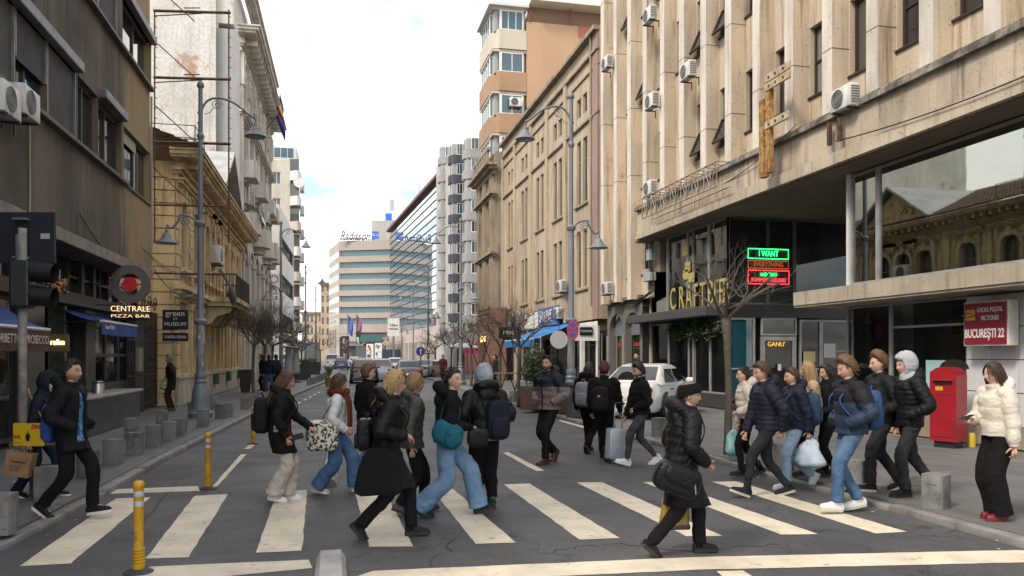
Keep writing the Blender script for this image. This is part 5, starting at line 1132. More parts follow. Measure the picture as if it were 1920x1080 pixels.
for x in (-.35, .35): m.box(x-.15, x+.15, -.2, .2, Zof(395, 221), Zof(375, 221))
m.build('mast', M('antenna_grey', (.35, .35, .36), .6), an)
m = MB(); m.tube([tuple(PX(787, 360, 170)-Vector(an.location)), tuple(PX(787, 332, 170)-Vector(an.location))], .1, 5); m.build('second_mast', M('antenna_grey', (.35, .35, .36)), an)
# slanted glass wing
a, b = PX(731, 700, 216.5), PX(838, 700, 144); W = (b-a).length; Gw = bld('glass_wing', 'mirror glass hotel wing with dark horizontal bars and brown roof edge', a.x, a.y, math.atan2(b.y-a.y, b.x-a.x)); HW = Zof(437, 217)
GM = glass('mirror_glass', (.36, .47, .54), rough=.02, ior=2.0, metal=.9); n_r = 17; zb0 = 7.5
for k in range(n_r):
    z0, z1_ = zb0+(HW-zb0)*k/n_r, zb0+(HW-zb0)*(k+1)/n_r
    for q in range(10):
        p = MB(); p.add([(W*q/10+.03, .006*math.sin(k*5+q*3), z0), (W*(q+1)/10-.03, .006*math.sin(k*3+q*7), z0), (W*(q+1)/10-.03, .006*math.sin(k*3+q*5), z1_), (W*q/10+.03, .006*math.cos(k+q*3), z1_)], [(0, 1, 2, 3)]); p.build('pane', GM, Gw)
    box('mullion', plain('mullion_dark', (.045, .05, .055)), Gw, 0, W, -.14, .05, z0-.07, z0+.07)
box('body', hs_, Gw, 0, W-.1, .3, 25, 0, HW); box('base', hs_, Gw, 0, W, -.3, .2, 4.6, zb0-.08)
for q in range(12): box('column', hs_, Gw, W*q/12, W*q/12+1.0, -1.0, .2, 0, 4.6)
m = MB(); m.prism([(1.5, HW), (-.9, HW+.2), (-.9, HW+.8), (1.5, HW+1.6), (14, HW+1.6), (14, HW)], -.5, W+.5, 'x'); m.build('roof_edge', roof_br, Gw)
# ================================================================== STREET FURNITURE
# ---- lamp posts: two curved arms with bell lanterns
def arm_pts(L, zt, drop): return [(0, 0, zt-.75), (.04, 0, zt-.35), (.2, 0, zt-.08), (.5, 0, zt), (L*.62, 0, zt-.12), (L*.85, 0, zt-.38), (L, 0, zt-drop)]
def smooth_path(pts, n=4):
    P = [Vector(p) for p in pts]; P = [P[0]*2-P[1]] + P + [P[-1]*2-P[-2]]; out = []
    for i in range(1, len(P)-2):
        for k in range(n):
            t = k/n; a, b, c, d = P[i-1:i+3]
            out.append(.5*((2*b)+(c-a)*t+(2*a-5*b+4*c-d)*t*t+(3*b-a-3*c+d)*t**3))
    return out+[P[-2]]
bell = [(.03, .40), (.05, .36), (.05, .30), (.10, .27), (.13, .19), (.17, .11), (.27, .04), (.295, .0), (.28, -.01), (.2, .0)]
def lamp_post(loc, rz, label, posters=False):
    e = empty('lamp_post', loc, rz, label, 'lamp post', 'grey lamp posts along the street')
    if 'base' not in LP_:
        m = MB(); m.lathe([(.31, 0), (.31, .10), (.33, .13), (.26, .2), (.23, .26), (.235, .5), (.215, .75), (.17, .92), (.15, .97), (.175, 1.03), (.13, 1.1), (.16, 1.2), (.13, 1.28)], 16); LP_['base'] = m.mesh('base', metal_grey, ang=40)
        m = MB(); m.lathe([(.115, 1.28), (.105, 2.7), (.088, 2.75), (.085, 5.45), (.064, 5.6), (.058, 9.4)], 14); LP_['shaft'] = m.mesh('shaft', metal_grey, ang=40)
        m = MB()
        for z, r in ((2.72, .17), (5.5, .14), (8.0, .1)): m.lathe([(r*.6, z-.1), (r, z-.02), (r, z+.04), (r*.6, z+.1)], 14)
        LP_['collar'] = m.mesh('collar', metal_grey, ang=40)
        m = MB(); m.lathe([(.075, 9.38), (.1, 9.42), (.09, 9.5), (.03, 9.58)], 12); LP_['finial'] = m.mesh('finial', metal_grey, ang=40)
        for nm, L, zt, dr in (('upper', 1.42, 9.12, .52), ('lower', .86, 5.75, .30)):
            m = MB(); m.tube(smooth_path(arm_pts(L, zt, dr)), .032, 7)
            for q in (zt-.75, zt-.45): m.tube([(-.08, 0, q), (.03, 0, q)], .03, 6); m.ball((.02, 0, q-.08), .045, 6, 5)
            LP_[nm] = m.mesh('arm', metal_grey, smooth=True)
            m = MB(); m.tube([(.42+.15*(1-i/22*.8)*math.cos(i*.5), 0, zt-.2+.15*(1-i/22*.8)*math.sin(i*.5)) for i in range(23)], .014, 5); m.tube([(.1, 0, zt-.5), (.25, 0, zt-.42), (.33, 0, zt-.3)], .012, 5); LP_[nm+'s'] = m.mesh('scroll', metal_grey)
        m = MB(); m.lathe(bell[::-1], 18); m.tube([(0, 0, .38), (0, 0, .5)], .018, 6); LP_['bell'] = m.mesh('lantern', metal_grey, ang=50)
        m = MB(); m.lathe([(0, -.035), (.15, -.03), (.21, -.005)], 14, cap=False); LP_['lens'] = m.mesh('lens', plain('lens_glass', (.30, .31, .30), .25))
    for k in ('base', 'shaft', 'collar', 'finial'): inst(k, LP_[k], (0, 0, 0), e)
    for nm, L, zt, dr, s_ in (('upper', 1.42, 9.12, .52, 1), ('lower', .86, 5.75, .30, -1)):
        a = inst('arm', LP_[nm], (0, 0, 0), e, rz=0 if s_ > 0 else math.pi); inst('scroll', LP_[nm+'s'], (0, 0, 0), a)
        b = inst('lantern', LP_['bell'], (s_*L, 0, zt-dr-.52), e); b['label'] = 'bell shaped lantern'; inst('lens', LP_['lens'], (0, 0, 0), b)
    if posters:
        m = MB()
        for q in range(26):
            a0 = rng.uniform(0, 6.28); z = rng.uniform(1.4, 2.6); w = rng.uniform(.2, .55); h = rng.uniform(.1, .3)
            m.mi = q % 3; m.add([(.116*math.cos(a0+w*i/3), .116*math.sin(a0+w*i/3), zz_) for zz_ in (z, z+h) for i in range(4)], [(i, i+1, 5+i, 4+i) for i in range(3)])
        m.build('stickers', [plain('sticker_a', (.4, .4, .4)), plain('sticker_b', (.28, .26, .25)), plain('sticker_c', (.3, .2, .2))], e)
    return e
LP_ = {}
lamp_post(tuple(G(376, 783, PZ).xy)+(PZ,), 0, 'grey lamp post nearest on the left pavement beside the ochre house', True).scale.z = .955
lamp_post(tuple(G(1071, 772, PZ).xy)+(PZ,), math.pi, 'grey lamp post nearest on the right pavement with no stopping sign and stickers', True)
for px, d, side, lb in ((527, 47, -1, 'grey lamp post second from the left front, by the heater parasols'), (573, 70, -1, 'grey lamp post third along the left pavement'), (592, 92, -1, 'thin far lamp post last on the left pavement'),
        (864, 46, 1, 'grey lamp post second on the right, with green stickers by the bare trees'), (803, 70, 1, 'grey lamp post third along the right pavement'), (775, 92, 1, 'thin far lamp post fourth on the right pavement'), (753, 118, 1, 'tiny far lamp post in front of the hotel wing')):
    p = cam2w((px-960)/F*d, d, PZ); lamp_post(tuple(p), 0 if side < 0 else math.pi, lb)
ns = empty('road_sign', tuple(G(1073, 773, PZ).xy-Vector((.25*ST, .25*CT)))+(0,), -TH, 'round blue and red no stopping sign on the right lamp post', 'road sign'); dn = 22.7
m = MB(); m.lathe([(0, -.012), (.285, -.012), (.285, .012), (0, .012)], 28); o = m.build('disc', M('sign_rim_red', (.42, .02, .03), .4, bump=0), ns); o.rotation_euler.x = R(90); zc_ = Zof(617, dn); o.location.z = zc_; o.scale.x = .62
m = MB(); m.lathe([(0, -.014), (.225, -.014), (.225, -.012), (0, -.012)], 28); o = m.build('blue_face', M('sign_face_blue', (.03, .05, .33), .4, bump=0), ns); o.rotation_euler.x = R(90); o.location = (0, -.028, zc_); o.scale.x = .62
for a in (45, -45): m = MB(); m.box(-.235, .235, -.022, -.018, -.03, .03); o = m.build('cross_bar', M('sign_rim_red', (.42, .02, .03)), ns); o.rotation_euler.y = R(a); o.location = (0, 0, zc_); o.scale = (.9, 1, .9)
# ---- litter bin, planters at the right pole
b_ = empty('litter_bin', tuple(G(1088, 783, PZ).xy)+(PZ,), .1, 'dark grey litter bin in front of the right lamp post', 'bin'); box('body', plain('bin_grey', (.045, .05, .058), .55), b_, -.33, .33, -.25, .25, 0, .86, .04); box('lid', plain('bin_lid', (.06, .066, .075)), b_, -.37, .37, -.3, .3, .86, .98, .03); box('slot', blackf, b_, -.22, .22, -.302, -.29, .89, .94)
pbx = M('planter_brown', (.11, .065, .042), .75, (.08, .045, .03), 3)
leaf_m = M('evergreen_leaf', (.035, .058, .02), .6, (.06, .085, .028), 6, rnd=.0, grain=.3)
def foliage(name, parent, c, r, n, mat, size=.07, r2=None):
    m = MB(); rr = random.Random(int(c[0]*100)+n)
    for i in range(n):
        while True:
            p = Vector((rr.uniform(-1, 1), rr.uniform(-1, 1), rr.uniform(-1, 1)))
            if .25 < p.length < 1: break
        p *= .55+.5*mnoise.noise(p*2.3+Vector((c[0], c[1], 0)))+.25; q = Vector((c[0]+p.x*r[0], c[1]+p.y*r[1], c[2]+p.z*r[2]))
        a = Vector((rr.gauss(0, 1), rr.gauss(0, 1), rr.gauss(0, 1))).normalized()*size; b = a.orthogonal().normalized()*size*.45
        m.add([q-a, q+b, q+a, q-b], [(0, 1, 2, 3)])
    o = m.build(name, mat, parent); o['kind'] = 'stuff'; return o
for i, (px, py, lb, hh) in enumerate(((1003, 768, 'brown wooden planter with a dense conifer left of the man in the patterned jacket', 1.25), (1042, 776, 'brown wooden planter hidden behind the man in the patterned jacket', .0))):
    p = G(px, py, PZ); e = empty('planter', tuple(p), .3, lb, 'planter', 'planters by the right kerb'); box('box', pbx, e, -.34, .34, -.34, .34, 0, .72, .01)
    for x in (-.34, 0): box('board', pbx, e, x+.01, x+.33, -.356, -.34, .04, .7, .006)
    box('soil', bed_mat, e, -.31, .31, -.31, .31, .715, .735)
    if hh: foliage('conifer', e, (0, 0, 1.35), (.42, .42, .75), 2600, leaf_m, .05)
# ---- folding lattice stand with high table beside the right kerb
lt2 = empty('lattice_stand', tuple(G(940, 752, PZ)), .1, 'black criss-cross steel lattice stand with a small table board on the right pavement', 'stand')
for k, x in enumerate((-.85, -.3, .25, .8)):
    for s_ in (-1, 1): m = MB(); m.tube([(x-s_*.42, 0, 0), (x+s_*.42, .0, 2.3)], .022, 5); m.build('strut', dark_metal, lt2)
box('table_board', M('board_wood', (.22, .17, .12), .6), lt2, -1.0, 1.2, -.3, .3, 1.0, 1.04, .008); box('base_board', dark_metal, lt2, -1.2, 1.2, -.35, .35, .0, .06); box('sign_plate', blackf, lt2, -.1, .75, -.06, .02, 2.3, 2.75, .02); text('lettering', 'MENU', off_white_print, lt2, (.32, -.07, 2.52), .2, ext=.002)
# ---- red letter box
pr_ = M('post_red', (.29, .010, .018), .4, (.24, .010, .016), 4, bump=.03, coat=.3)
rbx = empty('letter_box', (11.05, onX(1778, 11.05), PZ), R(-90)+.35, 'red letter box with yellow horn emblem on the pavement before the post office', 'letter box')
m = MB(); pts = [(-.36, 0), (.36, 0), (.36, 1.2)]+[(.36*math.cos(a*math.pi/14), 1.2+.16*math.sin(a*math.pi/14)) for a in range(1, 14)]+[(-.36, 1.2)]; m.prism(pts, -.27, .27, 'y'); o = m.build('body', pr_, rbx, ang=30); o.location.z = .12
box('door', pr_, rbx, -.31, .31, -.285, -.27, .2, 1.02, .006); box('slot', blackf, rbx, -.24, .24, -.285, -.268, 1.16, 1.22); box('slot_hood', pr_, rbx, -.27, .27, -.33, -.27, 1.225, 1.25, .006); box('foot', dark_metal, rbx, -.28, .28, -.2, .2, 0, .12)
box('emblem', gold, rbx, -.2, .0, -.275, -.268, 1.02+.03, 1.12); m = MB(); m.prism([(-.4, 1.3)]+[(.4*math.cos(math.pi-a*math.pi/14), 1.32+.18*math.sin(a*math.pi/14)) for a in range(15)]+[(.4, 1.3)][:0], .27, .3, 'y'); o = m.build('back_plate', blackf, rbx); o.location.z = .12
yb_ = empty('yellow_hydrant', (11.5, onX(1822, 11.5), PZ), 0, 'short yellow post stub on the ground beside the red letter box', 'post'); m = MB(); m.lathe([(.07, 0), (.07, .22), (.05, .26)], 10); m.build('stub', M('stub_yellow', (.45, .33, .03), .6), yb_, ang=40); rbx.scale = (.68, .68, 1)
# ---- stone bollards
bol_mat = M('bollard_stone', (.20, .20, .20), .75, (.14, .14, .142), 2.2, grain=.22, gscale=100, rnd=.18, stain=(.085, .08, .075), sscale=3.2, slo=.52, shi=.66, bump=.45, drip=(.10, .095, .09))
mb_ = MB(); bm = bmesh.new(); bmesh.ops.create_cube(bm, size=1)
for v in bm.verts: v.co = Vector((v.co.x*.245, v.co.y*.245, (v.co.z+.5)*.385))
bmesh.ops.bevel(bm, geom=[e for e in bm.edges if abs((e.verts[0].co-e.verts[1].co).z) > .1], offset=.035, segments=2, profile=.5, affect='EDGES')
bmesh.ops.bevel(bm, geom=[e for e in bm.edges if e.verts[0].co.z > .37 and e.verts[1].co.z > .42], offset=.018, segments=2, profile=.5, affect='EDGES'); mb_.bm(bm); bol = mb_.mesh('stone_bollard', bol_mat, ang=35)
bl = [(212, 871, 'grey stone bollard nearest the kerb just right of the man in the black parka'), (253, 852, 'grey stone bollard second along the left kerb line'), (288, 838, 'grey stone bollard third along the left kerb line'), (317, 826, 'grey stone bollard fourth along the left kerb line'), (337, 818, 'grey stone bollard fifth along the left kerb line'),
      (247, 820, 'grey stone bollard in the inner row, nearest the pizza counter'), (304, 801, 'grey stone bollard in the inner row, between counter and lamp post'), (381, 800, 'grey stone bollard right in front of the lamp post base'), (414, 785, 'grey stone bollard just right of the lamp post base'), (430, 781, 'reddish stained stone bollard right of the lamp post'),
      (403, 767, 'grey stone bollard behind the lamp post by the plinth'), (362, 779, 'grey stone bollard partly behind the lamp post base'), (459, 768, 'small grey stone bollard before the first bare tree'), (469, 763, 'small grey stone bollard beside the first bare tree'), (478, 759, 'small grey stone bollard after the first bare tree'),
      (165, 895, 'grey stone bollard hidden behind the man in the black parka'), (272 - 190, 925, 'grey stone bollard behind the paper bag'), (88, 935, 'low stone bollard beside the walkers left leg'), (1, 1000, 'large stone bollard cut by the left photo edge'),
      (1755, 966, 'large stone bollard nearest the woman in the white puffer jacket'), (1603, 930, 'stone bollard behind the jeans of the boy in the blue puffer'), (1385, 872, 'stone bollard behind the woman in the cream fur jacket'), (1236, 826, 'stone bollard beside the rear of the white car'), (1470, 893, 'stone bollard hidden between the walking teenagers'), (963, 757, 'grey stone bollard under the lattice stand, left one'), (977, 762, 'grey stone bollard under the lattice stand, right one'), (905, 735, 'small stone bollard far along the right kerb'), (893, 730, 'smaller stone bollard next along the right kerb')]
for px, py, lb in bl:
    p = G(px, py, PZ if px < 800 else 0.0); p.z = PZ; o = inst('stone_bollard', bol, p, None, rng.uniform(-.3, .1) if px < 900 else rng.uniform(.45, .75)); tag(o, lb, 'bollard', 'stone bollards along the kerbs')
    o.scale = (1, 1, rng.uniform(.96, 1.06))
# row of low bollards and chains far left
for i in range(14):
    Y = 47+i*2.0; X = kerbX(-1, Y)-.45; o = inst('stone_bollard', bol, (X, Y, PZ), None, rng.uniform(0, .3)); tag(o, 'low grey bollard, %s in the far row along the left kerb' % ['first','second','third','fourth','fifth','sixth','seventh','eighth','ninth','tenth','eleventh','twelfth','thirteenth','last'][i], 'bollard', 'stone bollards along the kerbs')
# ---- yellow flexible posts
yp = M('post_yellow_plastic', (.50, .28, .012), .5, (.36, .19, .01), 4, .45, .62, grain=.1, stain=(.12, .08, .03), sscale=5, slo=.62, shi=.75)
def yellow_post(px, py, label, sc=1):
    e = empty('flexible_post', tuple(G(px, py)), rng.uniform(0, 3), label, 'traffic post', 'yellow flexible posts on the road')
    m = MB(); pr = [(.043, .02)]
    for i in range(6): z = .06+i*.026; pr += [(.047, z), (.049, z+.008), (.041, z+.014)]
    pr += [(.04, .26), (.039, .70), (.043, .705), (.043, .735), (.03, .752), (.0, .756)]; m.lathe(pr, 18); m.build('post', yp, e, ang=50)
    m = MB(); m.lathe([(.115, 0), (.115, .012), (.07, .03), (.05, .035)], 20); m.build('rubber_base', plain('rubber_base', (.035, .037, .042), .7), e, ang=40)
    for z in (.545, .625): m = MB(); m.lathe([(.0398, z), (.0402, z+.003), (.0402, z+.042), (.0398, z+.045)], 18, cap=False); m.build('reflective_band', M('reflective_band', (.46, .48, .50), .4, (.36, .38, .4), 6, metal=.2), e, smooth=True)
    for k in range(4): q = k*math.pi/2+.4; m = MB(); m.ball((.09*math.cos(q), .09*math.sin(q), .02), (.012, .012, .008), 6, 4); m.build('bolt', dark_metal, e)
    e.scale = (sc,)*3
yellow_post(260, 1074, 'large yellow flexible post in the foreground on the road', 1.0); yellow_post(390, 917, 'yellow flexible post in the middle, before the lane line', 1.0); yellow_post(475, 833, 'yellow flexible post half hidden by the woman with the black backpack')
# ---- traffic light and backs of road signs at the left edge
tl_ = empty('traffic_light', tuple(G(42, 905, PZ)), 0, 'black traffic light on a sticker covered grey pole at the left edge', 'traffic light'); dT = F*(H-PZ)/(905-HZ); zt = lambda py: Zof(py, dT)
m = MB(); m.tube([(0, 0, 0), (0, 0, zt(440))], .055, 14); m.build('pole', M('pole_worn', (.27, .255, .235), .7, (.16, .15, .14), 5, .4, .6, stain=(.38, .20, .15), sscale=4, slo=.62, shi=.7), tl_, smooth=True)
box('housing', blackf, tl_, -.1, .14, -.2, .08, zt(590), zt(502), .03)
for py in (521, 566):
    m = MB(); zc = zt(py); m.tube([(.14, -.06, zc), (.42, -.1, zc-.03)], [.14, .13], 14, cap=False); m.tube([(.42, -.1, zc-.03), (.16, -.06, zc)], [.125, .13], 14, cap=False); m.build('visor', blackf, tl_, smooth=True)
    m = MB(); m.ball((.15, -.06, zc), (.03, .12, .12), 10, 6); m.build('lens', plain('lens_green' if py > 550 else 'lens_red', (.02, .09, .06) if py > 550 else (.08, .02, .02), .2), tl_, smooth=True)
rs = empty('road_sign', (tl_.location.x-.03, tl_.location.y+.08, 0), -TH, 'dark back of a large rectangular road sign at the left edge', 'road sign'); box('plate', plain('sign_back', (.016, .02, .03), .5), rs, -.72, .43, .02, .05, zt(492), zt(395), .01); box('sticker', plain('sticker_a', (.4, .4, .4)), rs, .24, .36, .012, .019, zt(446), zt(436)); m = MB(); m.box(-.09, .09, -.08, .02, zt(484), zt(480)); m.box(-.09, .09, -.08, .02, zt(412), zt(408)); m.build('clamp', metal_grey, rs)
m = MB(); m.tube([(0, -.06, zt(490)), (0, -.06, zt(440))], .05, 10); m.build('mast', metal_grey, rs)
# ---- stools and cafe table at the left edge
wood = M('stool_wood', (.36, .24, .13), .5, (.28, .18, .09), 6, streak=.2)
def stool(x, y, label):
    e = empty('stool', (x, y, PZ), rng.uniform(0, 1), label, 'stool', 'round wooden stools'); m = MB(); m.lathe([(.0, .44), (.17, .44), (.17, .47), (0, .47)], 20); m.build('seat', wood, e, ang=40)
    for k in range(3): a = k*2.1; m = MB(); m.tube([(.13*math.cos(a), .13*math.sin(a), .44), (.145*math.cos(a), .145*math.sin(a), .4), (.15*math.cos(a), .15*math.sin(a), 0)], .02, 6); m.build('leg', wood, e)
for px, py, lb in ((2, 838, 'round wooden stool at the left photo edge'), (22, 828, 'round wooden stool behind the yellow parcel'), (14, 815, 'round wooden stool furthest from the kerb')): p = G(px, py, PZ); stool(p.x, p.y, lb)
# ---- bare pollarded street trees
bark = M('bark', (.105, .085, .066), .9, (.06, .05, .04), 8, grain=.3, bump=.5)
def bare_tree(loc, label, hgt=4.2, trunk=1.9, spread=1.25, seed=1, dense=1.0):
    r = random.Random(seed); e = empty('bare_tree', loc, r.uniform(0, 6), label, 'tree', 'bare street trees'); lv = 4 if dense > 1.1 else 3; m = MB(); m.tube(smooth_path([(0, 0, -.05), (.02, .01, trunk*.5), (-.03, .02, trunk)], 3), [.075, .07, .066, .062, .06, .06, .075][:7], 9); m.build('trunk', bark, e, smooth=True)
    m = MB()
    def branch(p, d, L, rad, lev):
        pts = [p]; n = 4
        for i in range(n):
            d = (d+Vector((r.gauss(0, .16), r.gauss(0, .16), r.gauss(.05, .12)))).normalized(); pts.append(pts[-1]+d*L/n)
        m.tube(pts, [rad*(1-.13*i) for i in range(n+1)] if lev < 3 else [rad*(1-.2*i) for i in range(n+1)], 6 if lev < 2 else 4 if lev < 3 else 3, cap=False)
        if lev < lv:
            for k in range(int((4 if lev else 4)*dense)+ (1 if lev == 1 else 0)):
                t = r.uniform(.3, 1); q = pts[min(n, int(t*n))]; nd_ = (d*.75+Vector((r.gauss(0, .6), r.gauss(0, .6), r.gauss(.18, .45)))).normalized(); branch(q, nd_, L*r.uniform(.55, .85), rad*.55, lev+1)
    k = 6
    for i in range(k): a = i*2*math.pi/k+r.uniform(-.3, .3); branch(Vector((-.03, .02, trunk-.05)), Vector((spread*.62*math.cos(a), spread*.62*math.sin(a), .8)).normalized(), (hgt-trunk)*.52, .030, 0)
    o = m.build('branches', bark, e, smooth=True); o['kind'] = 'stuff'; return e
for i, (px, py, d, lb, hh, tk, sp_) in enumerate(((475, 743, 0, 'bare tree nearest on the left pavement beside the sandwich board', 4.6, 2.1, 1.5), (496, 734, 0, 'bare tree second on the left, behind the three standing people', 4.6, 2.2, 1.4), (511, 728, 0, 'bare tree third on the left, with spreading twigs', 4.7, 2.2, 1.6), (566, 0, 62, 'bare tree fourth on the left, beside a far lamp post', 4.3, 2, 1.4), (601, 0, 92, 'wide bare tree far along the left pavement', 6, 2.2, 2.0),
        (1364, 852, 0, 'bare tree nearest on the right, in front of the craft beer shop', 4.55, 2.35, 1.7), (938, 0, 33, 'bare tree on the right standing through the lattice stand', 4.9, 2.1, 1.5), (973, 0, 27, 'bare tree beside the lattice stand and blue awning', 4.5, 2.0, 1.5), (884, 0, 44, 'bare tree right of the second lamp post', 5.2, 2.2, 1.9), (846, 0, 58, 'bare tree left of the second lamp post on the right', 4.8, 2.2, 1.5), (816, 0, 66, 'bare tree far right beside the triangle sign', 5.2, 2.2, 1.7), (745, 0, 130, 'bare tree far off before the hotel wing', 6, 2.4, 2.4))):
    p = G(px, py, PZ) if py else cam2w((px-960)/F*d, d, PZ); bare_tree(tuple(p), lb, hh, tk, sp_, 10+i, 1.12 if i in (0, 1, 2) else .62 if i == 5 else .88)
# climbing plant above the craft beer window
vn = empty('vine', (11.75, onX(1300, 11.75), 2.7), 0, 'green climbing vine hanging under the craft beer canopy', 'plant')
for i in range(7): foliage('leaves', vn, (-.1+.04*i, -1.9+i*.62, -.02-.1*(i % 2)), (.2, .5, .38), 520, leaf_m, .06)
# ---- signs, parasols, sandwich board, planters and lesser things further along
def round_sign(px, py, d, label, kind):
    p = cam2w((px-960)/F*d, d, PZ); e = empty('road_sign', tuple(p), -TH, label, 'road sign'); zc = Zof(py, d)-PZ; m = MB(); m.tube([(0, 0, 0), (0, 0, zc+.3)], .035, 6); m.build('pole', dark_metal, e)
    if kind == 'blue':
        m = MB(); m.lathe([(0, -.015), (.36, -.015), (.36, .015), (0, .015)], 20); o = m.build('disc', M('sign_face_blue', (.03, .05, .33)), e); o.rotation_euler.x = R(90); o.location = (0, -.06, zc); m = MB(); m.prism([(-.05, -.25), (.05, -.25), (.05, .05), (.14, .05), (0, .25), (-.14, .05), (-.05, .05)], -.09, -.08, 'y'); o = m.build('arrow', white_paint, e); o.location.z = zc
    elif kind == 'tri':
        m = MB(); m.prism([(-.45, -.3), (.45, -.3), (0, .48)], -.07, -.04, 'y'); o = m.build('triangle', M('sign_rim_red', (.42, .02, .03)), e); o.location.z = zc; m = MB(); m.prism([(-.3, -.22), (.3, -.22), (0, .31)], -.085, -.075, 'y'); o = m.build('white_face', white_paint, e); o.location.z = zc; m = MB(); m.ball((-.08, -.09, -.08), (.05, .01, .1), 6, 5); m.ball((.07, -.09, -.1), (.05, .01, .09), 6, 5); o = m.build('figures', blackf, e); o.location.z = zc
    elif kind == 'diamond':
        m = MB(); m.prism([(-.4, 0), (0, -.4), (.4, 0), (0, .4)], -.06, -.03, 'y'); o = m.build('white_diamond', white_paint, e); o.location.z = zc; m = MB(); m.prism([(-.28, 0), (0, -.28), (.28, 0), (0, .28)], -.08, -.065, 'y'); o = m.build('yellow_face', M('diamond_yellow', (.5, .36, .03)), e); o.location.z = zc
round_sign(789, 659, 62, 'round blue arrow sign on a pole by the far right kerb', 'blue'); round_sign(804, 656, 60, 'red triangle children warning sign on the right', 'tri'); round_sign(722, 643, 120, 'yellow priority diamond sign in front of the hotel', 'diamond')
bb = empty('billboard', tuple(PX(738, 700, 125).xy)+(0,), -.1, 'white upright advertising board before the hotel wing', 'billboard'); zb = lambda py: Zof(py, 125); wbb = 22*125/F
box('panel', white_paint, bb, -wbb/2, wbb/2, -.15, .15, zb(631), zb(597), .02); box('post', metal_grey, bb, -.15, .15, -.1, .1, 0, zb(631))
text('lettering', 'Grădina\nmall park', plain('sign_ink', (.05, .04, .05)), bb, (0, -.17, zb(613)), .55, ext=.01, width=wbb*.75)
tk = empty('dark_hoarding', tuple(PX(716, 700, 130).xy)+(0,), -.05, 'large dark blue grey box hoarding in the street before the hotel', 'hoarding'); ww = 36*130/F
box('left_panel', M('hoarding_blue', (.045, .06, .085), .6), tk, 0, ww/2-.03, -.1, 2.5, .6, Zof(655, 130), .02); box('right_panel', M('hoarding_blue', (.045, .06, .085)), tk, ww/2+.03, ww, -.1, 2.5, .6, Zof(655, 130), .02); box('foot', dark_metal, tk, .2, ww-.2, .2, 2, 0, .6)
dkr = random.Random(5)
for i, (a, b, y0, y1, lb) in enumerate(((687, 700, 645, 680, 'tall poster panel left of the hoarding at the hotel foot'), (703, 716, 643, 680, 'tall poster panel next to the dark hoarding'), (640, 654, 630, 676, 'dark red poster on the hotel left corner'))):
    p0, p1 = PX(a, 700, 190), PX(b, 700, 190); e = empty('poster_panel', tuple(p0.xy)+(0,), -TH, lb, 'poster'); ww = (p1-p0).length; h0, h1 = max(.4, Zof(y1, 190)), Zof(y0, 190)
    box('board', white_paint if i < 2 else dark_in, e, 0, ww, 0, .3, h0, h1, .02); m = MB()
    for q in range(14): x = dkr.uniform(.15, ww-.7); z = dkr.uniform(h0+.3, h1-.8); m.mi = q % 3; m.box(x, x+dkr.uniform(.2, .5), -.02-.001*q, -.001, z, z+dkr.uniform(.2, .7))
    m.build('poster_print', [plain('poster_a', (.3, .05, .05)), plain('poster_b', (.05, .06, .09)), plain('poster_c', (.4, .3, .18))], e)
for k, (px, h) in enumerate(((652, 735), (668, 735))):
    e = empty('flagpole', tuple(PX(px, 700, 200).xy)+(0,), 0, ('left' if k == 0 else 'right')+' blue and red flag on a pole before the hotel', 'flag', 'hotel flags'); m = MB(); m.tube([(0, 0, 0), (0, 0, 12)], .1, 6); m.build('pole', metal_grey, e); m = MB(); m.grid(lambda u, v: (.1+u*1.2+.1*math.sin(v*5), .2*math.sin(u*4+v*3), 11.8-v*4.5-u*1.0), 4, 8); m.build('cloth', plain('hotel_flag_%d' % k, (.05, .09, .3) if k == 0 else (.2, .08, .16)), e)
tlf = empty('overhead_signal', tuple(PX(671, 700, 150).xy)+(0,), -TH, 'overhead traffic signal on a wire arm before the hotel', 'traffic light'); m = MB(); m.tube([(-11, 0, Zof(627, 150)), (.5, 0, Zof(625, 150))], .06, 5); m.build('arm', metal_grey, tlf); box('housing', blackf, tlf, -.3, .3, -.2, .2, Zof(636, 150), Zof(621, 150)); m = MB(); m.ball((0, -.22, Zof(634, 150)), .14, 8, 6); m.build('green_lens', glow('signal_green', (.1, .8, .4), 2), tlf)
canv = M('canvas_grey', (.30, .31, .32), .8, (.24, .25, .26), 3, streak=.2)
for px, d, y0, lb in ((541, 44, 662, 'grey folded parasol under cover, nearer one'), (555, 50, 668, 'grey folded parasol under cover, further one')):
    e = empty('parasol', tuple(cam2w((px-960)/F*d, d, PZ)), 0, lb, 'parasol', 'folded grey parasols'); h = 2.1; m = MB(); m.lathe([(.22, .5), (.26, .7), (.2, 1.3), (.15, h-.1), (.18, h-.09), (.18, h)], 10); m.build('cover', canv, e, smooth=True); m = MB(); m.tube([(0, 0, 0), (0, 0, .6)], .04, 6); m.lathe([(.3, 0), (.3, .07)], 12); m.build('base', dark_metal, e); m = MB(); m.lathe([(.26, h), (.27, h+.05), (.02, h+.1)], 12); m.build('cap', plain('cap_dark', (.05, .05, .05)), e)
sb = empty('sandwich_board', tuple(G(462, 735, PZ)), -.1, 'dark menu sandwich board with white writing beside the first bare tree', 'sandwich board')
for s_ in (-1, 1): o = box('panel', plain('board_dark', (.04, .035, .04)), sb, -.24, .24, -.015, .015, 0, 1.05, .006); o.rotation_euler.x = R(-10*s_); o.location.y = s_*.2
for k in range(7): o = text('lettering', ['MENU', 'soup', 'pasta', 'salad', 'pizza', 'coffee', 'wine'][k], off_white_print, sb, (0, -.2-.03+.18*(.98-.11*k)*1.0*.98, .90-.11*k), .12, (R(80), 0, 0), ext=.002)
for k in range(2): box('easel_foot', white_paint, sb, -.26 if k == 0 else .21, -.21 if k == 0 else .26, -.24, -.2, 0, .4)
tray = M('terracotta_pot', (.35, .2, .05), .7)
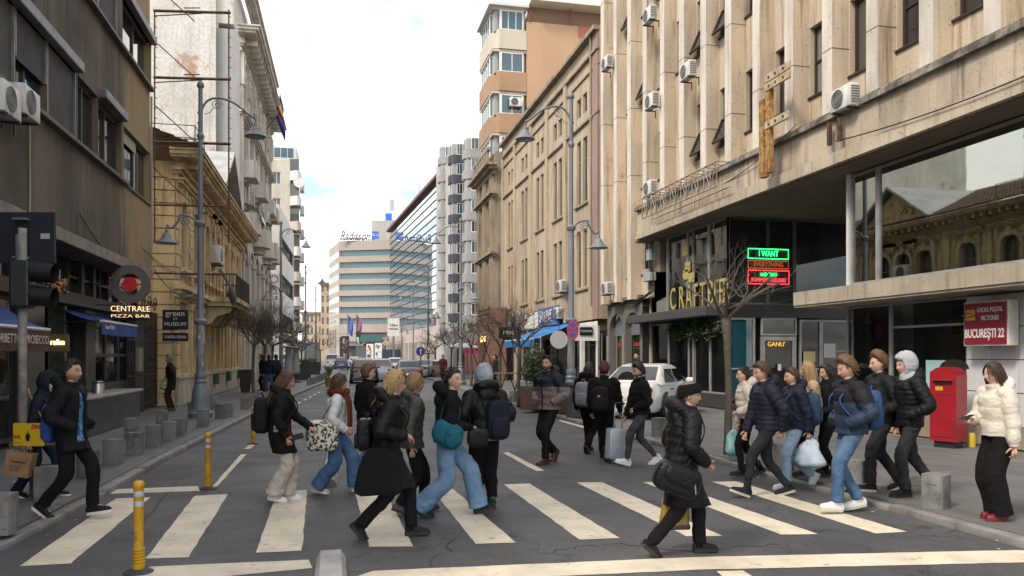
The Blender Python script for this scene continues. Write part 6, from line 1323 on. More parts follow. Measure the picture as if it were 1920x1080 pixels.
pp = empty('palm_planter', tuple(cam2w((617-960)/F*42, 42, PZ)), 0, 'yellow pot with a spiky green plant by the left kerb', 'plant'); m = MB(); m.lathe([(.16, 0), (.22, .5), (.24, .52)], 14); m.build('pot', tray, pp, ang=40)
m = MB()
for k in range(60): a = k*2.4; l = rng.uniform(.4, .8); m.tube([(0, 0, .5), (.25*l*math.cos(a), .25*l*math.sin(a), .5+l*.8), (.6*l*math.cos(a), .6*l*math.sin(a), .5+l*1.0)], [.02, .016, .003], 3, cap=False)
m.build('leaves', M('palm_leaf', (.09, .13, .03), .6), pp)
for k, (px, d, lb) in enumerate(((560, 55, 'low dark hedge screen by the cafe terrace on the left'), (583, 70, 'dark cafe terrace furniture far left'))):
    e = empty('terrace_screen', tuple(cam2w((px-960)/F*d, d, PZ)), 0, lb, 'screen'); box('panel', plain('screen_dark', (.03, .03, .03)), e, -.8, .8, -.1, .1, 0, 1.1); foliage('plants', e, (0, 0, 1.2), (.9, .3, .35), 300, leaf_m, .08)
pk = empty('pink_awning', tuple(cam2w((871-960)/F*70, 70, 0)), 0, 'bright pink shop panel behind the right bare trees', 'sign'); box('panel', M('pink_panel', (.62, .03, .22), .6), pk, -.4, 2.2, 0, .2, Zof(662, 70), Zof(645, 70)); box('fascia', blackf, pk, 1.0, 5, -.2, 0, Zof(655, 70), Zof(648, 70))
kp = empty('kiosk', tuple(cam2w((862-960)/F*72, 72, 0)), 0, 'pale shop front with glass beyond the right bare trees', 'shop'); box('wall', palew, kp, -.5, 5, .4, 6, .1, 4); box('glazing', GLB, kp, -.2, 4.6, .36, .39, .3, 2.6); box('pink_wall', M('pale_pink', (.45, .24, .24), .8), kp, .5, 2.2, .33, .359, .3, 2.2); 
for k, (px, d) in enumerate(((862, 60), (876, 62))):
    e = empty('parasol', tuple(cam2w((px-960)/F*d, d, PZ)), 0, ('white' if k == 0 else 'second white')+' open parasol on the far right pavement', 'parasol', 'white parasols'); m = MB(); m.lathe([(1.1, 2.2), (1.1, 2.3), (.05, 2.65)], 10); m.build('canopy', white_paint, e); m = MB(); m.tube([(0, 0, 0), (0, 0, 2.6)], .03, 6); m.build('pole', metal_grey, e)
# ---- overhead wires
wr = MB()
def wire(a, b, sag, r=.012): 
    a, b = Vector(a), Vector(b); m = MB(); m.tube([a.lerp(b, i/12)-Vector((0, 0, sag*4*(i/12)*(1-i/12))) for i in range(13)], r, 4); o = m.build('overhead_wire', black_paint); return o
for k, (a, b, s_) in enumerate((((-4.9, 46, 14.2), (11.3, 48, 14.6), .5), ((-4.9, 22.5, 4.6), (-4.6, 34, 5.2), .5), ((-4.95, 23.9, 4.5), (-4.9, 33, 6.0), .7), ((-4.9, 24, 4.2), (-4.7, 30, 4.0), .4), ((-4.95, 17.5, 4.6), (-4.95, 23.8, 4.25), .5), ((11.0, 17.5, 7.4), (11.3, 24, 6.9), .3), ((11.05, 8, 6.5), (11.05, 16, 6.6), .2))): tag(wire(a, b, s_, .007 if k in (0,) else .014), ['thin black wire crossing the street between pale block and tan building', 'sagging black cable from dark house to ochre house', 'upper slack cable between dark house and ochre house', 'lower loose cable near the hanging signs', 'loose cable drooping along the dark house edge strip', 'cable hanging on the far fascia', 'thin cable along the near fascia'][k], 'cable')

# ================================================================== VEHICLES
TYRE = plain('tyre', (.014, .014, .015), .8); RIM = plain('rim', (.30, .31, .32), .35, .7); LIGHT = M('headlight', (.55, .57, .6), .1, bump=0, grain=0); TAIL = M('tail_light', (.35, .01, .012), .2, bump=0, grain=0)
def carpaint(n, c): return M('car_paint_'+n, c, .3, bump=0, grain=.03, coat=.6, metal=0)
PROFILES = {   # x from the nose backwards: (x, bonnet or belt height, half width)
 'sedan': dict(L=4.4, body=[(0, .42, .62), (.12, .66, .74), (.5, .78, .82), (1.35, .9, .86), (2.2, .93, .87), (3.3, .96, .86), (4.1, .98, .8), (4.32, .92, .74), (4.4, .6, .68)], cab=[(1.2, .9), (1.95, 1.42), (2.6, 1.47), (3.2, 1.42), (3.95, .98)], wb=(.82, 3.5)),
 'hatch': dict(L=4.1, body=[(0, .42, .64), (.12, .7, .76), (.5, .84, .83), (1.2, .96, .87), (2.2, 1.0, .88), (3.3, 1.02, .87), (3.9, 1.02, .82), (4.05, .9, .78), (4.1, .5, .74)], cab=[(1.0, .96), (1.7, 1.5), (2.4, 1.56), (3.4, 1.5), (3.95, 1.02)], wb=(.8, 3.3)),
 'van': dict(L=4.9, body=[(0, .5, .7), (.1, .9, .85), (.5, 1.1, .92), (.9, 1.18, .95), (2.2, 1.2, .95), (3.6, 1.2, .95), (4.7, 1.2, .93), (4.85, 1.1, .9), (4.9, .5, .88)], cab=[(.75, 1.15), (1.5, 1.88), (2.2, 1.95), (4.4, 1.93), (4.82, 1.2)], wb=(.9, 3.9))}
def car(label, loc, rz, kind, paint, cat='car', group='cars on the street', plate=None):
    P = PROFILES[kind]; e = empty('parked_car' if kind != 'van' else 'van', loc, rz, label, cat, group); L = P['L']   # local: nose towards -y... x across
    def put(m, nm, mat, ang=35, par=None): return m.build(nm, mat, par or e, ang=ang)
    m = MB(); st_ = P['body']; rows = []
    xs = np.linspace(0, L, 34); bh = np.interp(xs, [s[0] for s in st_], [s[1] for s in st_]); hw = np.interp(xs, [s[0] for s in st_], [s[2] for s in st_])
    def sec(h, w): return [(-w*.90, .2), (-w, .34), (-w*1.0, .55), (-w*.985, h-.12), (-w*.94, h-.03), (-w*.80, h), (0, h+.015), (w*.80, h), (w*.94, h-.03), (w*.985, h-.12), (w, .55), (w, .34), (w*.90, .2)]
    vs_ = []; 
    for x, h, w in zip(xs, bh, hw): vs_ += [(a, x-L/2, z) for a, z in sec(max(h, .45), w)]
    k = 13; fs = [(i*k+j, (i+1)*k+j, (i+1)*k+j+1, i*k+j+1) for i in range(len(xs)-1) for j in range(k-1)]; fs += [tuple(range(k)), tuple(range((len(xs)-1)*k, len(xs)*k))[::-1]]
    m.add(vs_, fs); put(m, 'body', paint, 50)
    m = MB(); cb = P['cab']; n = 22; cx = np.linspace(cb[0][0], cb[-1][0], n); ch = np.interp(cx, [c[0] for c in cb], [c[1] for c in cb]); zb_ = .9 if kind != 'van' else 1.12; vs_ = []
    def tw(h): return .80-.20*(h-.95)/.5 if kind != 'van' else .90-.12*(h-1.15)/.7
    for x, h in zip(cx, ch): w = tw(h); w0 = tw(zb_)+.02; vs_ += [(-w0, x-L/2, zb_), (-w, x-L/2, h-.05), (-w*.85, x-L/2, h), (w*.85, x-L/2, h), (w, x-L/2, h-.05), (w0, x-L/2, zb_)]
    m.add(vs_, [(i*6+j, (i+1)*6+j, (i+1)*6+j+1, i*6+j+1) for i in range(n-1) for j in range(5)]); put(m, 'cabin', paint, 40)
    CG = glass('car_glass', (.012, .014, .016), ior=1.6)
    def strip(a, b, t0, t1, nm):          # windscreen panels on the sloping ends of the cabin
        (x0, h0), (x1, h1) = cb[a], cb[b]; dx, dh = x1-x0, h1-h0; nrm = Vector((0, -dh, dx)).normalized()*.012*(1 if dx*1 > 0 else -1); m = MB()
        if nrm.z < 0: nrm = -nrm
        q = []
        for t in (t0, t1):
            x, h = x0+dx*t, h0+dh*t; w = tw(h)*.86 if h > zb_ else .68
            q += [(-w, x-L/2+nrm.y, h+nrm.z), (w, x-L/2+nrm.y, h+nrm.z)]
        m.add(q, [(0, 1, 3, 2)]); put(m, nm, CG)
    strip(0, 1, .08, .93, 'windscreen'); strip(-1, -2, .10, .9, 'rear_window')
    mid = (cb[1][0]+cb[-2][0])/2
    for s_ in (-1, 1):
        for x0, x1, ha, hb in ((cb[0][0]+.42, mid-.04, 0, 1), (mid+.04, cb[-2][0]+(.35 if kind != 'van' else .2), 1, 0)):
            top = np.interp([x0+.05, x1-.05], [c[0] for c in cb], [c[1] for c in cb])-.1; zz0 = zb_+.06; m = MB(); q = []
            xt0, xt1 = (max(x0, cb[1][0]-.1), x1) if ha == 0 else (x0, min(x1, cb[-2][0]))
            tp = min(cb[1][1], cb[2][1])-.1; w0, w1 = tw(zz0)+.025, tw(tp)+.018
            m.add([(s_*w0, x0-L/2, zz0), (s_*w0, x1-L/2, zz0), (s_*w1, xt1-L/2, tp), (s_*w1, xt0-L/2, tp)], [(0, 1, 2, 3) if s_ > 0 else (3, 2, 1, 0)]); put(m, 'side_window', CG)
        for wy in P['wb']:
            w = MB(); w.lathe([(.19, -.1), (.29, -.1), (.31, -.06), (.31, .06), (.29, .1), (.19, .1)], 22); o = put(w, 'wheel', TYRE); o.rotation_euler = (0, R(90), 0); o.location = (s_*(.76 if kind != 'van' else .84), wy-L/2, .31)
            w = MB(); w.lathe([(.0, .0), (.2, .0), (.2, .02), (.05, .03)], 16); r_ = put(w, 'rim', RIM, par=o); r_.location.z = .085*s_ if s_ > 0 else -.105
            w = MB(); w.lathe([(.0, -.002), (.36, -.002), (.36, .002), (0, .002)], 22); a_ = put(w, 'wheel_arch', blackf); a_.rotation_euler = (0, R(90), 0); wq_ = np.interp(wy, [s[0] for s in st_], [s[2] for s in st_]); a_.location = (s_*(wq_+.004), wy-L/2, .36)
            o.location.x = s_*(wq_-.075)
        m = MB(); m.cbox(s_*.5-.16, s_*.5+.16, -L/2+.06, -L/2+.3, .58, .72, .03); put(m, 'headlight', LIGHT)
        m = MB(); m.cbox(s_*.56-.16, s_*.56+.16, L/2-.2, L/2-.02, .72, .86, .03); put(m, 'tail_light', TAIL)
        m = MB(); m.cbox(s_*(.95)-.1, s_*.95+.1, cb[0][0]+.35-L/2, cb[0][0]+.48-L/2, .93 if kind != 'van' else 1.2, 1.06 if kind != 'van' else 1.4, .03); put(m, 'mirror', paint if kind != 'van' else blackf)
        m = MB(); m.cbox(s_*np.interp(mid, [s[0] for s in st_], [s[2] for s in st_])-.02, s_*np.interp(mid, [s[0] for s in st_], [s[2] for s in st_])+.02, mid+.35-L/2, mid+.55-L/2, .76, .8, .008); put(m, 'door_handle', blackf)
    m = MB(); m.cbox(-.26, .26, L/2-.02, L/2+.012, .5, .62, .006); put(m, 'number_plate', white_paint)
    m = MB(); m.cbox(-.45, .45, -L/2-.01, -L/2+.06, .3, .5, .02); put(m, 'grille', blackf)
    m = MB(); m.box(-.7, .7, -L/2+.25, L/2-.3, .16, .22); put(m, 'underbody', blackf)
    return e
# the white sedan parked half on the right pavement
WC = car('white sedan parked on the right pavement behind the man with the suitcase', tuple(G(1222, 782, .0).xy)+(PZ,), R(139), 'sedan', carpaint('white', (.66, .67, .66)), group='cars on the street')
text('lettering', 'Descoperă\nBUCUREȘTI', blackf, WC, (-.885, -.1, .62), .13, (R(90), 0, R(-90)), ext=.002); text('lettering', 'Descoperă', blackf, WC, (.885, -.55, .68), .17, (R(90), 0, R(90)), ext=.002); box('text_bar', blackf, WC, .872, .886, -.85, -.25, .52, .6)
m = MB(); m.tube([(0, -.5, 1.46), (0, -.35, 1.72)], .008, 4); m.build('aerial', blackf, WC)
def far_car(px, d, label, kind, n, c, rz=math.pi, cat='car'): p = cam2w((px-960)/F*d, d, 0); car(label, tuple(p), rz-.02, kind, carpaint(n, c), cat)
far_car(682, 52, 'black hatchback in the queue just right of the median', 'hatch', 'black', (.012, .012, .014)); far_car(714, 56, 'silver car with bright rear window in the queue', 'hatch', 'silver', (.42, .45, .48)); far_car(765, 53, 'black sedan with red tail lights on the right of the queue', 'sedan', 'charcoal', (.02, .022, .026))
far_car(740, 78, 'white hatchback further up behind the black sedan', 'hatch', 'white', (.66, .67, .66)); far_car(676, 75, 'dark red hatchback behind the black hatchback in the queue', 'hatch', 'maroon', (.06, .02, .02)); far_car(670, 95, 'grey sedan further along the queue', 'sedan', 'grey', (.2, .21, .22)); far_car(664, 118, 'white hatchback at the end of the queue', 'hatch', 'white', (.66, .67, .66))
far_car(640, 100, 'dark blue hatchback in the left lane next to the white van', 'hatch', 'blue', (.025, .035, .11)); far_car(623, 112, 'white van far away in the left lane', 'van', 'white', (.66, .67, .66), cat='van'); far_car(806, 64, 'silver grey sedan parked at the right kerb behind the blue sign', 'sedan', 'grey2', (.33, .35, .37), math.pi-.5)
# ================================================================== PEOPLE
TMP = bpy.data.scenes.new('tmp')
def remesh(mb, vox, it=2, fac=.5):
    me = bpy.data.meshes.new('t'); me.from_pydata(mb.v, [], mb.f); o = bpy.data.objects.new('t', me); TMP.collection.objects.link(o)
    r = o.modifiers.new('r', 'REMESH'); r.mode = 'VOXEL'; r.voxel_size = vox
    if it: s = o.modifiers.new('s', 'SMOOTH'); s.factor = fac; s.iterations = it
    TMP.view_layers[0].update(); dg = TMP.view_layers[0].depsgraph
    out = bpy.data.meshes.new_from_object(o.evaluated_get(dg), depsgraph=dg); bpy.data.objects.remove(o); bpy.data.meshes.remove(me); return out
def co_of(me): a = np.empty(len(me.vertices)*3, 'f'); me.vertices.foreach_get('co', a); return a.reshape(-1, 3)
def no_of(me): a = np.empty(len(me.vertices)*3, 'f'); me.vertex_normals.foreach_get('vector', a); return a.reshape(-1, 3)
def set_co(me, a): me.vertices.foreach_set('co', np.ascontiguousarray(a, 'f').ravel()); me.update()
def wrinkle(P, seed, amp, freq=28, zb=1.6):
    r = np.random.RandomState(seed); out = np.zeros(len(P)); W = P.copy()
    for k in range(3): d = r.normal(size=3); W = W+.03*np.sin(P@(d*9)+r.rand()*6)[:, None]*r.normal(size=3)
    for k in range(7): d = r.normal(size=3)*np.array([1, 1, zb]); d /= np.linalg.norm(d); out += np.sin(W@d*freq*(.6+r.rand()*1.4)+r.rand()*6)*(.5+r.rand())
    return np.clip(out/4, -1, 1)*amp
def finish(me, name, mats, smooth=True):
    me.name = name; me.materials.clear()
    for m in (mats if isinstance(mats, (list, tuple)) else [mats]): me.materials.append(m)
    if smooth: me.polygons.foreach_set('use_smooth', [True]*len(me.polygons))
    me.update(); return me
def sstep(x): x = np.clip(x, 0, 1); return x*x*(3-2*x)
# ---- head: a sculpted grid of points, x forwards
def head_grid(fem=0, nl=48, nt=34):
    a = np.linspace(-math.pi, math.pi, nl+1)[:-1]; lon = a-.6*np.sin(a); lat = np.linspace(-math.pi/2, math.pi/2, nt)
    LO, LA_ = np.meshgrid(lon, lat); dx, dy, dz = np.cos(LA_)*np.cos(LO), np.cos(LA_)*np.sin(LO), np.sin(LA_)
    X = np.where(dx > 0, .097, .104)*dx; Y = (.076-.003*fem)*dy; Z = .122*dz; t = np.clip(-Z/.122, 0, 1)
    Y = Y*(1-(.28+.08*fem)*t**1.5); X = np.where(dx < 0, X*(1-.4*t), X*(1-.10*t**2)); Y = Y*(1-.08*np.clip(dx, 0, 1)**2)
    f = (dx > 0); ay = np.abs(Y); G_ = lambda u, w: np.exp(-(u/w)**2)
    N = np.where(Z > -.03, np.clip((.032-Z)/.062, 0, 1)**1.3*(Z < .032), G_(Z+.03, .009)); nw = .010+.006*np.clip((.02-Z)/.05, 0, 1)
    D = (.024-.004*fem)*G_(Y, nw)*N-.010*G_(ay-.031, .014)*G_(Z-.012, .011)+(.006-.003*fem)*G_(ay-.028, .024)*G_(Z-.036, .008)+.005*G_(ay-.043, .02)*G_(Z+.018, .022)
    D += .007*G_(Y, .021)*(G_(Z+.061, .005)+.9*G_(Z+.073, .006))-.004*G_(Y, .025)*G_(Z+.067, .003)+.009*G_(Y, .026)*G_(Z+.104, .014)-.004*G_(Y, .03)*G_(Z+.087, .007)
    X = X+np.where(f, D, 0); return np.stack([X, Y, Z], -1)
HG = [head_grid(0), head_grid(1)]
def grid_faces(nt, nl): return [(j*nl+i, j*nl+(i+1) % nl, (j+1)*nl+(i+1) % nl, (j+1)*nl+i) for j in range(nt-1) for i in range(nl)]
HF = grid_faces(34, 48)
def skin_colours(P, skin, hairc, beard, fem):
    x, y, z = P.T; c = np.tile(np.array(skin), (len(P), 1)).astype(float); ay = np.abs(y)
    def mixc(w, col): nonlocal c; w = np.clip(w, 0, 1)[:, None]; c = c*(1-w)+np.array(col)*w
    g = lambda u, w: np.exp(-(u/w)**2)
    fr = x > .03
    mixc(.35*g(ay-.045, .02)*g(z+.025, .02)*fr, (skin[0]*1.05, skin[1]*.72, skin[2]*.68)); mixc(.3*g(y, .012)*g(z+.03, .014)*fr, (skin[0], skin[1]*.75, skin[2]*.7))
    if beard: mixc(beard*sstep((-.036-z)/.02+.25*(ay > .05))*(1-g(y, .018)*g(z+.067, .011))*(x > -.03), hairc); mixc(beard*.9*g(y, .026)*g(z+.05, .006)*fr, hairc)
    mixc(.85*g(y, .021)*np.maximum(g(z+.062, .0055), g(z+.073, .006))*(x > .05), (skin[0]*.78, skin[1]*.42, skin[2]*.42) if fem else (skin[0]*.8, skin[1]*.55, skin[2]*.52))
    mixc(.9*g(z-.037-.004*(ay-.03)/.03, .0055)*sstep((ay-.010)/.006)*sstep((.054-ay)/.008)*(x > .04), np.array(hairc)*.8)
    mixc(.95*g(ay-.031, .014)*g(z-.018, .0042)*(x > .05), (.03, .022, .018)); mixc(.6*g(ay-.031, .014)*g(z-.004, .004)*(x > .05), (skin[0]*.35, skin[1]*.25, skin[2]*.22)); mixc(.5*g(ay-.031, .016)*g(z-.012, .011)*(x > .04), (skin[0]*.5, skin[1]*.4, skin[2]*.38)); mixc(.6*g(ay-.008, .004)*g(z+.037, .004)*(x > .07), (skin[0]*.3, skin[1]*.2, skin[2]*.2))  # lash lines; shade in sockets, under brows and in nostrils put into skin colour
    return c
skin_mat, t_, b_ = mk('skin'); at = nd(t_, 'ShaderNodeAttribute', attribute_name='Col'); t_.links.new(at.outputs['Color'], b_.inputs['Base Color']); b_.inputs['Roughness'].default_value = .52; b_.inputs['Specular IOR Level'].default_value = .35
def hairmat(n, c): return M('hair_'+n, c, .5, tuple(v*.55 for v in c), 60, .35, .7, grain=.25, gscale=160, bump=.35, obj=True, spec=.4)
def cloth(n, c, rough=.85, c2=None, sc=14, sheen=.15, grain=.12, bump=.25, gs=260, fold=.30):
    if 'cloth_'+n in MC: return MC['cloth_'+n]
    m = M('cloth_'+n, c, rough, c2 or tuple(v*.75 for v in c), sc, .4, .65, grain=grain, gscale=gs, bump=bump, obj=True, spec=.17); t = m.node_tree; L = t.links.new; b = t.nodes['Principled BSDF']
    n1 = nd(t, 'ShaderNodeTexNoise', Scale=7.5, Detail=2.0, Roughness=.42, Distortion=1.3); mp = nd(t, 'ShaderNodeMapping'); mp.inputs['Scale'].default_value = (1, 1, 1.7); L(nd(t, 'ShaderNodeTexCoord').outputs['Object'], mp.inputs[0]); L(mp.outputs[0], n1.inputs['Vector'])
    rd = nd(t, 'ShaderNodeMath', operation='PINGPONG'); rd.inputs[1].default_value = .16; L(n1.outputs['Fac'], rd.inputs[0])
    bp = nd(t, 'ShaderNodeBump', Strength=fold, Distance=.09); L(rd.outputs[0], bp.inputs['Height'])
    if b.inputs['Normal'].links: L(bp.outputs[0], b.inputs['Normal'].links[0].from_node.inputs['Normal'])
    else: L(bp.outputs[0], b.inputs['Normal'])
    return m
def shell(parent, name, mat, hg, wgt, thick, inner=.002, noise_=0, seed=0, scale=1.0, T=None):
    P = hg.reshape(-1, 3); nl = 48; w = wgt.ravel(); r = np.random.RandomState(seed); n = P/np.linalg.norm(P*np.array([1, 1.2, .8]), axis=1)[:, None]
    tk = thick if np.isscalar(thick) else thick.ravel(); o = P+n*(inner+(tk*w+noise_*wrinkle(P*1.0, seed, 1, 90)*w))[:, None]; i_ = P+n*(inner*.4)
    keep = [f for f in HF if min(w[list(f)]) > .02]; used = sorted({k for f in keep for k in f}); mp = {k: q for q, k in enumerate(used)}; n_ = len(used)
    V = np.concatenate([o[used], i_[used]])*scale; fs = [tuple(mp[k] for k in f) for f in keep]; ed = {}
    for f in fs:
        for a, b in zip(f, f[1:]+f[:1]): ed[(a, b)] = 1
    fs2 = list(fs)+[(b, a, a+n_, b+n_) for (a, b) in ed if (b, a) not in ed]
    m = MB(); m.T = T; m.add([Vector(v) for v in V], fs2); return m.build(name, mat, parent, smooth=True)
def hairline(P, xs=(-.11, -.03, 0, .03, .055, .1), zs=(-.08, -.068, .012, .034, .074, .088)): return np.interp(P[..., 0], xs, zs)
def locks(parent, mat, hg, n, L, seed, T, comb, width=.006, zmin=-.08, spread=.02, name='hair_strands', front=True, wind=(0, 0, 0)):
    r = random.Random(seed); P = hg.reshape(-1, 3); m = MB(); m.T = T; cand = [p for p in P if p[2] > hairline(p)+.004 and p[2] > zmin]
    for _ in range(n):
        p = Vector(r.choice(cand)); p = p+Vector((r.gauss(0, .006), r.gauss(0, .006), r.gauss(0, .006))); nr = Vector((p.x, p.y*1.4, p.z*.7)).normalized(); pts = [p+nr*.006]; LL = L*r.uniform(.6, 1.1); K = 6
        lg = L > .1; v = nr*(.12 if lg else .4)+Vector(comb(p)); wv_ = Vector(wind)*min(1, .4+r.random())
        for k in range(K):
            v = (v+Vector((0, 0, -.75*lg))+wv_*(k/K)*2+Vector((r.gauss(0, spread*6), r.gauss(0, spread*6), r.gauss(0, spread*4)))*(.22 if lg else .5)).normalized(); q = pts[-1]+v*LL/K
            e = (q.x/.112)**2+(q.y/.09)**2+(q.z/.132)**2
            if e < 1.0: q = q*(1.01/math.sqrt(e))
            pts.append(q)
        m.tube(pts, [width*(1-.75*(k/K)**2) for k in range(K+1)], 4, cap=False, ell=.6)
    o = m.build(name, mat, parent, smooth=True); o['kind'] = 'stuff'; return o
def superq(m, c, rad, e=.45, n=20, k=14, Rm=None):
    vs_ = []; sg = lambda v, p: math.copysign(abs(v)**p, v)
    for j in range(k+1):
        la = -math.pi/2+math.pi*j/k
        for i in range(n):
            lo = 2*math.pi*i/n; v = Vector((rad[0]*sg(math.cos(la), e)*sg(math.cos(lo), e), rad[1]*sg(math.cos(la), e)*sg(math.sin(lo), e), rad[2]*sg(math.sin(la), e)))
            if Rm: v = Rm @ v
            vs_.append(Vector(c)+v)
    return m.add(vs_, [(j*n+i, j*n+(i+1) % n, (j+1)*n+(i+1) % n, (j+1)*n+i) for j in range(k) for i in range(n)])
def hand_mb(m, wrist, d, pn, side, curl=.5, s=1.0):       # palm, four fingers of different length, thumb from the side of the palm
    d = Vector(d).normalized(); pn = Vector(pn); pn = (pn-d*pn.dot(d)).normalized(); sd = d.cross(pn)*side; w = Vector(wrist)
    P = lambda a, b, c: w+(d*a+sd*b+pn*c)*s
    m.tube([P(-.05, 0, 0), P(0, 0, 0), P(.03, 0, 0), P(.06, 0, 0), P(.085, 0, 0), P(.095, 0, 0)], [.027*s, .026*s, .034*s, .040*s, .038*s, .03*s], 10, ell=.5)
    for b, L, rr in ((-.028, .062, .0075), (-.009, .075, .0085), (.010, .080, .0085), (.028, .070, .0082)):
        a = P(.085, b, 0); pts = [P(.06, b*.9, 0), a]; ang = 0
        for k, f in enumerate((.42, .32, .26)): ang += curl*(.55+.35*k); pts.append(pts[-1]+(d*math.cos(ang)+pn*math.sin(ang)+sd*b*.9)*L*f*s)
        m.tube(pts, [rr*s*1.05, rr*s*1.05, rr*s, rr*s*.92, rr*s*.7], 7)
    pts = [P(.015, .02, .004), P(.035, .045, .012)]; t = (d*.7+sd*.6+pn*.35).normalized(); pts.append(pts[-1]+t*.034*s); t = (d*.85+sd*.15+pn*(.35+curl*.5)).normalized(); pts.append(pts[-1]+t*.028*s); m.tube(pts, [.014*s, .0125*s, .0105*s, .008*s], 7)
def ik(a, b, l1, l2, pole):
    a, b = Vector(a), Vector(b); d = b-a; L = d.length
    if L > .998*(l1+l2): b = a+d*(.998*(l1+l2)/L); d = b-a; L = d.length
    u = d.normalized(); x = (l1*l1-l2*l2+L*L)/(2*L); h = math.sqrt(max(0, l1*l1-x*x)); p = Vector(pole); p = (p-u*p.dot(u)).normalized(); return a+u*x+p*h, b
PEOPLE = {}
WALK = ((.33, -14), (-.36, 42))
def person(key, label, px, py, h, ang, legs=WALK, arms=(.6, -.6), top=None, pants=None, shoes=None, head=None, lean=3, z0=0.0, fem=0, vox=.0125, group='pedestrians', at=None, low=False):
    s = h/1.75; root = Matrix.Translation(at if at else G(px, py, z0)) @ Matrix.Rotation(R(ang)-TH, 4, 'Z'); hd = dict(hair='short', col=(.03, .02, .014), yaw=0, pitch=0, beard=0, skin=(.52, .33, .235), hat=None); hd.update(head or {})
    top = dict(dict(mat=None, hem=-.10, quilt=0, bulk=1.0, hood=None, wr=.006, collar=1, cuff=1.0), **(top or {})); pants = dict(dict(mat=None, shape='straight'), **(pants or {})); shoes = dict(dict(kind='sneaker', mat=None, sole=None), **(shoes or {}))
    seed = sum(map(ord, key)); hw_ = (.085 if fem else .09)*s
    # feet
    feet = []
    for (x, p, *rest) in legs:
        lift = rest[0] if rest else 0; x *= s; pr = R(p); c, sn = math.cos(pr), math.sin(pr)
        if p >= 0: ax, az = x+.11*s+(-.11*c+.085*sn)*s, (.11*sn+.085*c)*s
        else: ax, az = x-.05*s+(.05*c-.085*abs(sn))*s, (.05*abs(sn)+.085*c)*s
        feet.append((ax, az+lift, pr))
    LL = .872*s; pz = min(math.sqrt(max(.3*s*s, LL*LL-ax*ax))+az for ax, az, _ in feet); pz = min(pz, .955*s)
    lr = R(lean); up = Vector((math.sin(lr), 0, math.cos(lr))); Pv = Vector((0, 0, pz)); sp_ = lambda t: Pv+up*t*s
    N = sp_(.50); sw = (.165 if fem else .185)*s*(1 if top['bulk'] < 1.1 else 1.04); hips, knees, anks = [], [], []
    for (ax, az, _), sd in zip(feet, (1, -1)):
        hp = Pv+Vector((0, sd*hw_, -.02*s)); k, a = ik(hp, (ax, sd*hw_*.85, az), .44*s, .435*s, (1, sd*.12, 0)); hips.append(hp); knees.append(k); anks.append(a)
    shs, els, wrs, pocket = [], [], [], []
    tw_ = .0
    for v, sd in zip(arms, (1, -1)):
        S = N+Vector((0, sd*sw, -.065*s)); S += Vector((.03*sd*(feet[1][0]-feet[0][0]), 0, 0))
        pocket.append(v == 'pocket')
        if v == 'pocket': tgt = Vector((.13*s, sd*.20*s, pz+.06*s)); pole = (-1, sd*.9, -.1)
        elif isinstance(v, (int, float)): tgt = S+Vector((math.sin(v*.5)*.52*s, sd*.06*s, -math.cos(v*.5)*.53*s)); pole = (-1, sd*.2, 0)
        else: tgt = Vector((v[0]*s, sd*v[1]*s, v[2]*s)); pole = (-.6, sd*.7, -.6)
        e, w = ik(S, tgt, .29*s, .26*s, pole); shs.append(S); els.append(e); wrs.append(w)
    # head frame
    hy, hp_ = R(hd['yaw']), R(hd['pitch']); Hc = N+up*.165*s+Vector((.025*s, 0, 0)); HT_ = Matrix.Translation(Hc) @ Matrix.Rotation(hy, 4, 'Z') @ Matrix.Rotation(hp_, 4, 'Y') @ Matrix.Scale(s*1.0, 4)
    # body (one continuous mesh), then head and hands on it
    b = MB(); 
    for i in (0, 1):
        b.tube(smooth_path([hips[i]+Vector((0, 0, .05*s)), hips[i], hips[i].lerp(knees[i], .5), knees[i], knees[i].lerp(anks[i], .35), anks[i]], 3), [r_*s for r_ in np.interp(np.linspace(0, 1, 16), [0, .2, .5, .62, .75, 1], [.075, .08, .055, .05, .052, .034])], 10); f_ = feet[i]
        b.tube([anks[i]+Vector((-.04*s, 0, -.03*s)), anks[i]+Vector((.13*s*math.cos(f_[2]), 0, -.05*s-.1*s*math.sin(f_[2])))], [.035*s, .028*s], 8)
        b.tube(smooth_path([shs[i]*.8+N*.2, shs[i], els[i], wrs[i]], 4), [r_*s for r_ in np.interp(np.linspace(0, 1, 13), [0, .33, .66, .8, 1], [.05, .052, .042, .04, .028])], 9)
    vs_ = []; K = 14
    prof_ = [(-.07, .08, .12), (0, .105, .15), (.14, .095, .135), (.30, .11, .155), (.42, .095, .15), (.47, .07, .10), (.50, .055, .06), (.56, .052, .054), (.62, .05, .052)]
    for t, a, w in prof_: c = sp_(t)+Vector((.02*s*(t > .5), 0, 0)); vs_ += [c+Vector((a*s*math.cos(2*math.pi*j/K), w*s*math.sin(2*math.pi*j/K), 0)) for j in range(K)]
    b.add(vs_, [(i*K+j, i*K+(j+1) % K, (i+1)*K+(j+1) % K, (i+1)*K+j) for i in range(len(prof_)-1) for j in range(K)]+[tuple(range(K))[::-1], tuple(range((len(prof_)-1)*K, len(prof_)*K))])
    bm_ = remesh(b, .02*s, 3); V = [co_of(bm_)]; Fc = [[tuple(p.vertices) for p in bm_.polygons]]; bpy.data.meshes.remove(bm_); sk = np.array(hd['skin']); Cc = [np.tile(sk, (len(V[0]), 1))]
    hg = HG[fem]; P = hg.reshape(-1, 3); Tm = np.array(HT_); V.append(P@Tm[:3, :3].T+Tm[:3, 3]); Fc.append(HF); Cc.append(skin_colours(P, hd['skin'], hd['col'], hd['beard'], fem))
    em = MB(); em.T = HT_
    for sd in (1, -1): em.ball((-.004, sd*.0745, -.006), (.018, .008, .031), 9, 7)
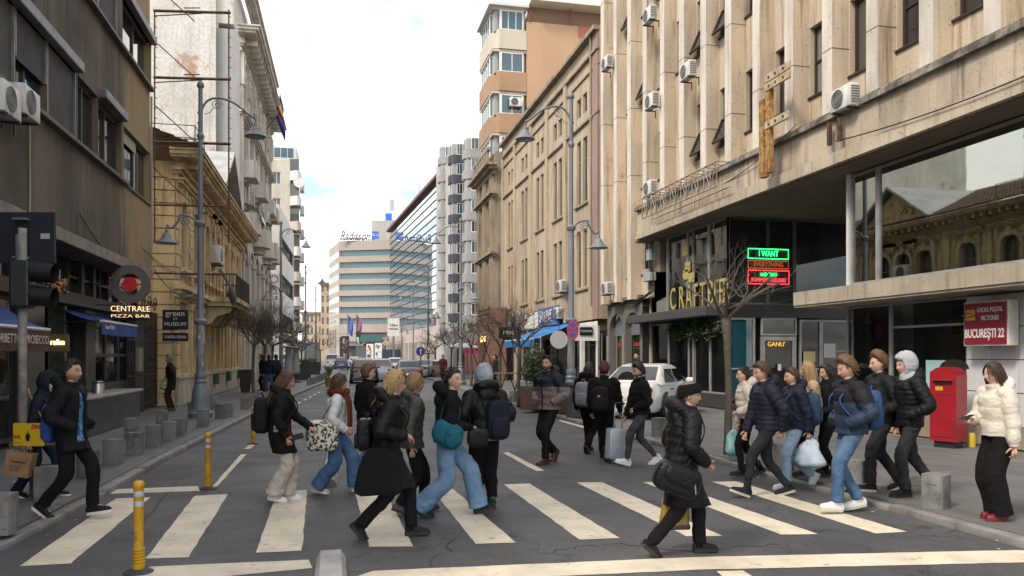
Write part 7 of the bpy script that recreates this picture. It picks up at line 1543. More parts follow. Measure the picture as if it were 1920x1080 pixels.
    V.append(np.array(em.v)); Fc.append(em.f); Cc.append(np.tile(sk*np.array([1, .88, .85]), (len(em.v), 1)))
    hands = []
    for i, sd in ((0, 1), (1, -1)):
        if pocket[i]: hands.append(None); continue
        d = (wrs[i]-els[i]).normalized(); d = (d+Vector((0, 0, -.25))).normalized() if isinstance(arms[i], (int, float)) else d; pn = Vector((0, -sd, 0)) if abs(d.z) > .6 else Vector((0, -sd*.4, -1)); hm = MB(); cu = hd.get('curl', .75); hand_mb(hm, wrs[i], d, pn, -1 if sd*1 > 0 else 1, cu, s)
        me = remesh(hm, .0055, 1); V.append(co_of(me)); Fc.append([tuple(p.vertices) for p in me.polygons]); Cc.append(np.tile(sk*np.array([1, .9, .86]), (len(me.vertices), 1))); bpy.data.meshes.remove(me); hands.append((wrs[i]+d*.09*s, d))
    off = 0; faces = []
    for v, f in zip(V, Fc): faces += [tuple(off+k for k in q) for q in f]; off += len(v)
    me = bpy.data.meshes.new('person'); me.from_pydata(np.concatenate(V).tolist(), [], faces); ca = me.color_attributes.new('Col', 'FLOAT_COLOR', 'POINT'); cc = np.concatenate(Cc); ca.data.foreach_set('color', np.concatenate([cc, np.ones((len(cc), 1))], 1).astype('f').ravel()); finish(me, 'person', skin_mat)
    o = bpy.data.objects.new('person', me); link(o); o.matrix_world = root; tag(o, label, 'person', group)
    for sd in (1, -1):
        m = MB(); m.T = HT_; m.ball((.0700, sd*.031, .0125), (.0098, .0125, .0082), 9, 7); m.mi = 1; m.ball((.0768, sd*.031, .0125), (.0036, .0062, .0060), 8, 5); m.build('eye', [plain('eye_white', (.26, .24, .23), .4), plain('eye_iris', (.02, .012, .01), .15)], o, smooth=True)
    # trousers or skirt
    if pants['mat']:
        m = MB(); R_ = dict(straight=(.098, .078, .066, .070), wide=(.105, .102, .105, .115), slim=(.092, .07, .054, .048), flare=(.098, .08, .085, .105), baggy=(.105, .095, .085, .062))[pants['shape']]
        for i in (0, 1):
            an = anks[i].lerp(knees[i], .04 if pants['shape'] != 'wide' else -.03); path = smooth_path([hips[i]+Vector((0, 0, .10*s)), hips[i], hips[i].lerp(knees[i], .5), knees[i], knees[i].lerp(an, .5), an], 6)
            n = len(path); q = np.linspace(0, 1, n); rr = np.interp(q, [0, .2, .6, .8, 1], [R_[0]*.9, R_[0], R_[1], R_[2], R_[3]])+.002*np.sin(q*70+seed+i)*sstep((q-.55)/.3)
            m.tube(path, [r_*s*pants.get('k', 1) for r_ in rr], 16)
        superq(m, Pv+Vector((0, 0, .03*s)), (.115*s, .165*s, .13*s), .8, 18, 10); me = remesh(m, vox*1.0, 2); c = co_of(me); nn = no_of(me)
        set_co(me, c+nn*(wrinkle(c, seed+3, pants.get('wr', .0065)*s, 34, 2.4))[:, None]); inst('trousers', finish(me, 'trousers', pants['mat']), (0, 0, 0), o)
    # shoes
    for i in (0, 1):
        ax, az, pr = feet[i]; T = Matrix.Translation(anks[i]) @ Matrix.Rotation(pr, 4, 'Y') @ Matrix.Scale(s*(.94 if fem else 1.02), 4); boot = shoes['kind'] == 'boot'; xs = np.linspace(-.075, .195, 15); m = MB(); m.T = T; vs_ = []; K = 12
        hh = np.interp(xs, [-.075, -.06, -.02, .03, .08, .14, .18, .195], [.06, .085, .10, .098, .07, .052, .042, .02]); ww = np.interp(xs, [-.075, -.05, 0, .06, .12, .17, .195], [.022, .034, .035, .043, .048, .040, .015])
        for x, hgt, w in zip(xs, hh, ww):
            for j in range(K): a = math.pi*j/(K-1); vs_.append((x, w*math.copysign(abs(math.cos(a))**.7, math.cos(a)), -.062+hgt*math.sin(a)**.7))
        m.add(vs_, [(p*K+j, p*K+j+1, (p+1)*K+j+1, (p+1)*K+j) for p in range(len(xs)-1) for j in range(K-1)]+[tuple(range(K)), tuple(range((len(xs)-1)*K, len(xs)*K))[::-1]])
        if boot: m.tube([(-.012, 0, -.02), (-.01, 0, .05), (-.012, 0, .13)], [.05, .048, .053], 14)
        else: m.tube([(-.012, 0, .0), (-.01, 0, .045)], [.043, .04], 12)
        sh = m.build('shoe' if not boot else 'boot', shoes['mat'], o, smooth=True); m = MB(); m.T = T; N_ = 26; out = [];  x_ = np.concatenate([np.linspace(-.08, .202, N_//2), np.linspace(.202, -.08, N_//2)])
        for q, x in enumerate(x_): w = np.interp(x, [-.08, -.06, 0, .06, .12, .175, .202], [.012, .035, .038, .046, .052, .042, .01]); out.append((x, -w if q < N_//2 else w))
        th = .030 if not boot else .038; m.prism(out, -.085, -.085+th, 'z'); m.build('sole', shoes['sole'] or shoes['mat'], sh)
        if shoes['kind'] != 'flat':
            m = MB(); m.T = T
            for q in range(5): x = .03+q*.018; zz = -.062+np.interp(x, xs, hh)+.002; m.tube([(x, -.018, zz-.006), (x, 0, zz), (x, .018, zz-.006)], .0035, 4)
            m.build('laces', shoes.get('lace') or shoes['sole'] or shoes['mat'], sh)
    # jacket: torso and sleeves grown together
    bk = top['bulk']; hem = top['hem']; qp, qa = top['quilt'], .010+.05*top['quilt'] if top['quilt'] else 0; vox = vox*.82 if qp and vox < .014 else vox; m = MB(); zs = np.arange(hem, .5251, .011); K = 30; vs_ = []
    A = np.interp(zs, [-.7, -.3, 0, .14, .30, .42, .465, .495, .525], [.14, .14, .13, .125, .137, .128, .105, .082, .07]); B = np.interp(zs, [-.7, -.3, 0, .14, .30, .42, .465, .495, .525], [.19, .185, .172, .162, .182, .178, .145, .09, .075])*(.94 if fem else 1.03)
    for z, a, w in zip(zs, A, B):
        kk = bk if z < .44 else 1+(bk-1)*.4; qb = qa*(math.sqrt(abs(math.sin(math.pi*z/qp)))-.5) if qp and z < .47 else 0; c = sp_(z) if z > 0 else Pv+Vector((0, 0, z*s)); a2 = a*kk+qb; w2 = w*kk+qb
        if z < -.02:          # the skirt of a coat follows the stride
            a2 = max(a2, .142*min(1, .9-z)) if hem < -.12 else a2; w2 = max(w2, .224 if pants['shape'] == 'wide' else .203) if hem < -.12 else w2; lx = []
            for i in (0, 1):
                zz = pz+z*s; hp, kn = hips[i], knees[i]; t = np.clip((hp.z-zz)/max(.05, hp.z-kn.z), 0, 1.15); lx.append(hp.x+(kn.x-hp.x)*t)
            sp2 = abs(lx[0]-lx[1])/2; c = Vector(((lx[0]+lx[1])/2*.8, 0, c.z)); a2 = max(a2, (a*.72*bk+sp2/s*.92)); w2 = w2*(1+top.get('flare', 0)*-z)
        for j in range(K): th = 2*math.pi*j/K; vs_.append(c+Vector((a2*s*math.cos(th), w2*s*math.sin(th), 0)))
    nz_ = len(zs); m.add(vs_, [(i*K+j, i*K+(j+1) % K, (i+1)*K+(j+1) % K, (i+1)*K+j) for i in range(nz_-1) for j in range(K)]+[tuple(range(K))[::-1], tuple(range((nz_-1)*K, nz_*K))])
    for i, sd in ((0, 1), (1, -1)):
        pth = smooth_path([N+(shs[i]-N)*.55+Vector((0, 0, -.02*s)), shs[i], shs[i].lerp(els[i], .5), els[i], els[i].lerp(wrs[i], .5), wrs[i]+(wrs[i]-els[i]).normalized()*.015*s], 7); n = len(pth); q = np.linspace(0, 1, n)
        rr = np.interp(q, [0, .2, .45, .6, .8, .95, 1], [.07, .080, .070, .066, .06, .052*top['cuff'], .046*top['cuff']])*(1+(bk-1)*1.15)*(.92 if fem else 1); Ls = .62; 
        if qp: rr = rr+qa*.9*(np.sqrt(np.abs(np.sin(math.pi*q*Ls/qp)))-.5)
        else: rr = rr+.004*np.sin(q*46+seed)*sstep((q-.3)/.2)
        m.tube(pth, [v*s for v in rr], 16)
    if top['collar']: m.tube([sp_(.485)+Vector((.0, 0, 0)), sp_(.53)+Vector((.008*s, 0, 0)), sp_(.565)+Vector((.014*s, 0, 0))], [.088*s, .083*s*top['collar'], .08*s*top['collar']], 18)
    if top['hood'] in ('down', 'fur'):
        hk = 1.25 if top['hood'] == 'fur' else 1.0
        ring = [sp_(.50)+Vector(((.085*math.cos(a)-.045)*s, .125*s*math.sin(a), (.012-.045*math.cos(a)+.03*(1-math.cos(a))*.5)*s)) for a in np.linspace(.55, 2*math.pi-.55, 17)]; m.tube(ring, [(.035+.028*math.sin(math.pi*i/16))*s*hk for i in range(17)], 10)
        superq(m, sp_(.45)+Vector((-.115*s, 0, .0)), (.055*s*hk, .12*s*hk, .095*s), .9, 14, 10)
    me = remesh(m, vox, 1 if qp else 2); c = co_of(me); nn = no_of(me); set_co(me, c+nn*wrinkle(c, seed, top['wr']*s, 26, 1.8)[:, None]); jk = inst(top.get('name', 'jacket'), finish(me, 'jacket', top['mat']), (0, 0, 0), o)
    jm = jk.data
    def paint(mat, test):
        jm.materials.append(mat); k = len(jm.materials)-1; n = len(jm.polygons); pc = np.empty(n*3, 'f'); jm.polygons.foreach_get('center', pc); pc = pc.reshape(-1, 3); mi = np.empty(n, 'i'); jm.polygons.foreach_get('material_index', mi)
        t = (pc[:, 2]-pz)/s; ax_ = pc[:, 0]-np.sin(lr)*t*s; w = test(t, np.arctan2(pc[:, 1]/1.3, ax_), np.hypot(ax_, pc[:, 1]/1.3)/s, pc); mi[w] = k; jm.polygons.foreach_set('material_index', mi)
        return w
    if top.get('yoke'): paint(top['yoke'], lambda t, th, r, pc: (t > .30) | ((t > .2) & (np.abs(pc[:, 1]) > 9)))
    if top.get('zip'): paint(top['zip'], lambda t, th, r, pc: (np.abs(th) < .07) & (r < .24) & (t < .5))
    if top.get('logo'): paint(plain('logo_white', (.6, .6, .6)), lambda t, th, r, pc: (th > top['logo'][0]) & (th < top['logo'][1]) & (t > .36) & (t < .39) & (r < .24))
    if top.get('shirt'):
        o0, o1 = top['open']; w = paint(top['shirt'], lambda t, th, r, pc: (th > o0*(.55+.9*np.clip(.45-t, 0, 1))) & (th < o1*(.55+.9*np.clip(.45-t, 0, 1))) & (r < .215) & (t > max(hem, -.1)) & (t < .46))
        c = co_of(jm); ids = sorted({v for p_ in jm.polygons if w[p_.index] for v in p_.vertices}); c[ids, 0] -= .022*s; set_co(jm, c)
    if top.get('hem_band'):
        q = MB(); zb_ = [hem-.065, hem-.03, hem+.02]; vv = [Pv+Vector((.13*1.1*s*math.cos(j*.2618), .18*1.12*s*math.sin(j*.2618), z*s)) for z in zb_ for j in range(24)]; q.add(vv, [(i*24+j, i*24+(j+1) % 24, (i+1)*24+(j+1) % 24, (i+1)*24+j) for i in (0, 1) for j in range(24)]); q.build('under_layer', top['hem_band'], jk, smooth=True)
    # hair, hats, hoods
    hc = hairmat('%d_%d_%d' % tuple(int(v*400) for v in hd['col']), hd['col']); st_ = hd['hair']; W = sstep((hg[..., 2]-hairline(hg))/(.022 if st_ in ('long', 'bob', 'windy') else .045))
    tt = dict(short=.014, crop=.006, quiff=.026, curly=.03, long=.02, bob=.03, windy=.024, bun=.010, pulled=.010).get(st_, .014); tk_ = tt*(1+.8*np.clip(hg[..., 2]/.12, 0, 1)*(st_ in ('quiff', 'curly', 'short')))*np.ones_like(W)
    if st_ != 'none':
        shell(o, 'hair', hc, hg, W, tk_, .002, tt*.18, seed, T=HT_)
        if st_ in ('short', 'quiff', 'curly', 'crop'): locks(o, hc, hg, dict(crop=60).get(st_, 230), dict(short=.035, quiff=.055, curly=.04, crop=.014)[st_], seed, HT_, (lambda p: (.9 if p.z > .05 else -.2, 0, .5 if p.z > .06 else -.5)) if st_ != 'curly' else (lambda p: (rng.gauss(0, 1), rng.gauss(0, 1), rng.gauss(.2, 1))), .0065 if st_ != 'crop' else .004, spread=.028)
        if st_ in ('long', 'bob', 'windy'):
            LH_ = hd.get('len', dict(long=.42, bob=.17, windy=.24)[st_]); locks(o, hc, hg, 260 if not low else 120, LH_, seed, HT_, (lambda p: (-.75 if p.x > .03 else -.25, .6*(1 if p.y > 0 else -1), -.5)), .0085, spread=.035 if st_ != 'windy' else .09, wind=hd.get('wind', (0, 0, 0)))
        if st_ in ('bun', 'pulled'):
            m = MB(); m.T = HT_; superq(m, (-.105, 0, .01), (.045, .045, .05), .95, 14, 10); m.build('hair_bun', hc, o, smooth=True)
            if not hd['hat']: locks(o, hc, hg, 120, .09, seed, HT_, lambda p: (-1, -.3*p.y/.08, -.1), .006, spread=.02)
    hat = hd['hat']
    if hat:
        z = hg[..., 2]; x = hg[..., 0]
        if hat[0] == 'beanie': shell(o, 'beanie', hat[1], hg, sstep((z-np.interp(x, [-.1, .1], [-.03, .048]))/.012), .016+.022*np.clip(z/.12, 0, 1)*np.clip(-x/.1+.6, 0, 1), .012, .002, seed, T=HT_)
        if hat[0] == 'headband': shell(o, 'headband', hat[1], hg, sstep((z-np.interp(x, [-.1, .1], [-.045, .035]))/.01)*sstep((np.interp(x, [-.1, .1], [.075, .118])-z)/.01), .012, .022, .002, seed, T=HT_)
        if hat[0] == 'hood': shell(o, 'hood', hat[1], hg, sstep((np.interp(z, [-.12, -.06, .05, .11], [.035, .05, .062, .16])-x)/.02), .022+.02*np.clip(-x/.1, 0, 1)+.012*np.clip(z/.1, 0, 1), .016, .005, seed, T=HT_)
        if hat[0] == 'hood': m = MB(); m.tube([sp_(.47)+Vector((-.02*s, 0, 0)), sp_(.53)+Vector((-.012*s, 0, 0)), sp_(.60)+Vector((-.004*s, 0, 0))], [.12*s, .105*s, .09*s], 18); m.build('hood_neck', hat[1], o, smooth=True)
    if hd.get('glasses'):
        m = MB(); m.T = HT_
        for sd in (1, -1): m.tube([(.102, sd*.033+.022*math.cos(a), .010+.018*math.sin(a)) for a in np.linspace(0, 6.3, 14)], .0022, 5, cap=False); m.tube([(.1, sd*.055, .014), (.06, sd*.076, .014), (.0, sd*.08, .01)], .002, 4)
        m.build('glasses', plain('glasses_dark', (.05, .02, .02), .3), o)
    if hd.get('mask'): shell(o, 'face_mask', hd['mask'], hg, sstep((.0-hg[..., 2])/.01)*sstep((hg[..., 2]+.105)/.01)*sstep((hg[..., 0]-.02)/.02), .008, .003, 0, seed, T=HT_)
    PEOPLE[key] = dict(root=root, s=s, sp=sp_, hands=hands, wr=wrs, sh=shs, el=els, pz=pz, o=o, ang=ang, N=N, kn=knees, bulk=bk); return PEOPLE[key]
def item(key, name, label, cat, loc, rz=0.0, group=None):          # something carried: its own object, placed in its carrier's frame
    p = PEOPLE[key]; w = p['root'] @ (Vector(loc)*p['s']); return empty(name, tuple(w), R(p['ang'])-TH+rz, label, cat, group)
def backpack(key, label, mat, w=.15, hgt=.22, d=.085, z=.20, x=None, pocket=None, tilt=0, straps=True, y=0, logo=None):
    p = PEOPLE[key]; x = x if x is not None else -(.13*p['bulk']+d+.0); c = Vector(p['sp'](z))/p['s']; e = item(key, 'backpack', label, 'backpack', (c.x+x, y, c.z), 0, 'backpacks'); s = p['s']
    m = MB(); superq(m, (0, 0, 0), (d*s, w*s, hgt*s), .5, 26, 18); me = m.mesh('pack_body', mat, smooth=True); c_ = co_of(me); set_co(me, c_+no_of(me)*wrinkle(c_, 5, .005)[:, None]); inst('pack_body', me, (0, 0, 0), e)
    m = MB(); superq(m, (-d*s*.85, 0, -hgt*s*.35), (d*.45*s, w*.8*s, hgt*.5*s), .5, 18, 12); m.build('pocket', pocket or mat, e, smooth=True)
    m = MB(); m.tube([(.02, -.03, hgt*s), (0, -.02, hgt*s+.045), (0, .02, hgt*s+.045), (.02, .03, hgt*s)], .008, 6); m.build('handle', mat, e)
    if logo: m = MB(); m.ball((-d*s*1.02, 0, .05), (.012, .028, .022), 8, 6); m.build('badge', logo, e)
    if straps:
        for sd in (1, -1):
            S = p['sh'][0 if sd > 0 else 1]; b_ = .13*p['bulk']*s; f = lambda v: Vector(v)-Vector((c.x+x, y, c.z))*s; top_ = p['N']; pts = [f((c.x*s-b_, sd*.07*s, c.z*s+.18*s)), f((top_.x-.03*s, sd*.10*s, top_.z+.005*s)), f((top_.x+.08*s, sd*.115*s, top_.z-.06*s)), f((top_.x+b_+.02*s, sd*.13*s, top_.z-.2*s)), f((c.x*s+.05*s, sd*.195*p['bulk']*s, c.z*s-.12*s)), f((c.x*s-b_, sd*.12*s, c.z*s-.2*s))]
            m = MB(); m.tube(smooth_path(pts, 4), .017, 6, ell=.45); m.build('strap', mat, e, smooth=True)
    return e
# ---- the people of the crossing
blk, blk2, nvy = cloth('black', (.0065, .0065, .008), .75), cloth('soft_black', (.009, .0085, .009), .95), cloth('navy', (.013, .017, .035), .6)
pufb = cloth('black_puffer', (.007, .007, .0085), .42, fold=.35); leather = cloth('black_leather', (.009, .009, .010), .32, bump=.15, fold=.16); denim = cloth('denim', (.045, .095, .19), .9, (.075, .14, .25), 5); ldenim = cloth('light_denim', (.13, .22, .36), .9, (.19, .30, .44), 5); mdenim = cloth('mid_denim', (.055, .105, .19), .9, (.10, .16, .25), 4)
whites = plain('sneaker_white', (.62, .62, .61), .5); soleb = plain('black_sole', (.012, .012, .012), .6); solew = plain('white_sole', (.6, .59, .55), .6); solec = plain('cream_sole', (.5, .46, .36), .6); shoeb = cloth('shoe_black', (.012, .012, .012), .5); brownsh = plain('brown_shoe', (.05, .022, .015), .4)
BL, BR, DK = (.42, .28, .12), (.09, .045, .022), (.018, .012, .009); pale_s, tan_s, olive_s = (.48, .305, .225), (.40, .24, .16), (.36, .22, .145)
blackS = dict(kind='sneaker', mat=shoeb, sole=solew); bootS = dict(kind='boot', mat=shoeb, sole=soleb, lace=blk)
# left edge
person('hooded', 'person in dark hooded coat and face mask carrying a yellow parcel and paper bag', 72, 932, 1.5, 0, ((.22, 0), (-.30, 25)), ((.1, .2, 1.0), (.05, .28, .82)), dict(mat=cloth('dark_navy', (.010, .013, .02), .7), hem=-.06, quilt=.075, bulk=1.05, wr=.005), dict(mat=cloth('dark_blue_trousers', (.012, .018, .04)), shape='straight'), blackS, dict(hair='none', hat=('hood', cloth('dark_navy', (.010, .013, .02))), mask=cloth('mask_green', (.35, .5, .45)), pitch=8), fem=1, lean=10, z0=PZ)
person('parka_man', 'man in black parka over blue print shirt stepping off the left kerb', 132, 968, 1.7, 2, ((.22, -8), (-.34, 38)), ('pocket', 'pocket'), dict(mat=blk, hem=-.20, bulk=1.12, hood='down', wr=.009, shirt=cloth('blue_print', (.02, .06, .22), .8, (.16, .3, .42), 22), open=(-.5, .25)), dict(mat=blk2, shape='straight'), blackS, dict(hair='short', col=(.03, .02, .014), beard=.45, skin=tan_s, yaw=-12), lean=0, z0=.04)
# centre-left group
person('cargo_woman', 'woman in black parka and beige cargo trousers looking down at her hand', 524, 940, 1.6, 8, ((.10, 0), (-.08, 12)), ((.38, .1, .98), (.12, .24, .88)), dict(mat=blk, hem=-.30, bulk=1.14, hood='down', wr=.009, shirt=cloth('red_top', (.30, .008, .012)), open=(-.45, .2)), dict(mat=cloth('beige_cargo', (.46, .42, .37), .9, (.38, .34, .30), 6), shape='wide', wr=.012), dict(kind='sneaker', mat=whites, sole=whites), dict(hair='long', col=(.10, .05, .03), len=.40, pitch=22, skin=tan_s, yaw=-10), fem=1, lean=6)
person('scarf_woman', 'woman in white jacket and rust scarf with wide blue jeans walking right', 628, 924, 1.56, 4, ((.30, -12), (-.26, 12)), (.3, (.18, .2, .93)), dict(mat=cloth('white_jacket', (.58, .58, .58), .7, (.48, .48, .49), 7), hem=-.03, bulk=1.12, wr=.009, collar=1.1), dict(mat=denim, shape='wide'), dict(kind='sneaker', mat=plain('trainer_silver', (.42, .40, .36)), sole=solew, lace=soleb), dict(hair='bob', col=(.07, .035, .02), len=.2, wind=(-.5, 0, .1), yaw=0, skin=tan_s), fem=1, lean=4)
person('short_hair_woman', 'woman with short brown hair in a long black coat and jeans, seen from behind', 686, 880, 1.64, 48, ((.22, 0), (-.22, 20)), (.3, -.2), dict(mat=blk2, hem=-.26, bulk=1.06, wr=.006), dict(mat=denim, shape='straight'), dict(kind='flat', mat=plain('maroon_shoe', (.06, .015, .02)), sole=soleb), dict(hair='curly', col=(.13, .062, .03), yaw=-25, skin=pale_s), fem=1)
person('blonde_woman', 'blonde woman in long black puffer coat and lace-up boots striding right', 724, 1008, 1.66, 2, ((.26, -4), (-.36, 48)), ((.16, .18, 1.05), (.20, .19, 1.06)), dict(mat=pufb, hem=-.40, quilt=.11, bulk=1.16, hood='down', wr=.008, name='coat'), dict(mat=blk, shape='straight'), bootS, dict(hair='windy', col=BL, len=.26, wind=(-.25, -.1, .15), glasses=1, skin=(.46,.265,.205), yaw=-8, pitch=4), fem=1, lean=6)
person('olive_woman', 'person in olive grey puffer jacket half hidden behind the blonde woman', 770, 962, 1.58, 20, ((.2, -4), (-.2, 20)), (.3, -.3), dict(mat=cloth('olive_puffer', (.06, .062, .055), .4, (.045, .047, .042)), hem=-.12, quilt=.10, bulk=1.14, hood='down'), dict(mat=blk2, shape='straight'), dict(kind='flat', mat=brownsh, sole=soleb), dict(hair='bob', col=(.26, .15, .06), len=.14, skin=pale_s), fem=1)
person('teal_bag_woman', 'woman in short black jacket and light blue jeans striding with a teal bag', 836, 967, 1.70, 4, ((.40, -16), (-.32, 14)), ((.2, .16, 1.0), (.26, .12, 1.02)), dict(mat=cloth('black_fleece', (.009, .009, .010), 1.0, bump=.8, gs=120), hem=-.04, bulk=1.14, hood='fur', wr=.010), dict(mat=ldenim, shape='wide'), bootS, dict(hair='pulled', col=DK, yaw=-42, skin=(.47,.29,.22)), fem=1, lean=6)
person('grey_hood_man', 'man in black leather jacket with grey hood up, seen from behind', 910, 948, 1.64, 112, ((.05, 0), (-.04, 0)), ('pocket', 'pocket'), dict(mat=leather, hem=-.06, bulk=1.16, hood='down', wr=.009, hem_band=cloth('grey_hoodie', (.33, .34, .38))), dict(mat=blk2, shape='baggy', wr=.010), dict(kind='sneaker', mat=plain('green_sneaker', (.02, .10, .05)), sole=plain('gum_sole', (.4, .36, .28))), dict(hair='none', hat=('hood', cloth('grey_hoodie', (.40, .41, .46), .95, (.34, .35, .39), 9)), pitch=8))
# centre-right group
person('pattern_man', 'bearded man in brown grey patterned puffer jacket walking towards the left', 1030, 868, 1.78, 222, ((.16, 0), (-.30, 55, .02)), ('pocket', 'pocket'), dict(mat=cloth('monogram', (.115, .085, .08), .6, (.22, .18, .165), 38, bump=.2), hem=-.07, quilt=.115, bulk=1.18, hood='down', yoke=cloth('navy_yoke', (.016, .018, .028), .6), zip=blk), dict(mat=blk, shape='straight'), dict(kind='flat', mat=brownsh, sole=brownsh), dict(hair='short', col=DK, beard=.85, yaw=20, skin=tan_s), vox=.0115)
person('grey_pack_man', 'man in black jacket walking away with a grey backpack', 1102, 848, 1.66, 62, ((.22, 0), (-.34, 55)), (.2, -.3), dict(mat=blk, hem=-.08, bulk=1.1, hood='down'), dict(mat=blk2, shape='straight'), dict(kind='sneaker', mat=shoeb, sole=soleb), dict(hair='short', col=(.03, .022, .016), skin=tan_s))
person('beanie_man', 'man in maroon beanie and black jacket with black backpack seen from behind', 1132, 862, 1.67, 68, ((.20, 0), (-.16, 18)), (.3, (.26, .24, .86)), dict(mat=blk2, hem=-.10, bulk=1.16, wr=.009), dict(mat=blk2, shape='straight'), dict(kind='boot', mat=shoeb, sole=soleb, lace=tan), dict(hair='crop', hat=('beanie', cloth('maroon_knit', (.13, .04, .06), 1.0, (.09, .028, .042), 40, bump=.9, gs=150)), col=DK, skin=tan_s))
person('suitcase_man', 'bearded man in black jacket and grey jeans pulling a silver suitcase', 1203, 872, 1.67, 188, ((.30, -16), (-.34, 30)), ((.14, .10, .98), (.22, .22, .80)), dict(mat=cloth('black_teddy', (.010, .010, .011), .95, bump=.6, gs=140), hem=-.06, bulk=1.12, wr=.008, collar=1.25), dict(mat=cloth('charcoal_denim', (.03, .031, .035), .9, (.07, .072, .08), 7), shape='slim'), dict(kind='sneaker', mat=whites, sole=whites, lace=blk), dict(hair='quiff', col=DK, beard=.8, yaw=14, pitch=12, skin=tan_s))
person('car_man', 'man standing behind the white car, only head and shoulders seen', 1200, 762, 1.78, 200, ((.03, 0), (-.03, 0)), (0, 0), dict(mat=blk, hem=-.08, bulk=1.1), dict(mat=blk2), blackS, dict(hair='crop', col=DK, beard=.5, skin=tan_s, yaw=30), z0=PZ, vox=.02, at=Vector((9.6, 24.3, PZ)))
person('headband_woman', 'woman in long black quilted coat with black headband and handbag in the foreground', 1276, 1040, 1.56, 4, ((.22, -2), (-.40, 40)), ((.16, .2, .98), (.20, .21, .94)), dict(mat=pufb, hem=-.43, quilt=.085, bulk=1.24, hood='fur', wr=.008, name='coat', collar=1.3), dict(mat=blk2, shape='straight'), dict(kind='boot', mat=shoeb, sole=soleb), dict(hair='pulled', col=(.20, .11, .05), hat=('headband', cloth('black_knit', (.008, .008, .009), 1.0, bump=.8, gs=150)), skin=(.44,.265,.195), yaw=-18, pitch=4), fem=1, lean=6)
# right group
person('fur_woman', 'woman in cream fur jacket with dark hair tied back holding a teal carrier bag', 1400, 893, 1.58, 176, ((.10, -4), (-.26, 22)), ((.16, .18, 1.05), (.08, .22, .86)), dict(mat=cloth('cream_fur', (.62, .55, .47), 1.0, (.52, .45, .38), 24, bump=1.0, gs=60), hem=-.02, quilt=.13, bulk=1.18, hood='fur', wr=.010), dict(mat=blk2, shape='slim'), dict(kind='boot', mat=shoeb, sole=soleb), dict(hair='pulled', col=(.035, .018, .012), skin=pale_s, yaw=0), fem=1, z0=.02)
person('navy_youth', 'young man in navy quilted jacket and black jeans stepping onto the crossing', 1440, 930, 1.73, 184, ((.34, -20), (-.32, 14)), ((-.1, .2, .86), (.22, .18, .80)), dict(mat=cloth('navy_quilt', (.016, .016, .030), .5), hem=-.07, quilt=.062, bulk=1.1, hood='down', wr=.006, logo=(-.75, -.65)), dict(mat=cloth('black_denim', (.018, .019, .022), .9, (.03, .032, .036), 8), shape='slim'), dict(kind='sneaker', mat=cloth('navy_shoe', (.02, .022, .035)), sole=solec), dict(hair='short', col=(.075, .038, .02), skin=(.45,.275,.205), pitch=14), lean=5)
person('light_jeans_boy', 'boy in navy jacket and pale jeans carrying a white plastic bag', 1492, 916, 1.62, 182, ((.16, 0), (-.40, 60, .03)), ((-.1, .22, .85), (-.1, .26, .78)), dict(mat=nvy, hem=-.08, bulk=1.12, hood='down'), dict(mat=cloth('pale_denim', (.25, .35, .46), .9, (.32, .43, .54), 5), shape='straight'), dict(kind='sneaker', mat=plain('pale_green_shoe', (.5, .58, .58)), sole=solec), dict(hair='short', col=(.07, .038, .02), skin=pale_s, pitch=8))
person('teddy_woman', 'woman with long blonde hair in a beige teddy jacket', 1522, 892, 1.61, 172, ((.12, 0), (-.2, 15)), (.1, -.1), dict(mat=cloth('beige_teddy', (.42, .32, .20), 1.0, (.34, .25, .15), 20, bump=1.0, gs=80), hem=-.06, bulk=1.16, wr=.012), dict(mat=blk2, shape='straight'), dict(kind='boot', mat=shoeb, sole=soleb), dict(hair='long', col=(.36, .22, .10), len=.36, skin=pale_s, yaw=-10), fem=1, z0=.08)
person('dark_fur_woman', 'dark haired woman in black jacket with fur trim looking down', 1556, 893, 1.58, 190, ((.12, 0), (-.15, 12)), ((.2, .1, 1.0), (.2, .12, .98)), dict(mat=blk, hem=-.05, bulk=1.1, hood='fur'), dict(mat=blk2, shape='slim'), dict(kind='boot', mat=shoeb, sole=soleb), dict(hair='long', col=DK, len=.34, pitch=18, skin=pale_s), fem=1, z0=PZ)
person('blue_puffer_boy', 'young man in shiny blue puffer, blue jeans and white trainers', 1597, 956, 1.74, 184, ((.22, -6), (-.14, 10)), ('pocket', 'pocket'), dict(mat=cloth('petrol_puffer', (.022, .038, .065), .38), hem=-.06, quilt=.15, bulk=1.22, wr=.006, yoke=cloth('black_yoke', (.013, .013, .018), .6), logo=(-.72, -.55), collar=1.15), dict(mat=mdenim, shape='straight'), dict(kind='sneaker', mat=whites, sole=solec), dict(hair='quiff', col=(.13, .065, .028), skin=(.45,.27,.19), pitch=16), z0=.03)
person('black_jacket_youth', 'young man with curly brown hair in a black jacket, behind the blue puffer', 1655, 920, 1.73, 182, ((.20, -4), (-.3, 22)), ('pocket', -.2), dict(mat=cloth('black_shell', (.012, .013, .015), .6), hem=-.06, bulk=1.14, logo=(-.72, -.58), collar=1.1), dict(mat=cloth('black_denim', (.018, .019, .022)), shape='straight'), dict(kind='sneaker', mat=shoeb, sole=solec), dict(hair='curly', col=(.12, .06, .03), skin=pale_s, pitch=6), z0=PZ)
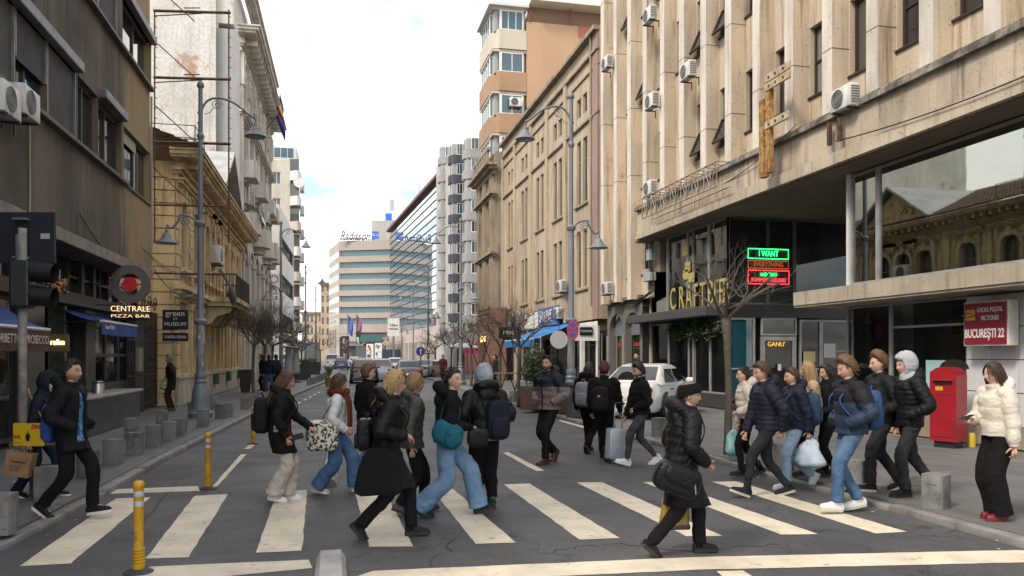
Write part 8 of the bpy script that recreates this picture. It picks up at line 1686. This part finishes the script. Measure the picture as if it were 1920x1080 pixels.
person('grey_hoodie_youth', 'young man with light grey hood up under a black quilted jacket', 1706, 930, 1.71, 184, ((.10, 0), (-.42, 42)), ('pocket', (.04, .24, .84)), dict(mat=pufb, hem=-.08, quilt=.06, bulk=1.12, hood='down', wr=.005), dict(mat=cloth('black_denim', (.018, .019, .022)), shape='straight'), dict(kind='sneaker', mat=shoeb, sole=soleb), dict(hair='short', col=(.10, .055, .03), hat=('hood', cloth('light_grey_jersey', (.36, .37, .39), .95, (.30, .31, .33), 9)), skin=pale_s, pitch=6), z0=PZ)
person('cream_puffer_woman', 'woman in cream puffer jacket and wide black trousers holding a phone, far right', 1872, 974, 1.62, 186, ((.02, 0), (-.03, 0)), ((.0, .25, .80), (.30, .06, 1.12)), dict(mat=cloth('cream_puffer', (.60, .545, .47), .5, (.52, .47, .40), 6), hem=-.02, quilt=.15, bulk=1.22, hood='down', wr=.008, collar=1.2), dict(mat=blk2, shape='wide', k=1.05), dict(kind='flat', mat=plain('dark_red_loafer', (.14, .012, .018), .4), sole=plain('dark_red_loafer', (.14, .012, .018))), dict(hair='long', col=(.04, .02, .013), len=.26, skin=pale_s, yaw=0, pitch=6), fem=1, z0=PZ)
# bystanders further off
person('old_man', 'grey bearded old man in a dark coat by the iron gate holding a bag', 321, 771, 1.70, 200, ((.05, 0), (-.04, 0)), ((.1, .16, 1.1), (.05, .24, .8)), dict(mat=cloth('brown_black_coat', (.02, .014, .012), .9), hem=-.30, bulk=1.14), dict(mat=cloth('dark_brown', (.03, .018, .014)), shape='straight'), dict(kind='flat', mat=brownsh, sole=soleb), dict(hair='short', col=(.22, .20, .18), beard=.8, skin=tan_s, pitch=8), z0=PZ, vox=.018)
for k, px, py, a, lb, c in (('far_a', 492, 734, 200, 'person in black standing behind the second bare tree', (.012, .012, .014)), ('far_b', 504, 735, 100, 'person in navy jeans with back turned near the bare trees', (.012, .014, .03)), ('far_c', 519, 731, 160, 'person in dark jacket standing right of the bare trees', (.02, .018, .018)), ('far_d', 831, 716, 240, 'person in dark red coat far off by the right kerb', (.05, .012, .02)), ('far_e', 930, 728, 200, 'person in dark clothes behind the lattice stand', (.015, .02, .02))):
    person(k, lb, px, py, 1.72, a, ((.04, 0), (-.05, 0)), (.1, -.1), dict(mat=cloth('far_'+k, c), hem=-.1, bulk=1.12), dict(mat=denim if k == 'far_b' else blk2), blackS, dict(hair='short', col=DK, skin=tan_s), z0=PZ, vox=.025, low=True)
bpy.data.scenes.remove(TMP)
# ---- what they carry and wear over their clothes
backpack('cargo_woman', 'black backpack on the woman in beige cargo trousers', cloth('pack_black', (.010, .010, .011), .8), .15, .24, .10)
backpack('blonde_woman', 'black leather backpack with silver buckles on the blonde woman', cloth('pack_leather', (.012, .012, .013), .3), .13, .17, .08, z=.14)
backpack('grey_hood_man', 'dark navy backpack hung on the grey hooded man', cloth('pack_navy', (.011, .013, .022), .7), .15, .25, .09, z=.14, x=-.19, y=-.10)
backpack('grey_pack_man', 'light grey backpack on the man walking away', cloth('pack_grey', (.24, .25, .27), .8), .15, .24, .10)
backpack('beanie_man', 'black backpack with a white and red badge on the maroon beanie man', cloth('pack_black', (.010, .010, .011)), .15, .22, .09, z=.16, logo=plain('badge_red', (.5, .1, .1)))
backpack('light_jeans_boy', 'blue backpack on the boy in pale jeans', cloth('pack_blue', (.03, .06, .11), .7), .15, .24, .10)
backpack('blue_puffer_boy', 'blue backpack on the young man in the shiny blue puffer', cloth('pack_bright_blue', (.03, .07, .17), .7), .15, .23, .08)
backpack('parka_man', 'bright blue backpack behind the man in the black parka', cloth('pack_royal', (.03, .07, .28), .7), .14, .22, .06, z=.10, straps=False)
def bag_body(e, name, mat, rad, c=(0, 0, 0), e_=.5, wr=.006, rot=None, tp=0):
    m = MB(); superq(m, c, rad, e_, 24, 16, rot); me = m.mesh(name, mat, smooth=True); q = co_of(me); q[:, :2] *= (1-tp*np.clip(q[:, 2:]/rad[2]*.5+.5, 0, 1)**1.5); set_co(me, q+no_of(me)*wrinkle(q, len(name)*7, wr, 40)[:, None]); return inst(name, me, (0, 0, 0), e)
def handle(e, mat, a, b, h, r=.008, n=9): m = MB(); m.tube(smooth_path([a, (Vector(a)*.75+Vector(b)*.25)+Vector((0, 0, h*.8)), (Vector(a)+Vector(b))/2+Vector((0, 0, h)), (Vector(a)*.25+Vector(b)*.75)+Vector((0, 0, h*.8)), b], 3), r, 6); return m.build('handle', mat, e, smooth=True)
def sling(key, e, mat, loc, r=.010):      # strap over the shoulder nearest the camera, in the bag's own frame
    p = PEOPLE[key]; s = p['s']; o_ = Vector(loc)*s; S = p['sh'][1]; pts = [Vector((.05, 0, .06)), S-o_+Vector((.09*s, -.06*s, -.12*s)), S-o_+Vector((.0, .03*s, .095*s)), S-o_+Vector((-.11*s, -.05*s, -.12*s)), Vector((-.08, 0, .06))]
    m = MB(); m.tube(smooth_path(pts, 5), r, 6, ell=.5); m.build('strap', mat, e, smooth=True)
kraft = M('kraft_paper', (.30, .175, .095), .8, (.24, .135, .07), 8, obj=True); dy = M('parcel_yellow', (.60, .40, .01), .5, bump=0, grain=.04); dr_ = plain('parcel_red', (.42, .02, .02))
e = item('hooded', 'parcel', 'flat yellow parcel with red DHL lettering under the hooded persons arm', 'parcel', (.04, -.30, .90), R(-4)); box('board', dy, e, -.20, .215, -.02, .02, -.15, .15, .006); text('lettering', 'DHL', dr_, e, (.13, -.024, .105), .075, (R(90), 0, 0), ext=.001, shear=.3, bold=.004, width=.16); text('lettering', 'DHL', dr_, e, (-.15, -.024, -.03), .06, ext=.001, shear=.3, bold=.003); box('print_line', dr_, e, -.19, -.10, -.022, -.0205, -.11, -.1); e.scale = (.88, .88, .88)
e = item('hooded', 'paper_bag', 'brown kraft paper bag with dark print hanging from the hooded persons hand', 'bag', (-.06, -.31, .50), R(6)); m = MB(); m.prism([(-.16, -.16), (.16, -.16), (.17, .17), (-.17, .17)], -.085, .085, 'y'); o = m.build('bag_body', kraft, e); box('print_block', plain('kraft_print', (.07, .035, .02)), e, -.09, .1, -.088, -.0855, .03, .055); 
for q in range(4): box('print_line', plain('kraft_print', (.07, .035, .02)), e, -.1, .08-.02*q, -.088, -.0855, -.02-q*.022, -.012-q*.022)
handle(e, kraft, (-.07, -.08, .17), (.07, -.08, .17), .1, .006); handle(e, kraft, (-.07, .08, .17), (.07, .08, .17), .1, .006); o.rotation_euler.y = 0; e.rotation_euler.y = R(10); e.scale = (.84, .84, .84)
e = item('hooded', 'shoulder_bag', 'tan leather shoulder bag at the hooded persons hip', 'bag', (.28, -.22, .86)); tanl = M('tan_leather', (.30, .13, .03), .45, (.22, .09, .02), 9, obj=True); bag_body(e, 'bag_body', tanl, (.12, .05, .10)); m = MB(); m.tube(smooth_path([(-.02, .0, .09), (-.12, -.01, .30), (-.26, .05, .50), (-.34, .16, .56)], 4), .012, 6, ell=.4); m.build('strap', tanl, e, smooth=True)
cow = M('cow_print', (.60, .56, .47), .8, (.03, .022, .018), 26, .50, .53, grain=.05, obj=True, det=3)
lc = (-.14, -.26, .86); e = item('scarf_woman', 'tote_bag', 'cow print tote bag over the white jacket womans shoulder', 'bag', lc, R(4)); bag_body(e, 'bag_body', cow, (.20, .085, .20), e_=.45); sling('scarf_woman', e, blk, lc, .009)
rs_ = cloth('rust_scarf', (.12, .03, .015), .95, (.09, .02, .01), 30, bump=.7, gs=120); p = PEOPLE['scarf_woman']; m = MB(); m.tube([p['sp'](.545)+Vector((.105*math.cos(a)+.012, .105*math.sin(a), .012*math.sin(3*a))) for a in np.linspace(0, 6.3, 20)], .045, 10); m.tube(smooth_path([p['sp'](.52)+Vector((.12, -.06, 0)), p['sp'](.40)+Vector((.17, -.08, 0)), p['sp'](.2)+Vector((.19, -.09, 0)), p['sp'](.05)+Vector((.20, -.09, 0))], 4), .05, 10, ell=.45); m.build('scarf', rs_, p['o'], smooth=True)
p = PEOPLE['cargo_woman']; e = item('cargo_woman', 'phone', 'dark phone held by the woman in beige cargo trousers', 'phone', (.26, -.22, .88)); box('screen', plain('phone_dark', (.01, .01, .012), .15), e, -.07, .07, -.005, .005, -.035, .035, .004); e.rotation_euler.y = R(-15)
lc = (-.04, -.27, .72); e = item('blonde_woman', 'tote_bag', 'large black cloth tote bag hanging low at the blonde womans side', 'bag', lc, R(3)); bag_body(e, 'bag_body', blk2, (.24, .05, .23), e_=.35, wr=.012, tp=.5); sling('blonde_woman', e, blk2, lc, .011)
lc = (.02, -.27, .95); e = item('teal_bag_woman', 'shoulder_bag', 'quilted teal nylon bag on the hip of the woman in light jeans', 'bag', lc, R(4)); bag_body(e, 'bag_body', cloth('teal_nylon', (.008, .10, .14), .5, (.006, .075, .11), 10), (.17, .085, .14), e_=.75, wr=.014, rot=Matrix.Rotation(R(28), 3, 'Y')); bag_body(e, 'pocket', cloth('teal_nylon', (.008, .10, .14)), (.10, .05, .10), (.06, -.06, -.03), .75, .008); sling('teal_bag_woman', e, cloth('teal_strap', (.01, .08, .11)), lc, .012)
e = item('teal_bag_woman', 'handbag', 'small black leather handbag held in front of the light jeans woman', 'bag', (.36, -.13, .90)); bag_body(e, 'bag_body', leather, (.12, .06, .10)); handle(e, leather, (-.07, 0, .08), (.07, 0, .08), .10)
# suitcase
p = PEOPLE['suitcase_man']; sc_ = M('suitcase_silver', (.40, .44, .47), .35, (.34, .38, .41), 5, metal=.35, obj=True, bump=.05); e = empty('suitcase', tuple(G(1157, 868)), R(12)-TH, 'silver grey ribbed cabin suitcase on wheels pulled by the bearded man', 'suitcase')
m = MB(); m.cbox(-.19, .19, -.115, .115, .05, .57, .035); m.build('shell', sc_, e, ang=40)
rib = MB(); rib.cbox(-.010, .010, -.006, .006, .075, .55, .004); rib = rib.mesh('rib', sc_)
for q in range(9): inst('rib', rib, (-.15+q*.0375, -.118, 0), e)
for q in range(4): inst('rib', rib, (-.193, -.07+q*.045, 0), e, R(90)); inst('rib', rib, (.193, -.07+q*.045, 0), e, R(90))
for x in (-.16, .16):
    for y in (-.08, .08):
        w = MB(); w.lathe([(.028, -.018), (.03, -.01), (.03, .01), (.028, .018)], 12); o = w.build('wheel', TYRE, e); o.rotation_euler.x = R(90); o.location = (x, y, .03)
        box('corner_guard', blackf, e, x-.035, x+.035, y-.04, y+.04, .04, .085, .01)
for x in (-.07, .07): m = MB(); m.tube([(x, .08, .57), (x, .08, .98)], .011, 8); m.build('handle_tube', M('alu_tube', (.5, .51, .52), .3, metal=.8, bump=0), e, smooth=True)
box('handle_grip', blackf, e, -.095, .095, .06, .10, .97, 1.0, .01); e.rotation_euler.y = R(4)
lc = (-.12, -.30, .80); e = item('headband_woman', 'shoulder_bag', 'large black leather handbag hanging at the headband womans side', 'bag', lc, R(-5)); bag_body(e, 'bag_body', leather, (.20, .09, .135), e_=.45, rot=Matrix.Rotation(R(22), 3, 'Y')); bag_body(e, 'flap', leather, (.14, .03, .075), (.02, -.08, .03), .5, .004, Matrix.Rotation(R(22), 3, 'Y')); sling('headband_woman', e, leather, lc, .012); m = MB(); m.tube([(.13, -.095, .02), (.14, -.10, -.11)], .006, 5); m.build('zip', steel, e)
e = item('headband_woman', 'carrier_bag', 'yellow and purple plastic carrier bag behind the headband womans legs', 'bag', (-.02, .16, .38)); bag_body(e, 'bag_body', M('bag_yellow', (.26, .17, .02), .35, obj=True), (.135, .055, .135), e_=.35, wr=.012, tp=.2); box('purple_band', M('bag_purple', (.06, .012, .05), .4, obj=True), e, -.138, .138, -.058, .058, -.14, -.09, .015); handle(e, M('bag_yellow', (.26, .17, .02)), (-.05, 0, .12), (.05, 0, .12), .10, .006)
film = M('bag_teal_film', (.30, .52, .46), .25, (.12, .38, .40), 6, .42, .6, obj=True, coat=.3)
e = item('fur_woman', 'carrier_bag', 'teal and white plastic carrier bag in the fur jacket womans hand', 'bag', (.14, .27, .52)); e.location = tuple(PEOPLE['fur_woman']['root'] @ (PEOPLE['fur_woman']['hands'][1][0]+Vector((.03, -.02, -.24)))); bag_body(e, 'bag_body', film, (.15, .07, .20), e_=.5, wr=.02, tp=.45); handle(e, film, (-.05, 0, .17), (.05, 0, .17), .08, .008)
lc = (-.10, .22, .93); e = item('fur_woman', 'handbag', 'black quilted handbag on a gold chain at the fur jacket womans hip', 'bag', lc); bag_body(e, 'bag_body', leather, (.11, .05, .08)); m = MB(); m.tube([(-.08, 0, .07), (-.06, 0, .3), (.0, -.02, .42)], .006, 5); m.build('chain', M('gold_chain', (.5, .33, .1), .35, metal=.8), e); box('clasp', M('gold_chain', (.5, .33, .1)), e, -.02, .02, -.06, -.045, -.05, -.02)
e = item('light_jeans_boy', 'carrier_bag', 'pale blue white plastic carrier bag hanging behind the boy in pale jeans', 'bag', (-.2, -.28, .60)); e.location = tuple(PEOPLE['light_jeans_boy']['root'] @ (PEOPLE['light_jeans_boy']['hands'][0][0]+Vector((-.03, -.04, -.22)))); bag_body(e, 'bag_body', M('bag_white_film', (.52, .60, .68), .3, (.42, .52, .62), 6, obj=True, coat=.3), (.22, .11, .20), e_=.7, wr=.03, tp=.72); handle(e, M('bag_white_film', (.52, .60, .68)), (-.05, 0, .17), (.05, 0, .17), .08, .008)
p = PEOPLE['cream_puffer_woman']; e = item('cream_puffer_woman', 'phone', 'dark phone in the cream puffer womans raised hand', 'phone', (0, 0, 0)); e.location = tuple(p['root'] @ (p['hands'][1][0]+p['hands'][1][1]*.03+Vector((0, 0, .02)))); box('screen', plain('phone_dark', (.01, .01, .012)), e, -.075, .075, -.036, .036, -.004, .004, .003); e.rotation_euler.y = R(18)
e = item('old_man', 'carrier_bag', 'green and white carrier bag held by the old man at the gate', 'bag', (.05, -.28, .55)); e.location = tuple(PEOPLE['old_man']['root'] @ (PEOPLE['old_man']['hands'][0][0]+Vector((0, 0, -.22)))); bag_body(e, 'bag_body', M('bag_green', (.16, .24, .04), .5, (.42, .42, .34), 14, .5, .55, obj=True), (.17, .06, .17), wr=.015, tp=.35); handle(e, M('bag_green', (.16, .24, .04)), (-.05, 0, .16), (.05, 0, .16), .08, .008)
